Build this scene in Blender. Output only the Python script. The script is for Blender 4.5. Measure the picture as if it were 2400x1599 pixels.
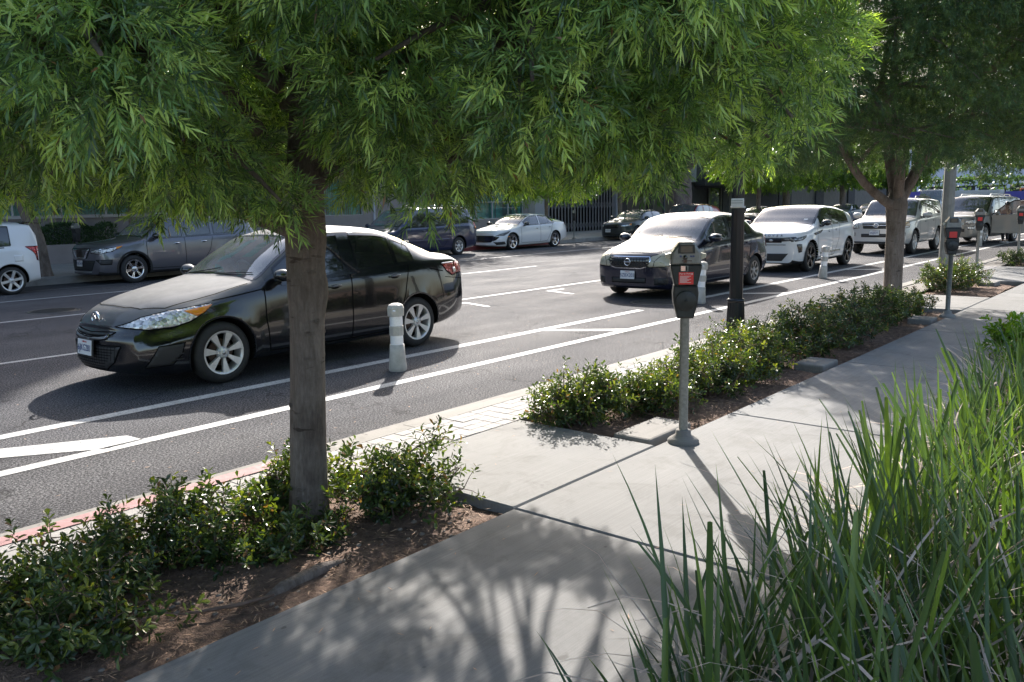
import bpy, bmesh, math, random
import numpy as np
from math import radians as R, sin, cos, pi
from mathutils import Vector, Matrix
from mathutils.bvhtree import BVHTree

for _o in list(bpy.data.objects): bpy.data.objects.remove(_o, do_unlink=True)
SC = bpy.context.scene
COL = SC.collection

# ------------------------------------------------------------------ camera
CAMH = 1.746
_pitch, _yaw, _roll = R(9.0686), R(40.1012), R(-1.0845)
_fw = Vector((cos(_yaw)*cos(_pitch), sin(_yaw)*cos(_pitch), -sin(_pitch)))
_rt = Vector((sin(_yaw), -cos(_yaw), 0)); _up = _fw.cross(_rt)*-1
_r2 = _rt*cos(_roll) + _up*sin(_roll); _u2 = _r2.cross(_fw)
_cd = bpy.data.cameras.new("camera"); CAM = bpy.data.objects.new("camera", _cd); COL.objects.link(CAM)
_cd.sensor_width = 36; _cd.lens = 36*1974.4/2400; _cd.clip_end = 2000; _cd.clip_start = 0.05
_m = Matrix((_r2, _u2, -_fw)).transposed().to_4x4(); _m.translation = Vector((0, 0, CAMH)); CAM.matrix_world = _m
SC.camera = CAM

# ------------------------------------------------------------------ light
SUN_AZ, SUN_EL = R(40.0), R(31.0)
W = bpy.data.worlds.new("World"); SC.world = W; W.use_nodes = True
_nt = W.node_tree; _bg = _nt.nodes["Background"]
_sky = _nt.nodes.new("ShaderNodeTexSky"); _sky.sky_type = 'NISHITA'; _sky.sun_disc = False
_sky.sun_elevation = SUN_EL; _sky.sun_rotation = R(90) - SUN_AZ
_sky.air_density = 1.0; _sky.dust_density = 3.0; _sky.ozone_density = 0.9
_nt.links.new(_sky.outputs[0], _bg.inputs[0]); _bg.inputs[1].default_value = 0.14
_sd = bpy.data.lights.new("sun", 'SUN'); SUN = bpy.data.objects.new("sun", _sd); COL.objects.link(SUN)
_sd.energy = 4.4; _sd.angle = R(0.53); _sd.color = (1.0, 0.95, 0.89)
SUN.rotation_euler = Vector((cos(SUN_AZ)*cos(SUN_EL), sin(SUN_AZ)*cos(SUN_EL), sin(SUN_EL))).to_track_quat('Z', 'Y').to_euler()
SC.view_settings.view_transform = 'Standard'; SC.view_settings.look = 'None'
SC.view_settings.gamma = 1.0; SC.view_settings.exposure = 1.38
SC.cycles.max_bounces = 8; SC.cycles.transparent_max_bounces = 12
SC.cycles.use_denoising = True

# ------------------------------------------------------------------ materials
MATS = {}
def nodes(name):
    m = bpy.data.materials.new(name); m.use_nodes = True
    nt = m.node_tree; b = nt.nodes["Principled BSDF"]; MATS[name] = m
    return m, nt, b
def rgba(c): return (c[0], c[1], c[2], 1)
def ramp(nt, src, stops, interp='LINEAR'):
    r = nt.nodes.new("ShaderNodeValToRGB"); r.color_ramp.interpolation = interp
    e = r.color_ramp.elements
    while len(e) < len(stops): e.new(0.5)
    for k, (p, c) in enumerate(stops): e[k].position = p; e[k].color = rgba(c) if len(c) == 3 else c
    nt.links.new(src, r.inputs[0]); return r.outputs[0]
def noise(nt, scale, detail=4, rough=0.6, vec=None, dist=0.0):
    n = nt.nodes.new("ShaderNodeTexNoise"); n.inputs["Scale"].default_value = scale
    n.inputs["Detail"].default_value = detail; n.inputs["Roughness"].default_value = rough; n.inputs["Distortion"].default_value = dist
    if vec: nt.links.new(vec, n.inputs["Vector"])
    return n.outputs[0]
def coords(nt, scale=(1, 1, 1), rot=(0, 0, 0), kind="Object"):
    t = nt.nodes.new("ShaderNodeTexCoord"); mp = nt.nodes.new("ShaderNodeMapping")
    mp.inputs["Scale"].default_value = scale; mp.inputs["Rotation"].default_value = rot
    nt.links.new(t.outputs[kind], mp.inputs[0]); return mp.outputs[0]
def bump(nt, b, src, strength=0.3, dist=0.01):
    k = nt.nodes.new("ShaderNodeBump"); k.inputs["Strength"].default_value = strength; k.inputs["Distance"].default_value = dist
    nt.links.new(src, k.inputs["Height"]); nt.links.new(k.outputs[0], b.inputs["Normal"]); return k
def mix(nt, fac, a, b, mode='MIX'):
    k = nt.nodes.new("ShaderNodeMix"); k.data_type = 'RGBA'; k.blend_type = mode
    for s, v in ((0, fac), (6, a), (7, b)):
        if isinstance(v, (int, float)): k.inputs[s].default_value = v
        elif isinstance(v, tuple): k.inputs[s].default_value = rgba(v)
        else: nt.links.new(v, k.inputs[s])
    return k.outputs[2]
def pm(name, col, rough=0.6, metal=0.0, var=0.0, scale=8, bmp=0.0, bscale=40, coat=0.0, spec=0.5, bdist=0.01):
    m, nt, b = nodes(name)
    b.inputs["Base Color"].default_value = rgba(col); b.inputs["Roughness"].default_value = rough
    b.inputs["Metallic"].default_value = metal; b.inputs["Coat Weight"].default_value = coat
    b.inputs["Specular IOR Level"].default_value = spec; b.inputs["Coat Roughness"].default_value = 0.04
    if var:
        v = coords(nt); n = noise(nt, scale, 5, 0.65, v)
        lo = tuple(c*(1-var) for c in col); hi = tuple(min(1, c*(1+var)) for c in col)
        nt.links.new(ramp(nt, n, [(0.3, lo), (0.7, hi)]), b.inputs["Base Color"])
    if bmp: bump(nt, b, noise(nt, bscale, 4, 0.6, coords(nt)), bmp, bdist)
    return m

def asphalt():
    m, nt, b = nodes("asphalt"); v = coords(nt)
    fine = noise(nt, 62, 4, 0.85, v); mid = noise(nt, 1.3, 5, 0.7, v); big = noise(nt, 0.45, 5, 0.6, coords(nt, (0.4, 1.0, 1)))
    c = ramp(nt, fine, [(0.40, (0.014, 0.014, 0.016)), (0.50, (0.060, 0.060, 0.064)), (0.60, (0.245, 0.243, 0.248))])
    c = mix(nt, 0.5, c, ramp(nt, mid, [(0.3, (0.35, 0.35, 0.36)), (0.7, (0.62, 0.61, 0.6))]), 'MULTIPLY')
    oil = ramp(nt, noise(nt, 2.2, 5, 0.7, v, 0.5), [(0.60, (1, 1, 1)), (0.72, (0.45, 0.45, 0.45))]); c = mix(nt, 0.8, c, oil, 'MULTIPLY')
    vo = nt.nodes.new("ShaderNodeTexVoronoi"); vo.feature = 'DISTANCE_TO_EDGE'; vo.inputs["Scale"].default_value = 0.33
    wv = nt.nodes.new("ShaderNodeVectorMath"); nz = nt.nodes.new("ShaderNodeTexNoise"); nz.inputs["Scale"].default_value = 2.0; nz.inputs["Detail"].default_value = 6
    nt.links.new(v, nz.inputs["Vector"]); nt.links.new(v, wv.inputs[0]); nt.links.new(nz.outputs["Color"], wv.inputs[1]); nt.links.new(wv.outputs[0], vo.inputs["Vector"])
    c = mix(nt, 0.75, c, ramp(nt, vo.outputs["Distance"], [(0.0, (0.25, 0.25, 0.25)), (0.006, (1, 1, 1))]), 'MULTIPLY')
    track = ramp(nt, noise(nt, 1.0, 3, 0.5, coords(nt, (0.05, 1.1, 1))), [(0.42, (0.82, 0.82, 0.83)), (0.58, (1.12, 1.12, 1.12))]); c = mix(nt, 0.7, c, track, 'MULTIPLY')
    c = mix(nt, 1.0, c, ramp(nt, big, [(0.3, (0.95, 0.95, 1.0)), (0.75, (1.35, 1.33, 1.3))]), 'MULTIPLY')
    nt.links.new(c, b.inputs["Base Color"])
    nt.links.new(ramp(nt, noise(nt, 0.8, 4, 0.6, coords(nt, (0.6, 1.1, 1))), [(0.3, (0.82,)*3), (0.7, (0.95,)*3)]), b.inputs["Roughness"])
    b.inputs["Specular IOR Level"].default_value = 0.10
    bump(nt, b, fine, 0.8, 0.006)
def concrete(name, base, streak=True, tint=(1, 1, 1)):
    m, nt, b = nodes(name); v = coords(nt)
    c = ramp(nt, noise(nt, 1.1, 6, 0.65, v), [(0.25, tuple(x*0.82 for x in base)), (0.75, tuple(x*1.1 for x in base))])
    st = noise(nt, 1.0, 4, 0.6, coords(nt, (0.9, 120, 1), (0, 0, R(12))))
    c = mix(nt, 0.55, c, ramp(nt, st, [(0.3, (0.72, 0.72, 0.72)), (0.7, (1.1, 1.1, 1.1))]), 'MULTIPLY')
    grit = noise(nt, 380, 2, 0.5, v)
    c = mix(nt, 0.5, c, ramp(nt, grit, [(0.35, (0.7, 0.7, 0.7)), (0.65, (1.15, 1.15, 1.15))]), 'MULTIPLY')
    spots = ramp(nt, noise(nt, 14, 2, 0.4, v), [(0.73, (1, 1, 1)), (0.77, (0.62, 0.61, 0.60))])
    stain = ramp(nt, noise(nt, 2.6, 5, 0.75, v, 0.6), [(0.5, (1, 1, 1)), (0.74, (0.66, 0.65, 0.62))])
    c = mix(nt, 1.0, c, spots, 'MULTIPLY'); c = mix(nt, 0.9, c, stain, 'MULTIPLY')
    nt.links.new(c, b.inputs["Base Color"]); b.inputs["Roughness"].default_value = 0.85; b.inputs["Specular IOR Level"].default_value = 0.3
    bump(nt, b, mix(nt, 0.5, st, grit), 0.35, 0.003)
def road_paint():
    m, nt, b = nodes("road_paint"); v = coords(nt)
    c = ramp(nt, noise(nt, 2.0, 5, 0.7, v), [(0.3, (0.38, 0.38, 0.365)), (0.7, (0.55, 0.54, 0.53))])
    w = ramp(nt, noise(nt, 45, 5, 0.85, v), [(0.40, (0.16, 0.16, 0.16)), (0.50, (1, 1, 1))])
    w2 = ramp(nt, noise(nt, 5, 5, 0.8, v), [(0.28, (0.55, 0.55, 0.55)), (0.4, (1, 1, 1))])
    c = mix(nt, 0.8, c, w, 'MULTIPLY'); c = mix(nt, 0.7, c, w2, 'MULTIPLY')
    nt.links.new(c, b.inputs["Base Color"]); b.inputs["Roughness"].default_value = 0.7
    bump(nt, b, noise(nt, 180, 3, 0.7, v), 0.3, 0.004)
def leafmat(name, c0, c1, c2, rough=0.38, trans=0.38, tcol=(1.35, 1.5, 0.35), spec=0.5):
    m, nt, b = nodes(name)
    at = nt.nodes.new("ShaderNodeAttribute"); at.attribute_name = "tint"
    col = ramp(nt, at.outputs["Fac"], [(0.0, c0), (0.55, c1), (0.96, c2), (1.0, (0.22, 0.12, 0.06))])
    nt.links.new(col, b.inputs["Base Color"]); b.inputs["Roughness"].default_value = rough; b.inputs["Specular IOR Level"].default_value = spec
    t = nt.nodes.new("ShaderNodeBsdfTranslucent"); nt.links.new(mix(nt, 1.0, col, tcol, 'MULTIPLY'), t.inputs[0])
    ms = nt.nodes.new("ShaderNodeMixShader"); ms.inputs[0].default_value = trans
    nt.links.new(b.outputs[0], ms.inputs[1]); nt.links.new(t.outputs[0], ms.inputs[2])
    nt.links.new(ms.outputs[0], nt.nodes["Material Output"].inputs[0])
def barkmat(name, a, c, d):
    m, nt, b = nodes(name); v = coords(nt, (1, 1, 0.35)); vh = coords(nt, (1, 1, 3.0))
    col = ramp(nt, noise(nt, 9, 6, 0.7, v), [(0.25, a), (0.5, c), (0.75, d)])
    col = mix(nt, 0.6, col, ramp(nt, noise(nt, 70, 4, 0.7, v), [(0.3, (0.6, 0.6, 0.6)), (0.7, (1.2, 1.2, 1.2))]), 'MULTIPLY')
    fis = noise(nt, 34, 5, 0.75, coords(nt, (1, 1, 0.13))); col = mix(nt, 0.45, col, ramp(nt, fis, [(0.40, (0.55, 0.53, 0.51)), (0.56, (1.12, 1.12, 1.12))]), 'MULTIPLY')
    blot = noise(nt, 3.2, 4, 0.6, coords(nt, (1, 1, 0.7))); col = mix(nt, 0.9, col, ramp(nt, blot, [(0.33, (0.62, 0.58, 0.55)), (0.45, (1, 1, 1)), (0.68, (1.15, 1.15, 1.17))]), 'MULTIPLY')
    lent = noise(nt, 6, 4, 0.6, coords(nt, (1, 1, 4.5)))
    col = mix(nt, 0.9, col, ramp(nt, lent, [(0.63, (1, 1, 1)), (0.68, (0.40, 0.35, 0.31))]), 'MULTIPLY')
    nt.links.new(col, b.inputs["Base Color"]); b.inputs["Roughness"].default_value = 0.85
    bump(nt, b, mix(nt, 0.35, noise(nt, 42, 6, 0.8, v), lent), 1.0, 0.03)
def paintmat(name, col, metal=0.0, rough=0.3, dust=0.3, dustc=(0.27, 0.26, 0.25), coat=1.0):
    m, nt, b = nodes(name)
    g = nt.nodes.new("ShaderNodeNewGeometry"); sx = nt.nodes.new("ShaderNodeSeparateXYZ"); nt.links.new(g.outputs["Normal"], sx.inputs[0])
    upf = ramp(nt, sx.outputs[2], [(0.45, (0, 0, 0)), (0.95, (dust,)*3)])
    n = noise(nt, 3.0, 6, 0.7, coords(nt)); f = mix(nt, 1.0, upf, ramp(nt, n, [(0.25, (0.6,)*3), (0.75, (1.25,)*3)]), 'MULTIPLY')
    n2 = ramp(nt, noise(nt, 4, 6, 0.75, coords(nt, (1, 1, 2))), [(0.4, (0,)*3), (0.9, (dust*0.08,)*3)])
    f = mix(nt, 1.0, f, n2, 'ADD')
    nt.links.new(mix(nt, f, col, dustc), b.inputs["Base Color"])
    b.inputs["Metallic"].default_value = metal; b.inputs["Coat Roughness"].default_value = 0.03
    nt.links.new(ramp(nt, f, [(0, (rough,)*3), (0.5, (0.62,)*3)]), b.inputs["Roughness"])
    nt.links.new(ramp(nt, f, [(0, (coat,)*3), (0.55, (coat*0.25,)*3)]), b.inputs["Coat Weight"])
def glassmat(name, tint, rough=0.02, refl=(1, 1, 1), dust=0.06, k=2.1):
    m, nt, b = nodes(name)
    tr = nt.nodes.new("ShaderNodeBsdfTransparent"); tr.inputs[0].default_value = rgba(tint)
    gl = nt.nodes.new("ShaderNodeBsdfGlossy"); gl.inputs["Roughness"].default_value = rough; gl.inputs[0].default_value = rgba(refl)
    fr = nt.nodes.new("ShaderNodeFresnel"); fr.inputs[0].default_value = 1.52
    ma = nt.nodes.new("ShaderNodeMath"); ma.operation = 'MULTIPLY_ADD'; ma.inputs[1].default_value = k; ma.inputs[2].default_value = 0.03
    nt.links.new(fr.outputs[0], ma.inputs[0])
    m1 = nt.nodes.new("ShaderNodeMixShader"); nt.links.new(ma.outputs[0], m1.inputs[0]); nt.links.new(tr.outputs[0], m1.inputs[1]); nt.links.new(gl.outputs[0], m1.inputs[2])
    df = nt.nodes.new("ShaderNodeBsdfDiffuse"); df.inputs[0].default_value = (0.45, 0.45, 0.43, 1)
    m2 = nt.nodes.new("ShaderNodeMixShader")
    nt.links.new(ramp(nt, noise(nt, 2.5, 6, 0.7, coords(nt)), [(0.3, (dust*0.5,)*3), (0.75, (dust*1.6,)*3)]), m2.inputs[0])
    nt.links.new(m1.outputs[0], m2.inputs[1]); nt.links.new(df.outputs[0], m2.inputs[2])
    nt.links.new(m2.outputs[0], nt.nodes["Material Output"].inputs[0])
def lampmat(name, c0, c1, scale=30):
    m, nt, b = nodes(name)
    vo = nt.nodes.new("ShaderNodeTexVoronoi"); vo.inputs["Scale"].default_value = scale; nt.links.new(coords(nt), vo.inputs["Vector"])
    nt.links.new(ramp(nt, vo.outputs["Color"], [(0.2, c0), (0.75, c1)]), b.inputs["Base Color"])
    b.inputs["Metallic"].default_value = 0.55; b.inputs["Roughness"].default_value = 0.22; b.inputs["Coat Weight"].default_value = 1.0; b.inputs["Coat Roughness"].default_value = 0.02
    bump(nt, b, vo.outputs["Distance"], 0.5, 0.02)

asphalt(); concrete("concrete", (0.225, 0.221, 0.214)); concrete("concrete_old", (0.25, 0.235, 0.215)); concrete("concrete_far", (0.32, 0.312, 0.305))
road_paint()
pm("pink_paint", (0.33, 0.17, 0.17), 0.8, var=0.25, scale=12, bmp=0.3)
pm("red_curb", (0.22, 0.05, 0.05), 0.7, var=0.35, scale=9)
pm("paver", (0.28, 0.265, 0.255), 0.85, var=0.2, scale=6, bmp=0.4, bscale=200, bdist=0.003)
pm("mortar", (0.16, 0.145, 0.13), 0.95)
pm("soil", (0.17, 0.105, 0.072), 0.95, var=0.55, scale=16, bmp=1.0, bscale=60, bdist=0.03)
pm("joint", (0.07, 0.062, 0.055), 0.95)
pm("litter", (0.42, 0.26, 0.16), 0.85, var=0.5, scale=30)
pm("stone", (0.19, 0.155, 0.125), 0.9, var=0.3, scale=40, bmp=0.4)
leafmat("podocarpus_leaf", (0.05, 0.105, 0.04), (0.22, 0.365, 0.125), (0.52, 0.68, 0.20), 0.34, 0.36, (1.5, 1.55, 0.35), 0.8)
leafmat("far_leaf", (0.05, 0.10, 0.035), (0.10, 0.19, 0.05), (0.20, 0.32, 0.05), 0.45, 0.48, (1.5, 1.5, 0.35))
leafmat("dark_leaf", (0.04, 0.08, 0.042), (0.08, 0.15, 0.068), (0.18, 0.28, 0.09), 0.36, 0.34, (1.4, 1.4, 0.4))
leafmat("shrub_leaf", (0.028, 0.050, 0.020), (0.068, 0.110, 0.032), (0.24, 0.27, 0.06), 0.30, 0.36, (1.5, 1.5, 0.3), 0.6)
leafmat("strap_leaf", (0.045, 0.078, 0.042), (0.088, 0.145, 0.050), (0.21, 0.30, 0.06), 0.36, 0.28, (1.4, 1.5, 0.3))
leafmat("lime_leaf", (0.09, 0.18, 0.02), (0.15, 0.28, 0.025), (0.27, 0.38, 0.05), 0.3, 0.4, (1.3, 1.3, 0.3))
pm("dry_blade", (0.50, 0.39, 0.31), 0.8, var=0.4, scale=6)
barkmat("bark", (0.145, 0.112, 0.092), (0.215, 0.172, 0.143), (0.27, 0.228, 0.195))
barkmat("ficus_bark", (0.14, 0.13, 0.12), (0.22, 0.20, 0.19), (0.30, 0.28, 0.27))
pm("twig", (0.14, 0.09, 0.065), 0.85, var=0.3, scale=20)
pm("tyre", (0.022, 0.021, 0.021), 0.75, var=0.3, scale=20, bmp=0.2)
pm("alloy", (0.62, 0.61, 0.60), 0.34, 0.6, var=0.12, scale=10)
pm("alloy_dirty", (0.30, 0.28, 0.27), 0.4, 0.7, var=0.25, scale=10)
pm("black_alloy", (0.020, 0.020, 0.022), 0.25, 0.4, coat=0.6)
pm("machined", (0.75, 0.75, 0.77), 0.18, 0.95)
pm("well", (0.006, 0.006, 0.006), 0.95, spec=0.1)
pm("black_plastic", (0.022, 0.022, 0.023), 0.5, var=0.2)
pm("gloss_black", (0.008, 0.008, 0.009), 0.12, coat=1.0)
pm("chrome", (0.80, 0.80, 0.82), 0.10, 1.0)
pm("dull_chrome", (0.45, 0.45, 0.46), 0.28, 0.9)
pm("rust", (0.10, 0.065, 0.05), 0.8, 0.3, var=0.4, scale=30)
pm("interior", (0.11, 0.105, 0.10), 0.8)
pm("interior_tan", (0.20, 0.18, 0.15), 0.8)
pm("dash", (0.30, 0.295, 0.27), 0.65)
pm("seam", (0.004, 0.004, 0.004), 0.9, spec=0.1)
pm("plate_white", (0.62, 0.61, 0.60), 0.5, var=0.08)
pm("plate_ink", (0.03, 0.05, 0.16), 0.6)
pm("plate_red", (0.45, 0.04, 0.04), 0.6)
pm("amber", (0.75, 0.24, 0.02), 0.2, coat=1.0)
pm("amber_pale", (0.55, 0.38, 0.22), 0.25, coat=1.0)
lampmat("lamp_clear", (0.30, 0.30, 0.31), (0.80, 0.79, 0.76)); lampmat("lamp_smoked", (0.03, 0.03, 0.035), (0.25, 0.26, 0.28))
pm("lamp_yellowed", (0.42, 0.39, 0.29), 0.35, 0.1, var=0.15, coat=0.5)
lampmat("lamp_red", (0.20, 0.005, 0.008), (0.48, 0.02, 0.02))
glassmat("glass_clear", (0.70, 0.80, 0.76), dust=0.20); glassmat("glass_tint", (0.12, 0.13, 0.14), dust=0.02); glassmat("glass_dark", (0.035, 0.037, 0.04), dust=0.015)  # clear glass: heavier dust film also stands in for bright sky reflection
glassmat("window_glass", (0.75, 0.85, 0.85), dust=0.02, k=0.8)
glassmat("glass_mid", (0.42, 0.48, 0.48), dust=0.04)
paintmat("paint_black", (0.0035, 0.0038, 0.0050), 0.0, 0.12, 0.75, (0.20, 0.197, 0.193))
paintmat("paint_navy", (0.008, 0.010, 0.026), 0.2, 0.22, 0.40, (0.14, 0.135, 0.125))
paintmat("paint_white", (0.66, 0.66, 0.655), 0.0, 0.35, 0.12, (0.5, 0.48, 0.45))
paintmat("paint_pearl", (0.48, 0.465, 0.445), 0.1, 0.35, 0.15, (0.45, 0.43, 0.4))
paintmat("paint_champagne", (0.25, 0.24, 0.225), 0.45, 0.35, 0.15)
paintmat("paint_gunmetal", (0.13, 0.13, 0.15), 0.6, 0.3, 0.15)
paintmat("paint_blue_navy", (0.012, 0.018, 0.060), 0.3, 0.3, 0.15)
paintmat("paint_charcoal", (0.022, 0.028, 0.030), 0.5, 0.3, 0.25)
paintmat("paint_red", (0.36, 0.012, 0.018), 0.0, 0.3, 0.0)
paintmat("paint_silverblue", (0.14, 0.19, 0.27), 0.5, 0.3, 0.1)
paintmat("paint_orange", (0.62, 0.16, 0.02), 0.0, 0.35, 0.1)
pm("meter_grey", (0.035, 0.036, 0.036), 0.42, 0.5, var=0.25, scale=25, bmp=0.1)
pm("meter_light", (0.20, 0.205, 0.20), 0.35, 0.5, var=0.2, scale=25)
pm("meter_black", (0.018, 0.018, 0.018), 0.4, var=0.3)
pm("galvanised", (0.23, 0.245, 0.235), 0.45, 0.5, var=0.25, scale=45, bmp=0.15, bscale=80)
pm("screen", (0.05, 0.065, 0.055), 0.15, coat=1.0)
pm("sticker_red", (0.68, 0.035, 0.03), 0.45)
pm("white_ink", (0.75, 0.74, 0.72), 0.6)
pm("cream_cap", (0.50, 0.46, 0.37), 0.5)
pm("bollard_body", (0.46, 0.43, 0.39), 0.6, var=0.22, scale=9)
pm("reflective", (0.88, 0.88, 0.90), 0.22, 0.15, var=0.08, scale=60)
pm("lamp_post_black", (0.008, 0.008, 0.009), 0.35, coat=0.25, spec=0.3)
pm("pole_grey", (0.22, 0.22, 0.20), 0.6, 0.2, var=0.2, scale=5)
pm("cast_iron", (0.075, 0.072, 0.070), 0.5, 0.6, var=0.35, scale=18)
pm("stucco", (0.32, 0.29, 0.305), 0.9, var=0.10, scale=2, bmp=0.3, bscale=90)
pm("stucco_pink", (0.30, 0.265, 0.27), 0.9, var=0.10, scale=2, bmp=0.3, bscale=90)
pm("white_wall", (0.42, 0.44, 0.50), 0.8, var=0.06, scale=1)
pm("dark_wall", (0.045, 0.046, 0.052), 0.7, var=0.3, scale=3)
pm("grey_panel", (0.30, 0.305, 0.31), 0.7, var=0.1, scale=2)
pm("shutter_grey", (0.20, 0.19, 0.18), 0.6, 0.3, var=0.15, scale=3)
pm("window_frame", (0.50, 0.50, 0.53), 0.45, 0.3)
pm("blind_teal", (0.24, 0.62, 0.58), 0.75, var=0.3, scale=6)
pm("gate_metal", (0.42, 0.42, 0.45), 0.5, 0.4)
pm("room_dark", (0.01, 0.01, 0.012), 0.9)
pm("hoarding_purple", (0.11, 0.10, 0.42), 0.6, var=0.12, scale=0.6)
pm("far_white", (0.55, 0.58, 0.68), 0.7, var=0.05)
pm("far_dark", (0.03, 0.035, 0.045), 0.4)
pm("white_sign", (0.6, 0.6, 0.58), 0.5, var=0.1)
pm("skin", (0.30, 0.17, 0.11), 0.6)
pm("cloth_dark", (0.03, 0.03, 0.035), 0.9)
pm("shoe", (0.62, 0.62, 0.64), 0.6)

# ------------------------------------------------------------------ object helpers
def props(o, label=None, cat=None, group=None, kind=None):
    if label: o['label'] = label
    if cat: o['category'] = cat
    if group: o['group'] = group
    if kind: o['kind'] = kind
    return o
def thing(name, label, cat, loc=(0, 0, 0), rotz=0.0, group=None):
    o = bpy.data.objects.new(name, None); COL.objects.link(o); o.empty_display_size = 0.2
    o.location = loc; o.rotation_euler = (0, 0, rotz); return props(o, label, cat, group)
def link(name, me, parent=None):
    o = bpy.data.objects.new(name, me); COL.objects.link(o)
    if parent is not None: o.parent = parent
    return o
def copy_tree(o, parent=None, lib={}):
    c = o.copy(); COL.objects.link(c); c.parent = parent
    for ch in [x for x in COL.objects if x.parent == o]: copy_tree(ch, c)
    return c
def mesh_np(name, V, loops, tot, mats, midx=None, parent=None, smooth=False, tint=None):
    me = bpy.data.meshes.new(name); V = np.asarray(V, dtype=np.float32)
    me.vertices.add(len(V)); me.vertices.foreach_set("co", V.ravel())
    loops = np.asarray(loops, dtype=np.int32); tot = np.asarray(tot, dtype=np.int32)
    me.loops.add(len(loops)); me.loops.foreach_set("vertex_index", loops)
    me.polygons.add(len(tot)); st = np.concatenate(([0], np.cumsum(tot)[:-1])).astype(np.int32)
    me.polygons.foreach_set("loop_start", st); me.polygons.foreach_set("loop_total", tot)
    for m in (mats if isinstance(mats, (list, tuple)) else [mats]): me.materials.append(MATS[m])
    if midx is not None: me.polygons.foreach_set("material_index", np.asarray(midx, dtype=np.int32))
    me.polygons.foreach_set("use_smooth", np.full(len(tot), smooth))
    if tint is not None:
        a = me.attributes.new("tint", 'FLOAT', 'POINT'); a.data.foreach_set("value", np.asarray(tint, dtype=np.float32))
    me.update(); me.validate()
    return link(name, me, parent)

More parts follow.
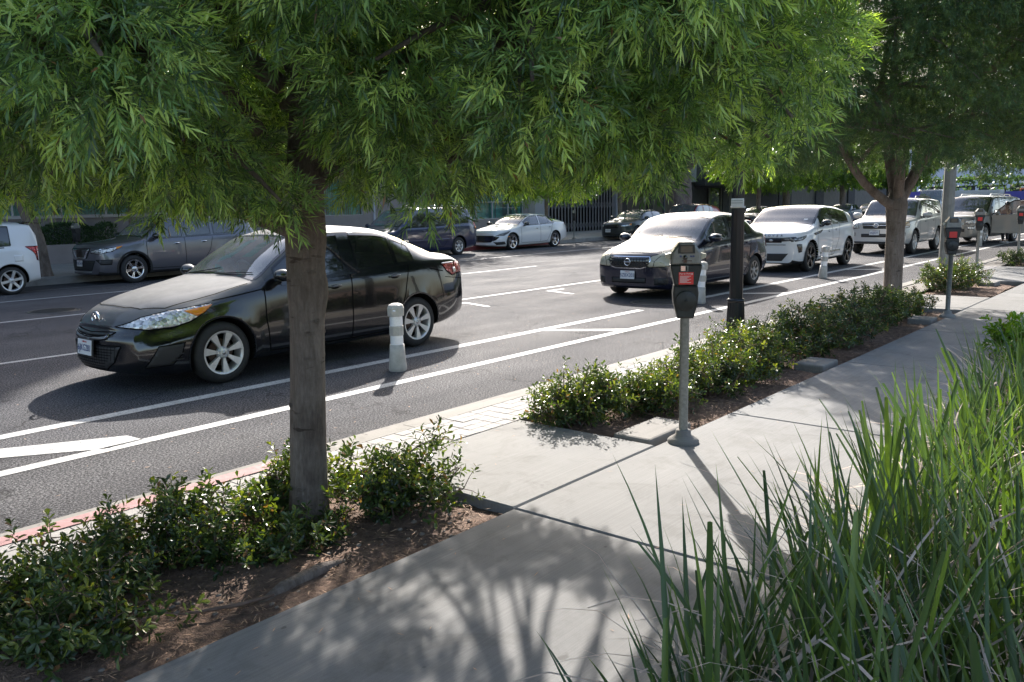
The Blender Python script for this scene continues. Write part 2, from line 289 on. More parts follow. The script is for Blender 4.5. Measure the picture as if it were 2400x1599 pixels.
class MB:
    """collects shapes, then builds ONE mesh object"""
    def __init__(s): s.v = []; s.f = []; s.m = []; s.s = []
    def add(s, vs, fs, mi=0, sm=False):
        n = len(s.v); s.v += [tuple(p) for p in vs]; s.f += [tuple(i+n for i in f) for f in fs]
        s.m += [mi]*len(fs); s.s += [sm]*len(fs)
    def box(s, a, b, mi=0, bev=0.0):
        if bev > 0:
            bm = bmesh.new(); bmesh.ops.create_cube(bm, size=1)
            for v in bm.verts: v.co = Vector([(a[i]+b[i])/2 + v.co[i]*(b[i]-a[i]) for i in range(3)])
            bmesh.ops.bevel(bm, geom=bm.edges[:], offset=bev, segments=2, affect='EDGES', profile=0.5)
            s.bm(bm, mi, False); return
        x0, y0, z0 = a; x1, y1, z1 = b
        s.add([(x0,y0,z0),(x1,y0,z0),(x1,y1,z0),(x0,y1,z0),(x0,y0,z1),(x1,y0,z1),(x1,y1,z1),(x0,y1,z1)],
              [(0,3,2,1),(4,5,6,7),(0,1,5,4),(1,2,6,5),(2,3,7,6),(3,0,4,7)], mi)
    def bm(s, bm, mi=0, sm=False):
        bm.verts.ensure_lookup_table(); bm.verts.index_update()
        s.add([v.co[:] for v in bm.verts], [[v.index for v in f.verts] for f in bm.faces], mi, sm); bm.free()
    def tube(s, pts, rad, n=8, mi=0, sm=True, cap=True):
        pts = [Vector(p) for p in pts]; rad = rad if isinstance(rad, (list, tuple)) else [rad]*len(pts)
        vs = []; prev = None
        for i, p in enumerate(pts):
            d = (pts[min(i+1, len(pts)-1)] - pts[max(i-1, 0)]).normalized()
            if prev is None:
                a = Vector((0, 0, 1)) if abs(d.z) < 0.9 else Vector((1, 0, 0)); u = d.cross(a).normalized()
            else: u = (prev - d*prev.dot(d)).normalized()
            prev = u; w = d.cross(u)
            for k in range(n):
                t = 2*pi*k/n; vs.append(p + (u*cos(t) + w*sin(t))*rad[i])
        fs = [(i*n+k, i*n+(k+1) % n, (i+1)*n+(k+1) % n, (i+1)*n+k) for i in range(len(pts)-1) for k in range(n)]
        s.add(vs, fs, mi, sm)
        if cap:
            s.add(vs[:n], [tuple(range(n))[::-1]], mi); s.add(vs[-n:], [tuple(range(n))], mi)
    def lathe(s, prof, n=24, c=(0, 0, 0), axis='Z', mi=0, sm=True, caps=True):
        vs = []; c = Vector(c)
        for (r, z) in prof:
            for k in range(n):
                t = 2*pi*(k+0.5)/n
                if axis == 'Z': p = Vector((r*cos(t), r*sin(t), z))
                elif axis == 'Y': p = Vector((r*cos(t), z, r*sin(t)))
                else: p = Vector((z, r*cos(t), r*sin(t)))
                vs.append(c+p)
        fs = [(i*n+k, i*n+(k+1) % n, (i+1)*n+(k+1) % n, (i+1)*n+k) for i in range(len(prof)-1) for k in range(n)]
        s.add(vs, fs, mi, sm)
        if caps:
            s.add(vs[:n], [tuple(range(n))], mi); s.add(vs[-n:], [tuple(range(n))], mi)
    def prism(s, poly, a, b, axis='Y', mi=0, bev=0.0):
        """polygon in the plane across axis, extruded from a to b. Y: (x,z); Z: (x,y); X: (y,z)"""
        def mk(p, t): return (p[0], t, p[1]) if axis == 'Y' else ((p[0], p[1], t) if axis == 'Z' else (t, p[0], p[1]))
        bm = bmesh.new(); n = len(poly)
        va = [bm.verts.new(mk(p, a)) for p in poly]; vb = [bm.verts.new(mk(p, b)) for p in poly]
        bm.faces.new(va); bm.faces.new(vb[::-1])
        for i in range(n): bm.faces.new((va[i], vb[i], vb[(i+1) % n], va[(i+1) % n]))
        bmesh.ops.recalc_face_normals(bm, faces=bm.faces)
        if bev > 0:
            ed = [e for e in bm.edges if (e.verts[0] in va) == (e.verts[1] in va)]
            bmesh.ops.bevel(bm, geom=ed, offset=bev, segments=2, affect='EDGES', profile=0.5)
        s.bm(bm, mi)
    def sphere(s, c, r, mi=0, u=14, v=9):
        bm = bmesh.new(); bmesh.ops.create_uvsphere(bm, u_segments=u, v_segments=v, radius=1)
        r = r if isinstance(r, tuple) else (r, r, r)
        for q in bm.verts: q.co = Vector((c[0]+q.co.x*r[0], c[1]+q.co.y*r[1], c[2]+q.co.z*r[2]))
        s.bm(bm, mi, True)
    def build(s, name, mats, parent=None, rot=None):
        loops = [i for f in s.f for i in f]; tot = [len(f) for f in s.f]
        o = mesh_np(name, s.v, loops, tot, mats, s.m, parent, False)
        o.data.polygons.foreach_set("use_smooth", s.s); return o
def text_mb(txt, size, mats, name, parent, M, extrude=0.0008, align='CENTER', sx=1.0):
    cu = bpy.data.curves.new("t", 'FONT'); cu.body = txt; cu.size = size; cu.extrude = extrude; cu.align_x = align; cu.align_y = 'CENTER'; cu.resolution_u = 3
    o = bpy.data.objects.new("t", cu); COL.objects.link(o); bpy.context.view_layer.update()
    me = bpy.data.meshes.new_from_object(o.evaluated_get(bpy.context.evaluated_depsgraph_get()))
    bpy.data.objects.remove(o); me.transform(M @ Matrix.Diagonal((sx, 1, 1, 1))); me.materials.clear(); me.materials.append(MATS[mats])
    return link(name, me, parent)
def structure(o): o['kind'] = 'structure'; return o

# ------------------------------------------------------------------ vehicles
def pchip(knots, x):
    xs = [k[0] for k in knots]; ys = [k[1] for k in knots]; n = len(xs)
    if n == 1: return ys[0]
    if x <= xs[0]: return ys[0]
    if x >= xs[-1]: return ys[-1]
    h = [xs[i+1]-xs[i] for i in range(n-1)]; d = [(ys[i+1]-ys[i])/h[i] for i in range(n-1)]
    def slope(i):
        if i == 0: return d[0] if n == 2 else d[0]*0.9
        if i == n-1: return d[-1]
        if d[i-1]*d[i] <= 0: return 0.0
        w1, w2 = 2*h[i]+h[i-1], h[i]+2*h[i-1]; return (w1+w2)/(w1/d[i-1]+w2/d[i])
    i = max(j for j in range(n-1) if xs[j] <= x); t = (x-xs[i])/h[i]; m0, m1 = slope(i)*h[i], slope(i+1)*h[i]
    return (2*t**3-3*t*t+1)*ys[i] + (t**3-2*t*t+t)*m0 + (-2*t**3+3*t*t)*ys[i+1] + (t**3-t*t)*m1

ROWS = [0, .5, 1, 1.3, 1.6, 2, 2.25, 2.5, 2.75, 3, 3.25, 3.5, 3.75, 4, 4.3, 4.6, 4.8, 5, 5.12, 5.3, 5.5, 5.7, 5.86, 6, 6.14, 6.4, 6.7, 7, 7.33, 7.67, 8]

class Car:
    def __init__(s, sp):
        s.sp = sp; s.L = sp['L']
        for kk in ('hw', 'zb', 'zm', 'hs', 'zs', 'ht', 'ze', 'zt'):
            out = []
            for q in sorted(sp[kk]):
                if not out or q[0] > out[-1][0]+.015: out.append(q)
            sp[kk] = out
        g = sp.get
        bord = sorted(set([0, s.L] + [r[2] for r in sp['regions']] + [r[3] for r in sp['regions']]))
        xs = []
        for a, b in zip(bord[:-1], bord[1:]):
            if a < 0 or b > s.L: continue
            n = max(1, int(math.ceil((b-a)/0.07)))
            xs += [a+(b-a)*i/n for i in range(n)]
        xs.append(s.L)
        e = [0.012, 0.03, 0.055, 0.085]
        xs = sorted(set(round(x, 4) for x in xs + e + [s.L-k for k in e])); s.xs = xs
    def ctrl(s, x):
        c = s.sp; hw, zb, zm = pchip(c['hw'], x), pchip(c['zb'], x), pchip(c['zm'], x)
        hs, zs, ht, ze, zt = (pchip(c[k], x) for k in ('hs', 'zs', 'ht', 'ze', 'zt'))
        zr = pchip(c['zr'], x) if 'zr' in c else zt-(zt-ze)*0.18
        return [(0, zb), (hw-.14, zb), (hw-.035, zb+.07), (hw, zm), (hs+c.get('sh', .03), zs-c.get('shz', .10)), (hs, zs), (ht, ze), (ht*.56, zr), (0, zt)]
    def deform(s, x, y, z, wh=0.85):
        c = s.sp; q = min(1.15, abs(y)/(c['W']/2)); L = s.L
        f = math.exp(-x/0.55); b = math.exp(-(L-x)/0.5)
        dx = f*c.get('bowf', .28)*q**2.6 - b*c.get('bowr', .16)*q**2.8
        if 'nose' in c: dx += pchip(c['nose'], z)*math.exp(-x/0.30)
        if 'tail' in c: dx += pchip(c['tail'], z)*math.exp(-(L-x)/0.30)
        for wx in c['wheels']:                                    # the flare of each wheel arch
            r = math.hypot(x-wx, z-c['wr']); y += math.copysign(c.get('flare', .014)*math.exp(-((r-c['ar'])/0.065)**2), y)*(1 if abs(y) > .55 else 0)
        return (x+dx, y, z)
    def shell(s):
        """closed body of rings along x; returns bmesh with a material index for every region"""
        bm = bmesh.new(); nR = len(ROWS); rings = []
        idx = list(range(9))
        for x in s.xs:
            cp = s.ctrl(x); ky = [(i, p[0]) for i, p in enumerate(cp)]; kz = [(i, p[1]) for i, p in enumerate(cp)]
            half = [(pchip(ky, r), pchip(kz, r)) for r in ROWS]
            near = [bm.verts.new(s.deform(x, -y, z)) for y, z in half]
            far = [near[0]] + [bm.verts.new(s.deform(x, y, z)) for y, z in half[1:-1]] + [near[-1]]
            rings.append((near, far))
        regs = s.sp['regions']
        def reg(xa, xb, ra, rb, side):
            m = 0.5*(xa+xb); r = 0.5*(ra+rb)
            for i, (nm, mt, x0, x1, r0, r1, sd) in enumerate(regs):
                if x0 <= m <= x1 and r0 <= r <= r1 and (sd == 0 or sd == side): return i+1
            return 0
        for i in range(len(rings)-1):
            for side, k in ((-1, 0), (1, 1)):
                A, B = rings[i][k], rings[i+1][k]
                for j in range(nR-1):
                    q = [A[j], B[j], B[j+1], A[j+1]]
                    if k: q = q[::-1]
                    f = bm.faces.new(q); f.material_index = reg(s.xs[i], s.xs[i+1], ROWS[j], ROWS[j+1], side); f.smooth = True
        for end in (0, -1):
            near, far = rings[end]; x = s.xs[end]; K = 8; prev = None
            for j in range(nR):
                if j in (0, nR-1): row = [near[j]]
                else:
                    ya, yb = near[j].co, far[j].co; row = [near[j]]
                    cp = s.ctrl(x); zz = pchip([(i, p[1]) for i, p in enumerate(cp)], ROWS[j]); yy = pchip([(i, p[0]) for i, p in enumerate(cp)], ROWS[j])
                    for t in range(1, K): row.append(bm.verts.new(s.deform(x, -yy+2*yy*t/K, zz)))
                    row.append(far[j])
                if prev is not None:
                    if len(prev) == 1: fs = [(prev[0], row[t], row[t+1]) for t in range(K)]
                    elif len(row) == 1: fs = [(prev[t], prev[t+1], row[0]) for t in range(K)]
                    else: fs = [(prev[t], prev[t+1], row[t+1], row[t]) for t in range(K)]
                    for q in fs:
                        try: f = bm.faces.new(q); f.smooth = True
                        except ValueError: pass
                prev = row
        bmesh.ops.recalc_face_normals(bm, faces=bm.faces)
        return bm
    def project(s, V, d):
        """push points along d onto the body; returns (location, normal) pairs"""
        out = []; d = Vector(d).normalized()
        for v in V:
            h = s.bvh.ray_cast(Vector(v)-d*1.5, d)
            if h[0] is None or (h[0]-Vector(v)).length > 1.2:
                q = s.bvh.find_nearest(Vector(v)); h = (q[0], q[1])
            n = h[1] if h[1].dot(d) < 0 else -h[1]
            out.append((h[0], n))
        return out

def regrid(poly, step):
    """flat polygon (2D) cut into a grid of about step"""
    bm = bmesh.new(); bm.faces.new([bm.verts.new((p[0], p[1], 0)) for p in poly])
    for ax in (0, 1):
        lo, hi = min(p[ax] for p in poly), max(p[ax] for p in poly); n = int((hi-lo)/step)
        for k in range(1, n+1):
            co = [0, 0, 0]; co[ax] = lo + (hi-lo)*k/(n+1); no = [0, 0, 0]; no[ax] = 1
            bmesh.ops.bisect_plane(bm, geom=bm.verts[:]+bm.edges[:]+bm.faces[:], plane_co=co, plane_no=no)
    bmesh.ops.triangulate(bm, faces=[f for f in bm.faces if len(f.verts) > 4]); return bm

def patch(car, name, poly, mat, parent, view='side', side=-1, off=0.004, step=0.04, thick=0.012):
    """a part laid on the body: the outline is drawn in side view (x,z) or front / rear view (y,z)"""
    bm = regrid(poly, step); V = []
    for v in bm.verts:
        if view == 'side': V.append((v.co.x, side*0.9, v.co.y))
        elif view == 'front': V.append((0, v.co.x*side, v.co.y))
        elif view == 'top': V.append((v.co.x, v.co.y*side, 1.0))
        elif view == 'corner': V.append(((v.co.x)*.6, side*(.9+v.co.x*.8-.0), v.co.y))
        else: V.append((car.L, v.co.x*side, v.co.y))
    d = {'side': (0, -side, 0), 'front': (1, 0, 0), 'rear': (-1, 0, 0), 'top': (0, 0, -1), 'corner': (.8, -side*.6, 0)}[view]
    res = car.project(V, d)
    for v, (p, n) in zip(bm.verts, res): v.co = p + n*off
    bmesh.ops.recalc_face_normals(bm, faces=bm.faces)
    bm.verts.ensure_lookup_table()
    bd = [e for e in bm.edges if len(e.link_faces) == 1]
    r = bmesh.ops.extrude_edge_only(bm, edges=bd); dv = Vector(d)
    for g in r['geom']:
        if isinstance(g, bmesh.types.BMVert): g.co += dv*thick
    for f in bm.faces: f.smooth = True
    me = bpy.data.meshes.new(name); bm.to_mesh(me); bm.free(); me.materials.append(MATS[mat])
    return link(name, me, parent)

def ribbon(car, mb, pts, width=0.007, view='side', side=-1, off=0.003, mi=0):
    """a thin line drawn along the body, added to mb"""
    P = []
    for a, b in zip(pts[:-1], pts[1:]):
        n = max(1, int(math.hypot(b[0]-a[0], b[1]-a[1])/0.04))
        P += [(a[0]+(b[0]-a[0])*i/n, a[1]+(b[1]-a[1])*i/n) for i in range(n)]
    P.append(pts[-1]); V = []
    for p in P:
        if view == 'side': V.append((p[0], side*0.9, p[1]))
        elif view == 'front': V.append((0, p[0]*side, p[1]))
        elif view == 'top': V.append((p[0], p[1]*side, 1.0))
        else: V.append((car.L, p[0]*side, p[1]))
    d = {'side': (0, -side, 0), 'front': (1, 0, 0), 'rear': (-1, 0, 0), 'top': (0, 0, -1)}[view]
    res = car.project(V, d); vs = []
    for i, (p, n) in enumerate(res):
        t = (res[min(i+1, len(res)-1)][0]-res[max(i-1, 0)][0])
        if t.length < 1e-6: t = Vector((1, 0, 0))
        w = t.normalized().cross(n).normalized()*width/2
        vs += [p+n*off+w, p+n*off-w]
    mb.add(vs, [(2*i, 2*i+1, 2*i+3, 2*i+2) for i in range(len(P)-1)], mi, True)

def wheel(parent, x, y, r, w, sp):
    """y: outer face; the wheel is parented, tyre and rim are its pieces"""
    s = -1 if y < 0 else 1
    rr = r*sp.get('rim', .66); n = sp.get('spokes', 7); mt = sp.get('rimmat', 'alloy')
    e = link("wheel", None, parent); e.location = (x, y, r)
    t = MB(); f = lambda d: s*(-d)                                   # depth inward from the outer face
    t.lathe([(rr*.97, f(.02)), (rr, f(.006)), (rr+.3*(r-rr), f(-.004)), (r-.035, f(.004)), (r-.010, f(.022)), (r, f(.045)), (r, f(w-.045)), (r-.012, f(w-.02)), (rr, f(w)), (rr*.97, f(w))], 40, axis='Y', caps=False)
    t.build("tyre", 'tyre', e)
    m = MB(); m.lathe([(rr+.004, f(.004)), (rr-.012, f(.004)), (rr-.022, f(.02)), (rr-.028, f(.12)), (rr-.03, f(w))], 40, axis='Y', caps=False)
    hub = .062 if r < .35 else .07; ws, wt = sp.get('sw', (.030, .052)); ph = sp.get('ph', 0.2)
    for k in range(n):
        a = 2*pi*k/n + ph
        for q in (sp.get('split', (0,))):
            aa = a+q; u = (cos(aa), sin(aa)); vv = (-sin(aa), cos(aa)); r1 = rr-.014
            tw = sp.get('twist', 0.0)
            prof = [(hub*.5, ws, .020), (hub*1.2, ws*.85, .018), (rr*.62, (ws+wt)/2*.9, .012), (r1, wt, .006)]
            vs = []
            for rad, hw, dp in prof:
                for sg in (-1, 1):
                    sh = tw*rad/rr
                    for dd in (dp, dp+.035): vs.append((u[0]*rad+vv[0]*(sg*hw+sh), f(dd), u[1]*rad+vv[1]*(sg*hw+sh)))
            fs = []
            for i in range(len(prof)-1):
                o = 4*i; fs += [(o, o+2, o+6, o+4), (o+1, o+5, o+7, o+3), (o, o+4, o+5, o+1), (o+2, o+3, o+7, o+6)]
            m.add(vs, fs, 0)
    m.lathe([(0.001, f(.010)), (hub*.55, f(.010)), (hub, f(.016)), (hub*1.05, f(.06))], 20, axis='Y')
    m.build("rim", [mt], e)
    m = MB()
    for k in range(5):
        a = 2*pi*k/5+.3; m.lathe([(.001, f(.008)), (.011, f(.009)), (.011, f(.03))], 8, c=(cos(a)*.052*(1 if r < .34 else 1.15), 0, sin(a)*.052), axis='Y')
    m.lathe([(.001, f(.004)), (.020, f(.006)), (.024, f(.012))], 16, axis='Y', mi=1)
    m.build("wheel_nuts", ['dull_chrome' if mt != 'black_alloy' else 'black_plastic', sp.get('cap', 'dull_chrome')], e)
    m = MB(); m.lathe([(.001, f(.075)), (rr*.62, f(.075)), (rr*.62, f(.09)), (.001, f(.09))], 24, axis='Y'); m.build("brake_disc", 'rust', e)
    m = MB(); m.lathe([(.001, f(.13)), (rr*.99, f(.13)), (rr*.99, f(.14))], 24, axis='Y'); m.build("wheel_back", 'well', e)
    return e

def build_car(name, sp, label, cat, loc, group=None, detail=2):
    car = Car(sp); root = thing(name, label, cat, loc, 0, group); s = sp
    bm = car.shell(); car.bvh = BVHTree.FromBMesh(bm)
    me = bpy.data.meshes.new("t"); bm.to_mesh(me); bm.free()
    nreg = len(s['regions'])+1; mats = [s['paint']] + [r[1] for r in s['regions']] + ['well']
    for m in mats: me.materials.append(MATS[m])
    bo = bpy.data.objects.new("t", me); COL.objects.link(bo)
    cb = MB()
    for wx in s['wheels']:
        for sd in (-1, 1):
            y0, y1 = (s['W']/2-.31, s['W']/2+.3); n = 40; ar = s['ar']
            pr = []
            for k in range(n):
                a = 2*pi*k/n; pr.append((wx+ar*cos(a), s['wr']+ar*sin(a)))
            pr = [(px, pz) for px, pz in pr]
            vs = [(px, sd*y0, pz) for px, pz in pr] + [(px, sd*y1, pz) for px, pz in pr]
            cb.add(vs, [tuple(range(n)), tuple(range(n, 2*n))[::-1]] + [(i, n+i, n+(i+1) % n, (i+1) % n) for i in range(n)], 0, True)
    co = cb.build("c", ['well']); b2 = bmesh.new(); b2.from_mesh(co.data); bmesh.ops.recalc_face_normals(b2, faces=b2.faces); b2.to_mesh(co.data); b2.free()
    co.data.materials.clear()
    for m in mats: co.data.materials.append(MATS[m])
    for p in co.data.polygons: p.material_index = nreg
    md = bo.modifiers.new("b", 'BOOLEAN'); md.operation = 'DIFFERENCE'; md.solver = 'EXACT'; md.object = co
    bpy.context.view_layer.update(); dg = bpy.context.evaluated_depsgraph_get()
    res = bpy.data.meshes.new_from_object(bo.evaluated_get(dg)); bpy.data.objects.remove(bo); bpy.data.objects.remove(co)
    # split into parts, keeping the smooth normals of the whole shell
    N = len(res.vertices); mi = np.zeros(len(res.polygons), dtype=np.int32); res.polygons.foreach_get("material_index", mi)
    def emit(nm, gi, sel):
        b = bmesh.new(); b.from_mesh(res); b.faces.ensure_lookup_table()
        bmesh.ops.delete(b, geom=[f for f in b.faces if f.index not in sel], context='FACES')
        nn = bpy.data.meshes.new(nm); b.to_mesh(nn); b.free(); nn.materials.clear(); nn.materials.append(MATS[mats[gi]])
        for p in nn.polygons: p.material_index = 0
        nn.polygons.foreach_set("use_smooth", np.ones(len(nn.polygons), dtype=bool)); link(nm, nn, root)
    groups = {}
    for i, nm in enumerate(['body'] + [r[0] for r in s['regions']] + ['wheel_well']): groups[i] = nm
    for gi, nm in groups.items():
        sel = set(np.nonzero(mi == gi)[0].tolist())
        if not sel: continue
        if nm == 'wheel_well':
            for wx in s['wheels']:
                for sd in (-1, 1):
                    emit(nm, gi, {i for i in sel if (res.polygons[i].center.x-wx)**2 < .36 and res.polygons[i].center.y*sd > 0})
            continue
        emit(nm, gi, sel)
    # floor pan and interior
    xc, xh = s['cowl'], s['cabin_end']; W2 = s['W']/2; zf = pchip(s['zb'], s['L']/2)+.05; bz = pchip(s['zs'], (xc+xh)/2)
    if detail >= 1:
        m = MB(); m.box((s['wheels'][0]+.5, -W2+.34, zf), (s['wheels'][1]-.1, W2-.34, zf+.04)); m.build("cabin_floor", 'well', root)
        m = MB(); m.box((xc+.28, -W2+.17, bz-.42), (xc+.62, W2-.17, bz-.05), 0, .04); m.box((xc-.1, -W2+.17, bz-.42), (xc+.3, W2-.17, bz-.10), 0, .03); m.build("dashboard", 'dash', root)
        for q in (s['seats']):
            for sd in ((-1, 1) if q[1] else (-1, 0, 1)):
                m = MB(); cx, w = q[0], .25; cy = sd*W2*.42
                lean = 0.22
                m.prism([(cx+.05, bz-.42), (cx+.17, bz-.42), (cx+.17+lean, bz+.12), (cx+.07+lean, bz+.14)], cy-w, cy+w, 'Y', 0, .035)
                m.prism([(cx-.42, bz-.50), (cx+.1, bz-.52), (cx+.1, bz-.38), (cx-.40, bz-.34)], cy-w, cy+w, 'Y', 0, .03)
                m.prism([(cx+.09+lean, bz+.15), (cx+.18+lean, bz+.15), (cx+.20+lean, bz+.31), (cx+.12+lean, bz+.32)], cy-.12, cy+.12, 'Y', 0, .025)
                m.build("seat", s.get('seatmat', 'interior'), root)
        m = MB(); c = Vector((xc+.72, W2*.42, bz-.02)); ax = Vector((cos(R(25)), 0, sin(R(25)))); u = Vector((0, 1, 0)); w = ax.cross(u)
        m.tube([c+(u*cos(t)+w*sin(t))*.185 for t in [2*pi*k/20 for k in range(21)]], .014, 6, cap=False)
        m.tube([c-u*.18, c+u*.18], .02, 6); m.build("steering_wheel", 'dash', root)
    # wheels
    for i, wx in enumerate(s['wheels']):
        for sd in (-1, 1): wheel(root, wx, sd*(s['W']/2-s.get('inset', .02)), s['wr'], .215, s.get('wheel', {}))
    # dark lip inside each arch
    for wx in s['wheels']:
        for sd in (-1, 1):
            m = MB(); ring = []; aa = [R(k) for k in range(-20, 201, 6)]
            V = [(wx+(s['ar']+s.get('cladw', .018)/2)*cos(a), sd*.9, s['wr']+(s['ar']+s.get('cladw', .018)/2)*sin(a)) for a in aa]
            V = [v for v in V if v[2] > pchip(s['zb'], v[0])+.02]
            rs = car.project(V, (0, -sd, 0)); vs = []; cw = s.get('cladw', .018)
            for i, (p, n) in enumerate(rs):
                rad = Vector((V[i][0]-wx, 0, V[i][2]-s['wr'])).normalized()
                vs += [p+n*.006+rad*cw/2, p+n*.006-rad*cw/2, p-rad*cw/2-Vector((0, sd*.04, 0))]
            m.add(vs, [q for i in range(len(rs)-1) for q in ((3*i, 3*i+1, 3*i+4, 3*i+3), (3*i+1, 3*i+2, 3*i+5, 3*i+4))], 0, True)
            m.build("arch_trim", s.get('clad', s['paint']), root)
    # door gaps and window trims
    m = MB()
    for sd in (-1, 1):
        for ln in s.get('seams', []): ribbon(car, m, ln, .012, 'side', sd)
    for ln in s.get('topseams', []):
        ribbon(car, m, ln, .012, 'top'); ribbon(car, m, [(x, -y) for x, y in ln], .012, 'top')
    if m.v: m.build("panel_gaps", 'seam', root)
    m = MB()
    for sd in (-1, 1):
        for ln in s.get('trims', []): ribbon(car, m, ln, s.get('trimw', .022), 'side', sd, .005)
    for (nm, mt, x0, x1, r0, r1, sd) in s['regions']:                # black rubber round every pane
        if 'pillar' in nm or not ('window' in nm or nm == 'windshield'): continue
        def row_line(pts, w):
            V = []
            for (x, r, side) in pts:
                cp = car.ctrl(x); y, z = pchip([(i, q[0]) for i, q in enumerate(cp)], r), pchip([(i, q[1]) for i, q in enumerate(cp)], r); V.append(Vector(car.deform(x, side*y, z)))
            vs = []
            for i, p in enumerate(V):
                h = car.bvh.find_nearest(p); n = h[1]
                if n.dot(p-Vector((s['L']/2, 0, .9))) < 0: n = -n
                t = V[min(i+1, len(V)-1)]-V[max(i-1, 0)]; t = t.normalized() if t.length > 1e-6 else Vector((1, 0, 0)); wv = t.cross(n).normalized()*w/2; vs += [p+n*.005+wv, p+n*.005-wv]
            m.add(vs, [(2*i, 2*i+1, 2*i+3, 2*i+2) for i in range(len(V)-1)], 0, True)
        if sd != 0:
            k = max(2, int((x1-x0)/.08)); X = [x0+(x1-x0)*i/k for i in range(k+1)]; Rr_ = [r0+(r1-r0)*i/6 for i in range(7)]
            row_line([(x, r0, sd) for x in X], .026); row_line([(x, r1, sd) for x in X], .026); row_line([(x0, r, sd) for r in Rr_], .022); row_line([(x1, r, sd) for r in Rr_], .022)
        elif nm == 'windshield':
            k = 10; X = [x0+(x1-x0)*i/k for i in range(k+1)]; Rr_ = [r0+(r1-r0)*i/8 for i in range(9)]
            for q in (-1, 1): row_line([(x, r0, q) for x in X], .034); row_line([(x0, r, q) for r in Rr_], .05); row_line([(x1, r, q) for r in Rr_], .03)
    if m.v: m.build("window_trim", s.get('trimmat', 'gloss_black'), root)
    # handles and mirrors
    for sd in (-1, 1):
        for hx, hz in s.get('handles', []):
            (p, n), = car.project([(hx, sd*.9, hz)], (0, -sd, 0)); m = MB()
            m.tube([p+Vector((-.085, sd*.004, -.004)), p+Vector((-.06, sd*.035, 0)), p+Vector((.06, sd*.038, .006)), p+Vector((.085, sd*.004, .006))], [.010, .013, .013, .010], 8)
            m.sphere(p+Vector((0, -sd*.004, -.008)), (.075, .012, .028), 1, 12, 7); m.build("door_handle", [s.get('handlemat', s['paint']), 'seam'], root)
        if 'mirror' in s:
            mx, mz = s['mirror']; (p, n), = car.project([(mx, sd*.9, mz-.05)], (0, -sd, 0)); m = MB(); ms = s.get('mirs', 1.0)
            c = Vector((p.x+.0, p.y+sd*.155*ms, mz+.035))
            bmx = bmesh.new(); bmesh.ops.create_uvsphere(bmx, u_segments=16, v_segments=10, radius=1)
            for q in bmx.verts:
                x, y, z = q.co; x = max(x, -1) if x < .35 else .35+(x-.35)*.12
                q.co = Vector((c.x+x*.11*ms, c.y+y*.125*ms, c.z+z*.078*ms*(1+.12*y*sd)))
            m.bm(bmx, 0, True)
            m.tube([p+Vector((.02, 0, .01)), (p+c)/2+Vector((0, 0, -.035)), c+Vector((0, -sd*.05, -.05))], [.035, .028, .03], 8, 1)
            m.box((c.x+.043*ms, c.y-.10*ms, c.z-.055*ms), (c.x+.050*ms, c.y+.10*ms, c.z+.055*ms), 2, .002)
            m.build("wing_mirror", [s.get('mirmat', s['paint']), 'gloss_black', 'chrome'], root)
    # patches: headlights, grilles, lamps
    for it in s.get('patches', []):
        nm, mt, vw, poly = it[:4]; o = it[4] if len(it) > 4 else {}
        sides = o.get('sides', (-1, 1)); par = root
        for sd in sides:
            po = patch(car, nm, poly, mt, par, vw, sd, o.get('off', .005), o.get('step', .035), o.get('thick', .012))
            if mt.startswith('lamp') or 'grille' in nm or 'vent' in nm:
                ml = MB(); ribbon(car, ml, list(poly)+[poly[0]], .010, vw, sd, o.get('off', .005)+.002); ml.build("lens_gasket", ['seam'], po)
            for sub in o.get('subs', []):
                patch(car, sub[0], sub[1], sub[2], po, vw, sd, sub[3] if len(sub) > 3 else .009, .03, .006)
    if 'plate' in s:
        y0, z0, txt = s['plate']; (p, n), = car.project([(0, y0, z0)], (1, 0, 0))
        M = Matrix.Translation((p.x-s.get('plateoff', .03), y0, z0)) @ Matrix.Rotation(R(s.get('platetilt', 6)), 4, 'Y') @ Matrix(((0, 0, -1, 0), (-1, 0, 0, 0), (0, 1, 0, 0), (0, 0, 0, 1)))
        m = MB(); m.box((-.163, -.085, -.022), (.163, .085, -.006), 1, .004); m.box((-.152, -.076, -.004), (.152, .076, 0), 0, .001); pl = m.build("number_plate", ['plate_white', 'black_plastic'], root); pl.matrix_local = M
        Rx = Matrix.Identity(4)
        text_mb(txt, .092, 'plate_ink', "plate_number", pl, Matrix.Translation((0, -.008, .002)) @ Rx, sx=.86)
        text_mb("California", .026, 'plate_red', "plate_state", pl, Matrix.Translation((0, .056, .002)) @ Rx)
    return root, car

# ------------------------------------------------------------------ the setting
def quad_sheet(name, rects, z, mat, t=0.0):
    m = MB()
    for r in rects:
        if len(r) == 4 and not isinstance(r[0], (tuple, list)):
            u0, v0, u1, v1 = r; m.add([(u0, v0, z), (u1, v0, z), (u1, v1, z), (u0, v1, z)], [(0, 1, 2, 3)])
        else: m.add([(p[0], p[1], z) for p in r], [tuple(range(len(r)))])
    return structure(m.build(name, [mat]))
m = MB(); m.add([(-60, 4.9, 0), (400, 4.9, 0), (400, 24, 0), (-60, 24, 0)], [(0, 1, 2, 3)]); structure(m.build("road", ['asphalt']))
m = MB(); m.add([(-500, -500, -.12), (900, -500, -.12), (900, 900, -.12), (-500, 900, -.12)], [(0, 1, 2, 3)]); structure(m.build("ground", ['soil']))
m = MB(); m.add([(70, -300, -.004), (400, -300, -.004), (400, 400, -.004), (70, 400, -.004)], [(0, 1, 2, 3)]); structure(m.build("cross_street", ['asphalt']))
SW = .15; BED = 1.02
PL = [(-6.0, 3.30, 2.78, 3.96), (4.79, 13.4, 2.80, 3.96), (15.35, 18.5, 2.95, 4.40), (22.5, 25.2, 3.0, 4.4)]
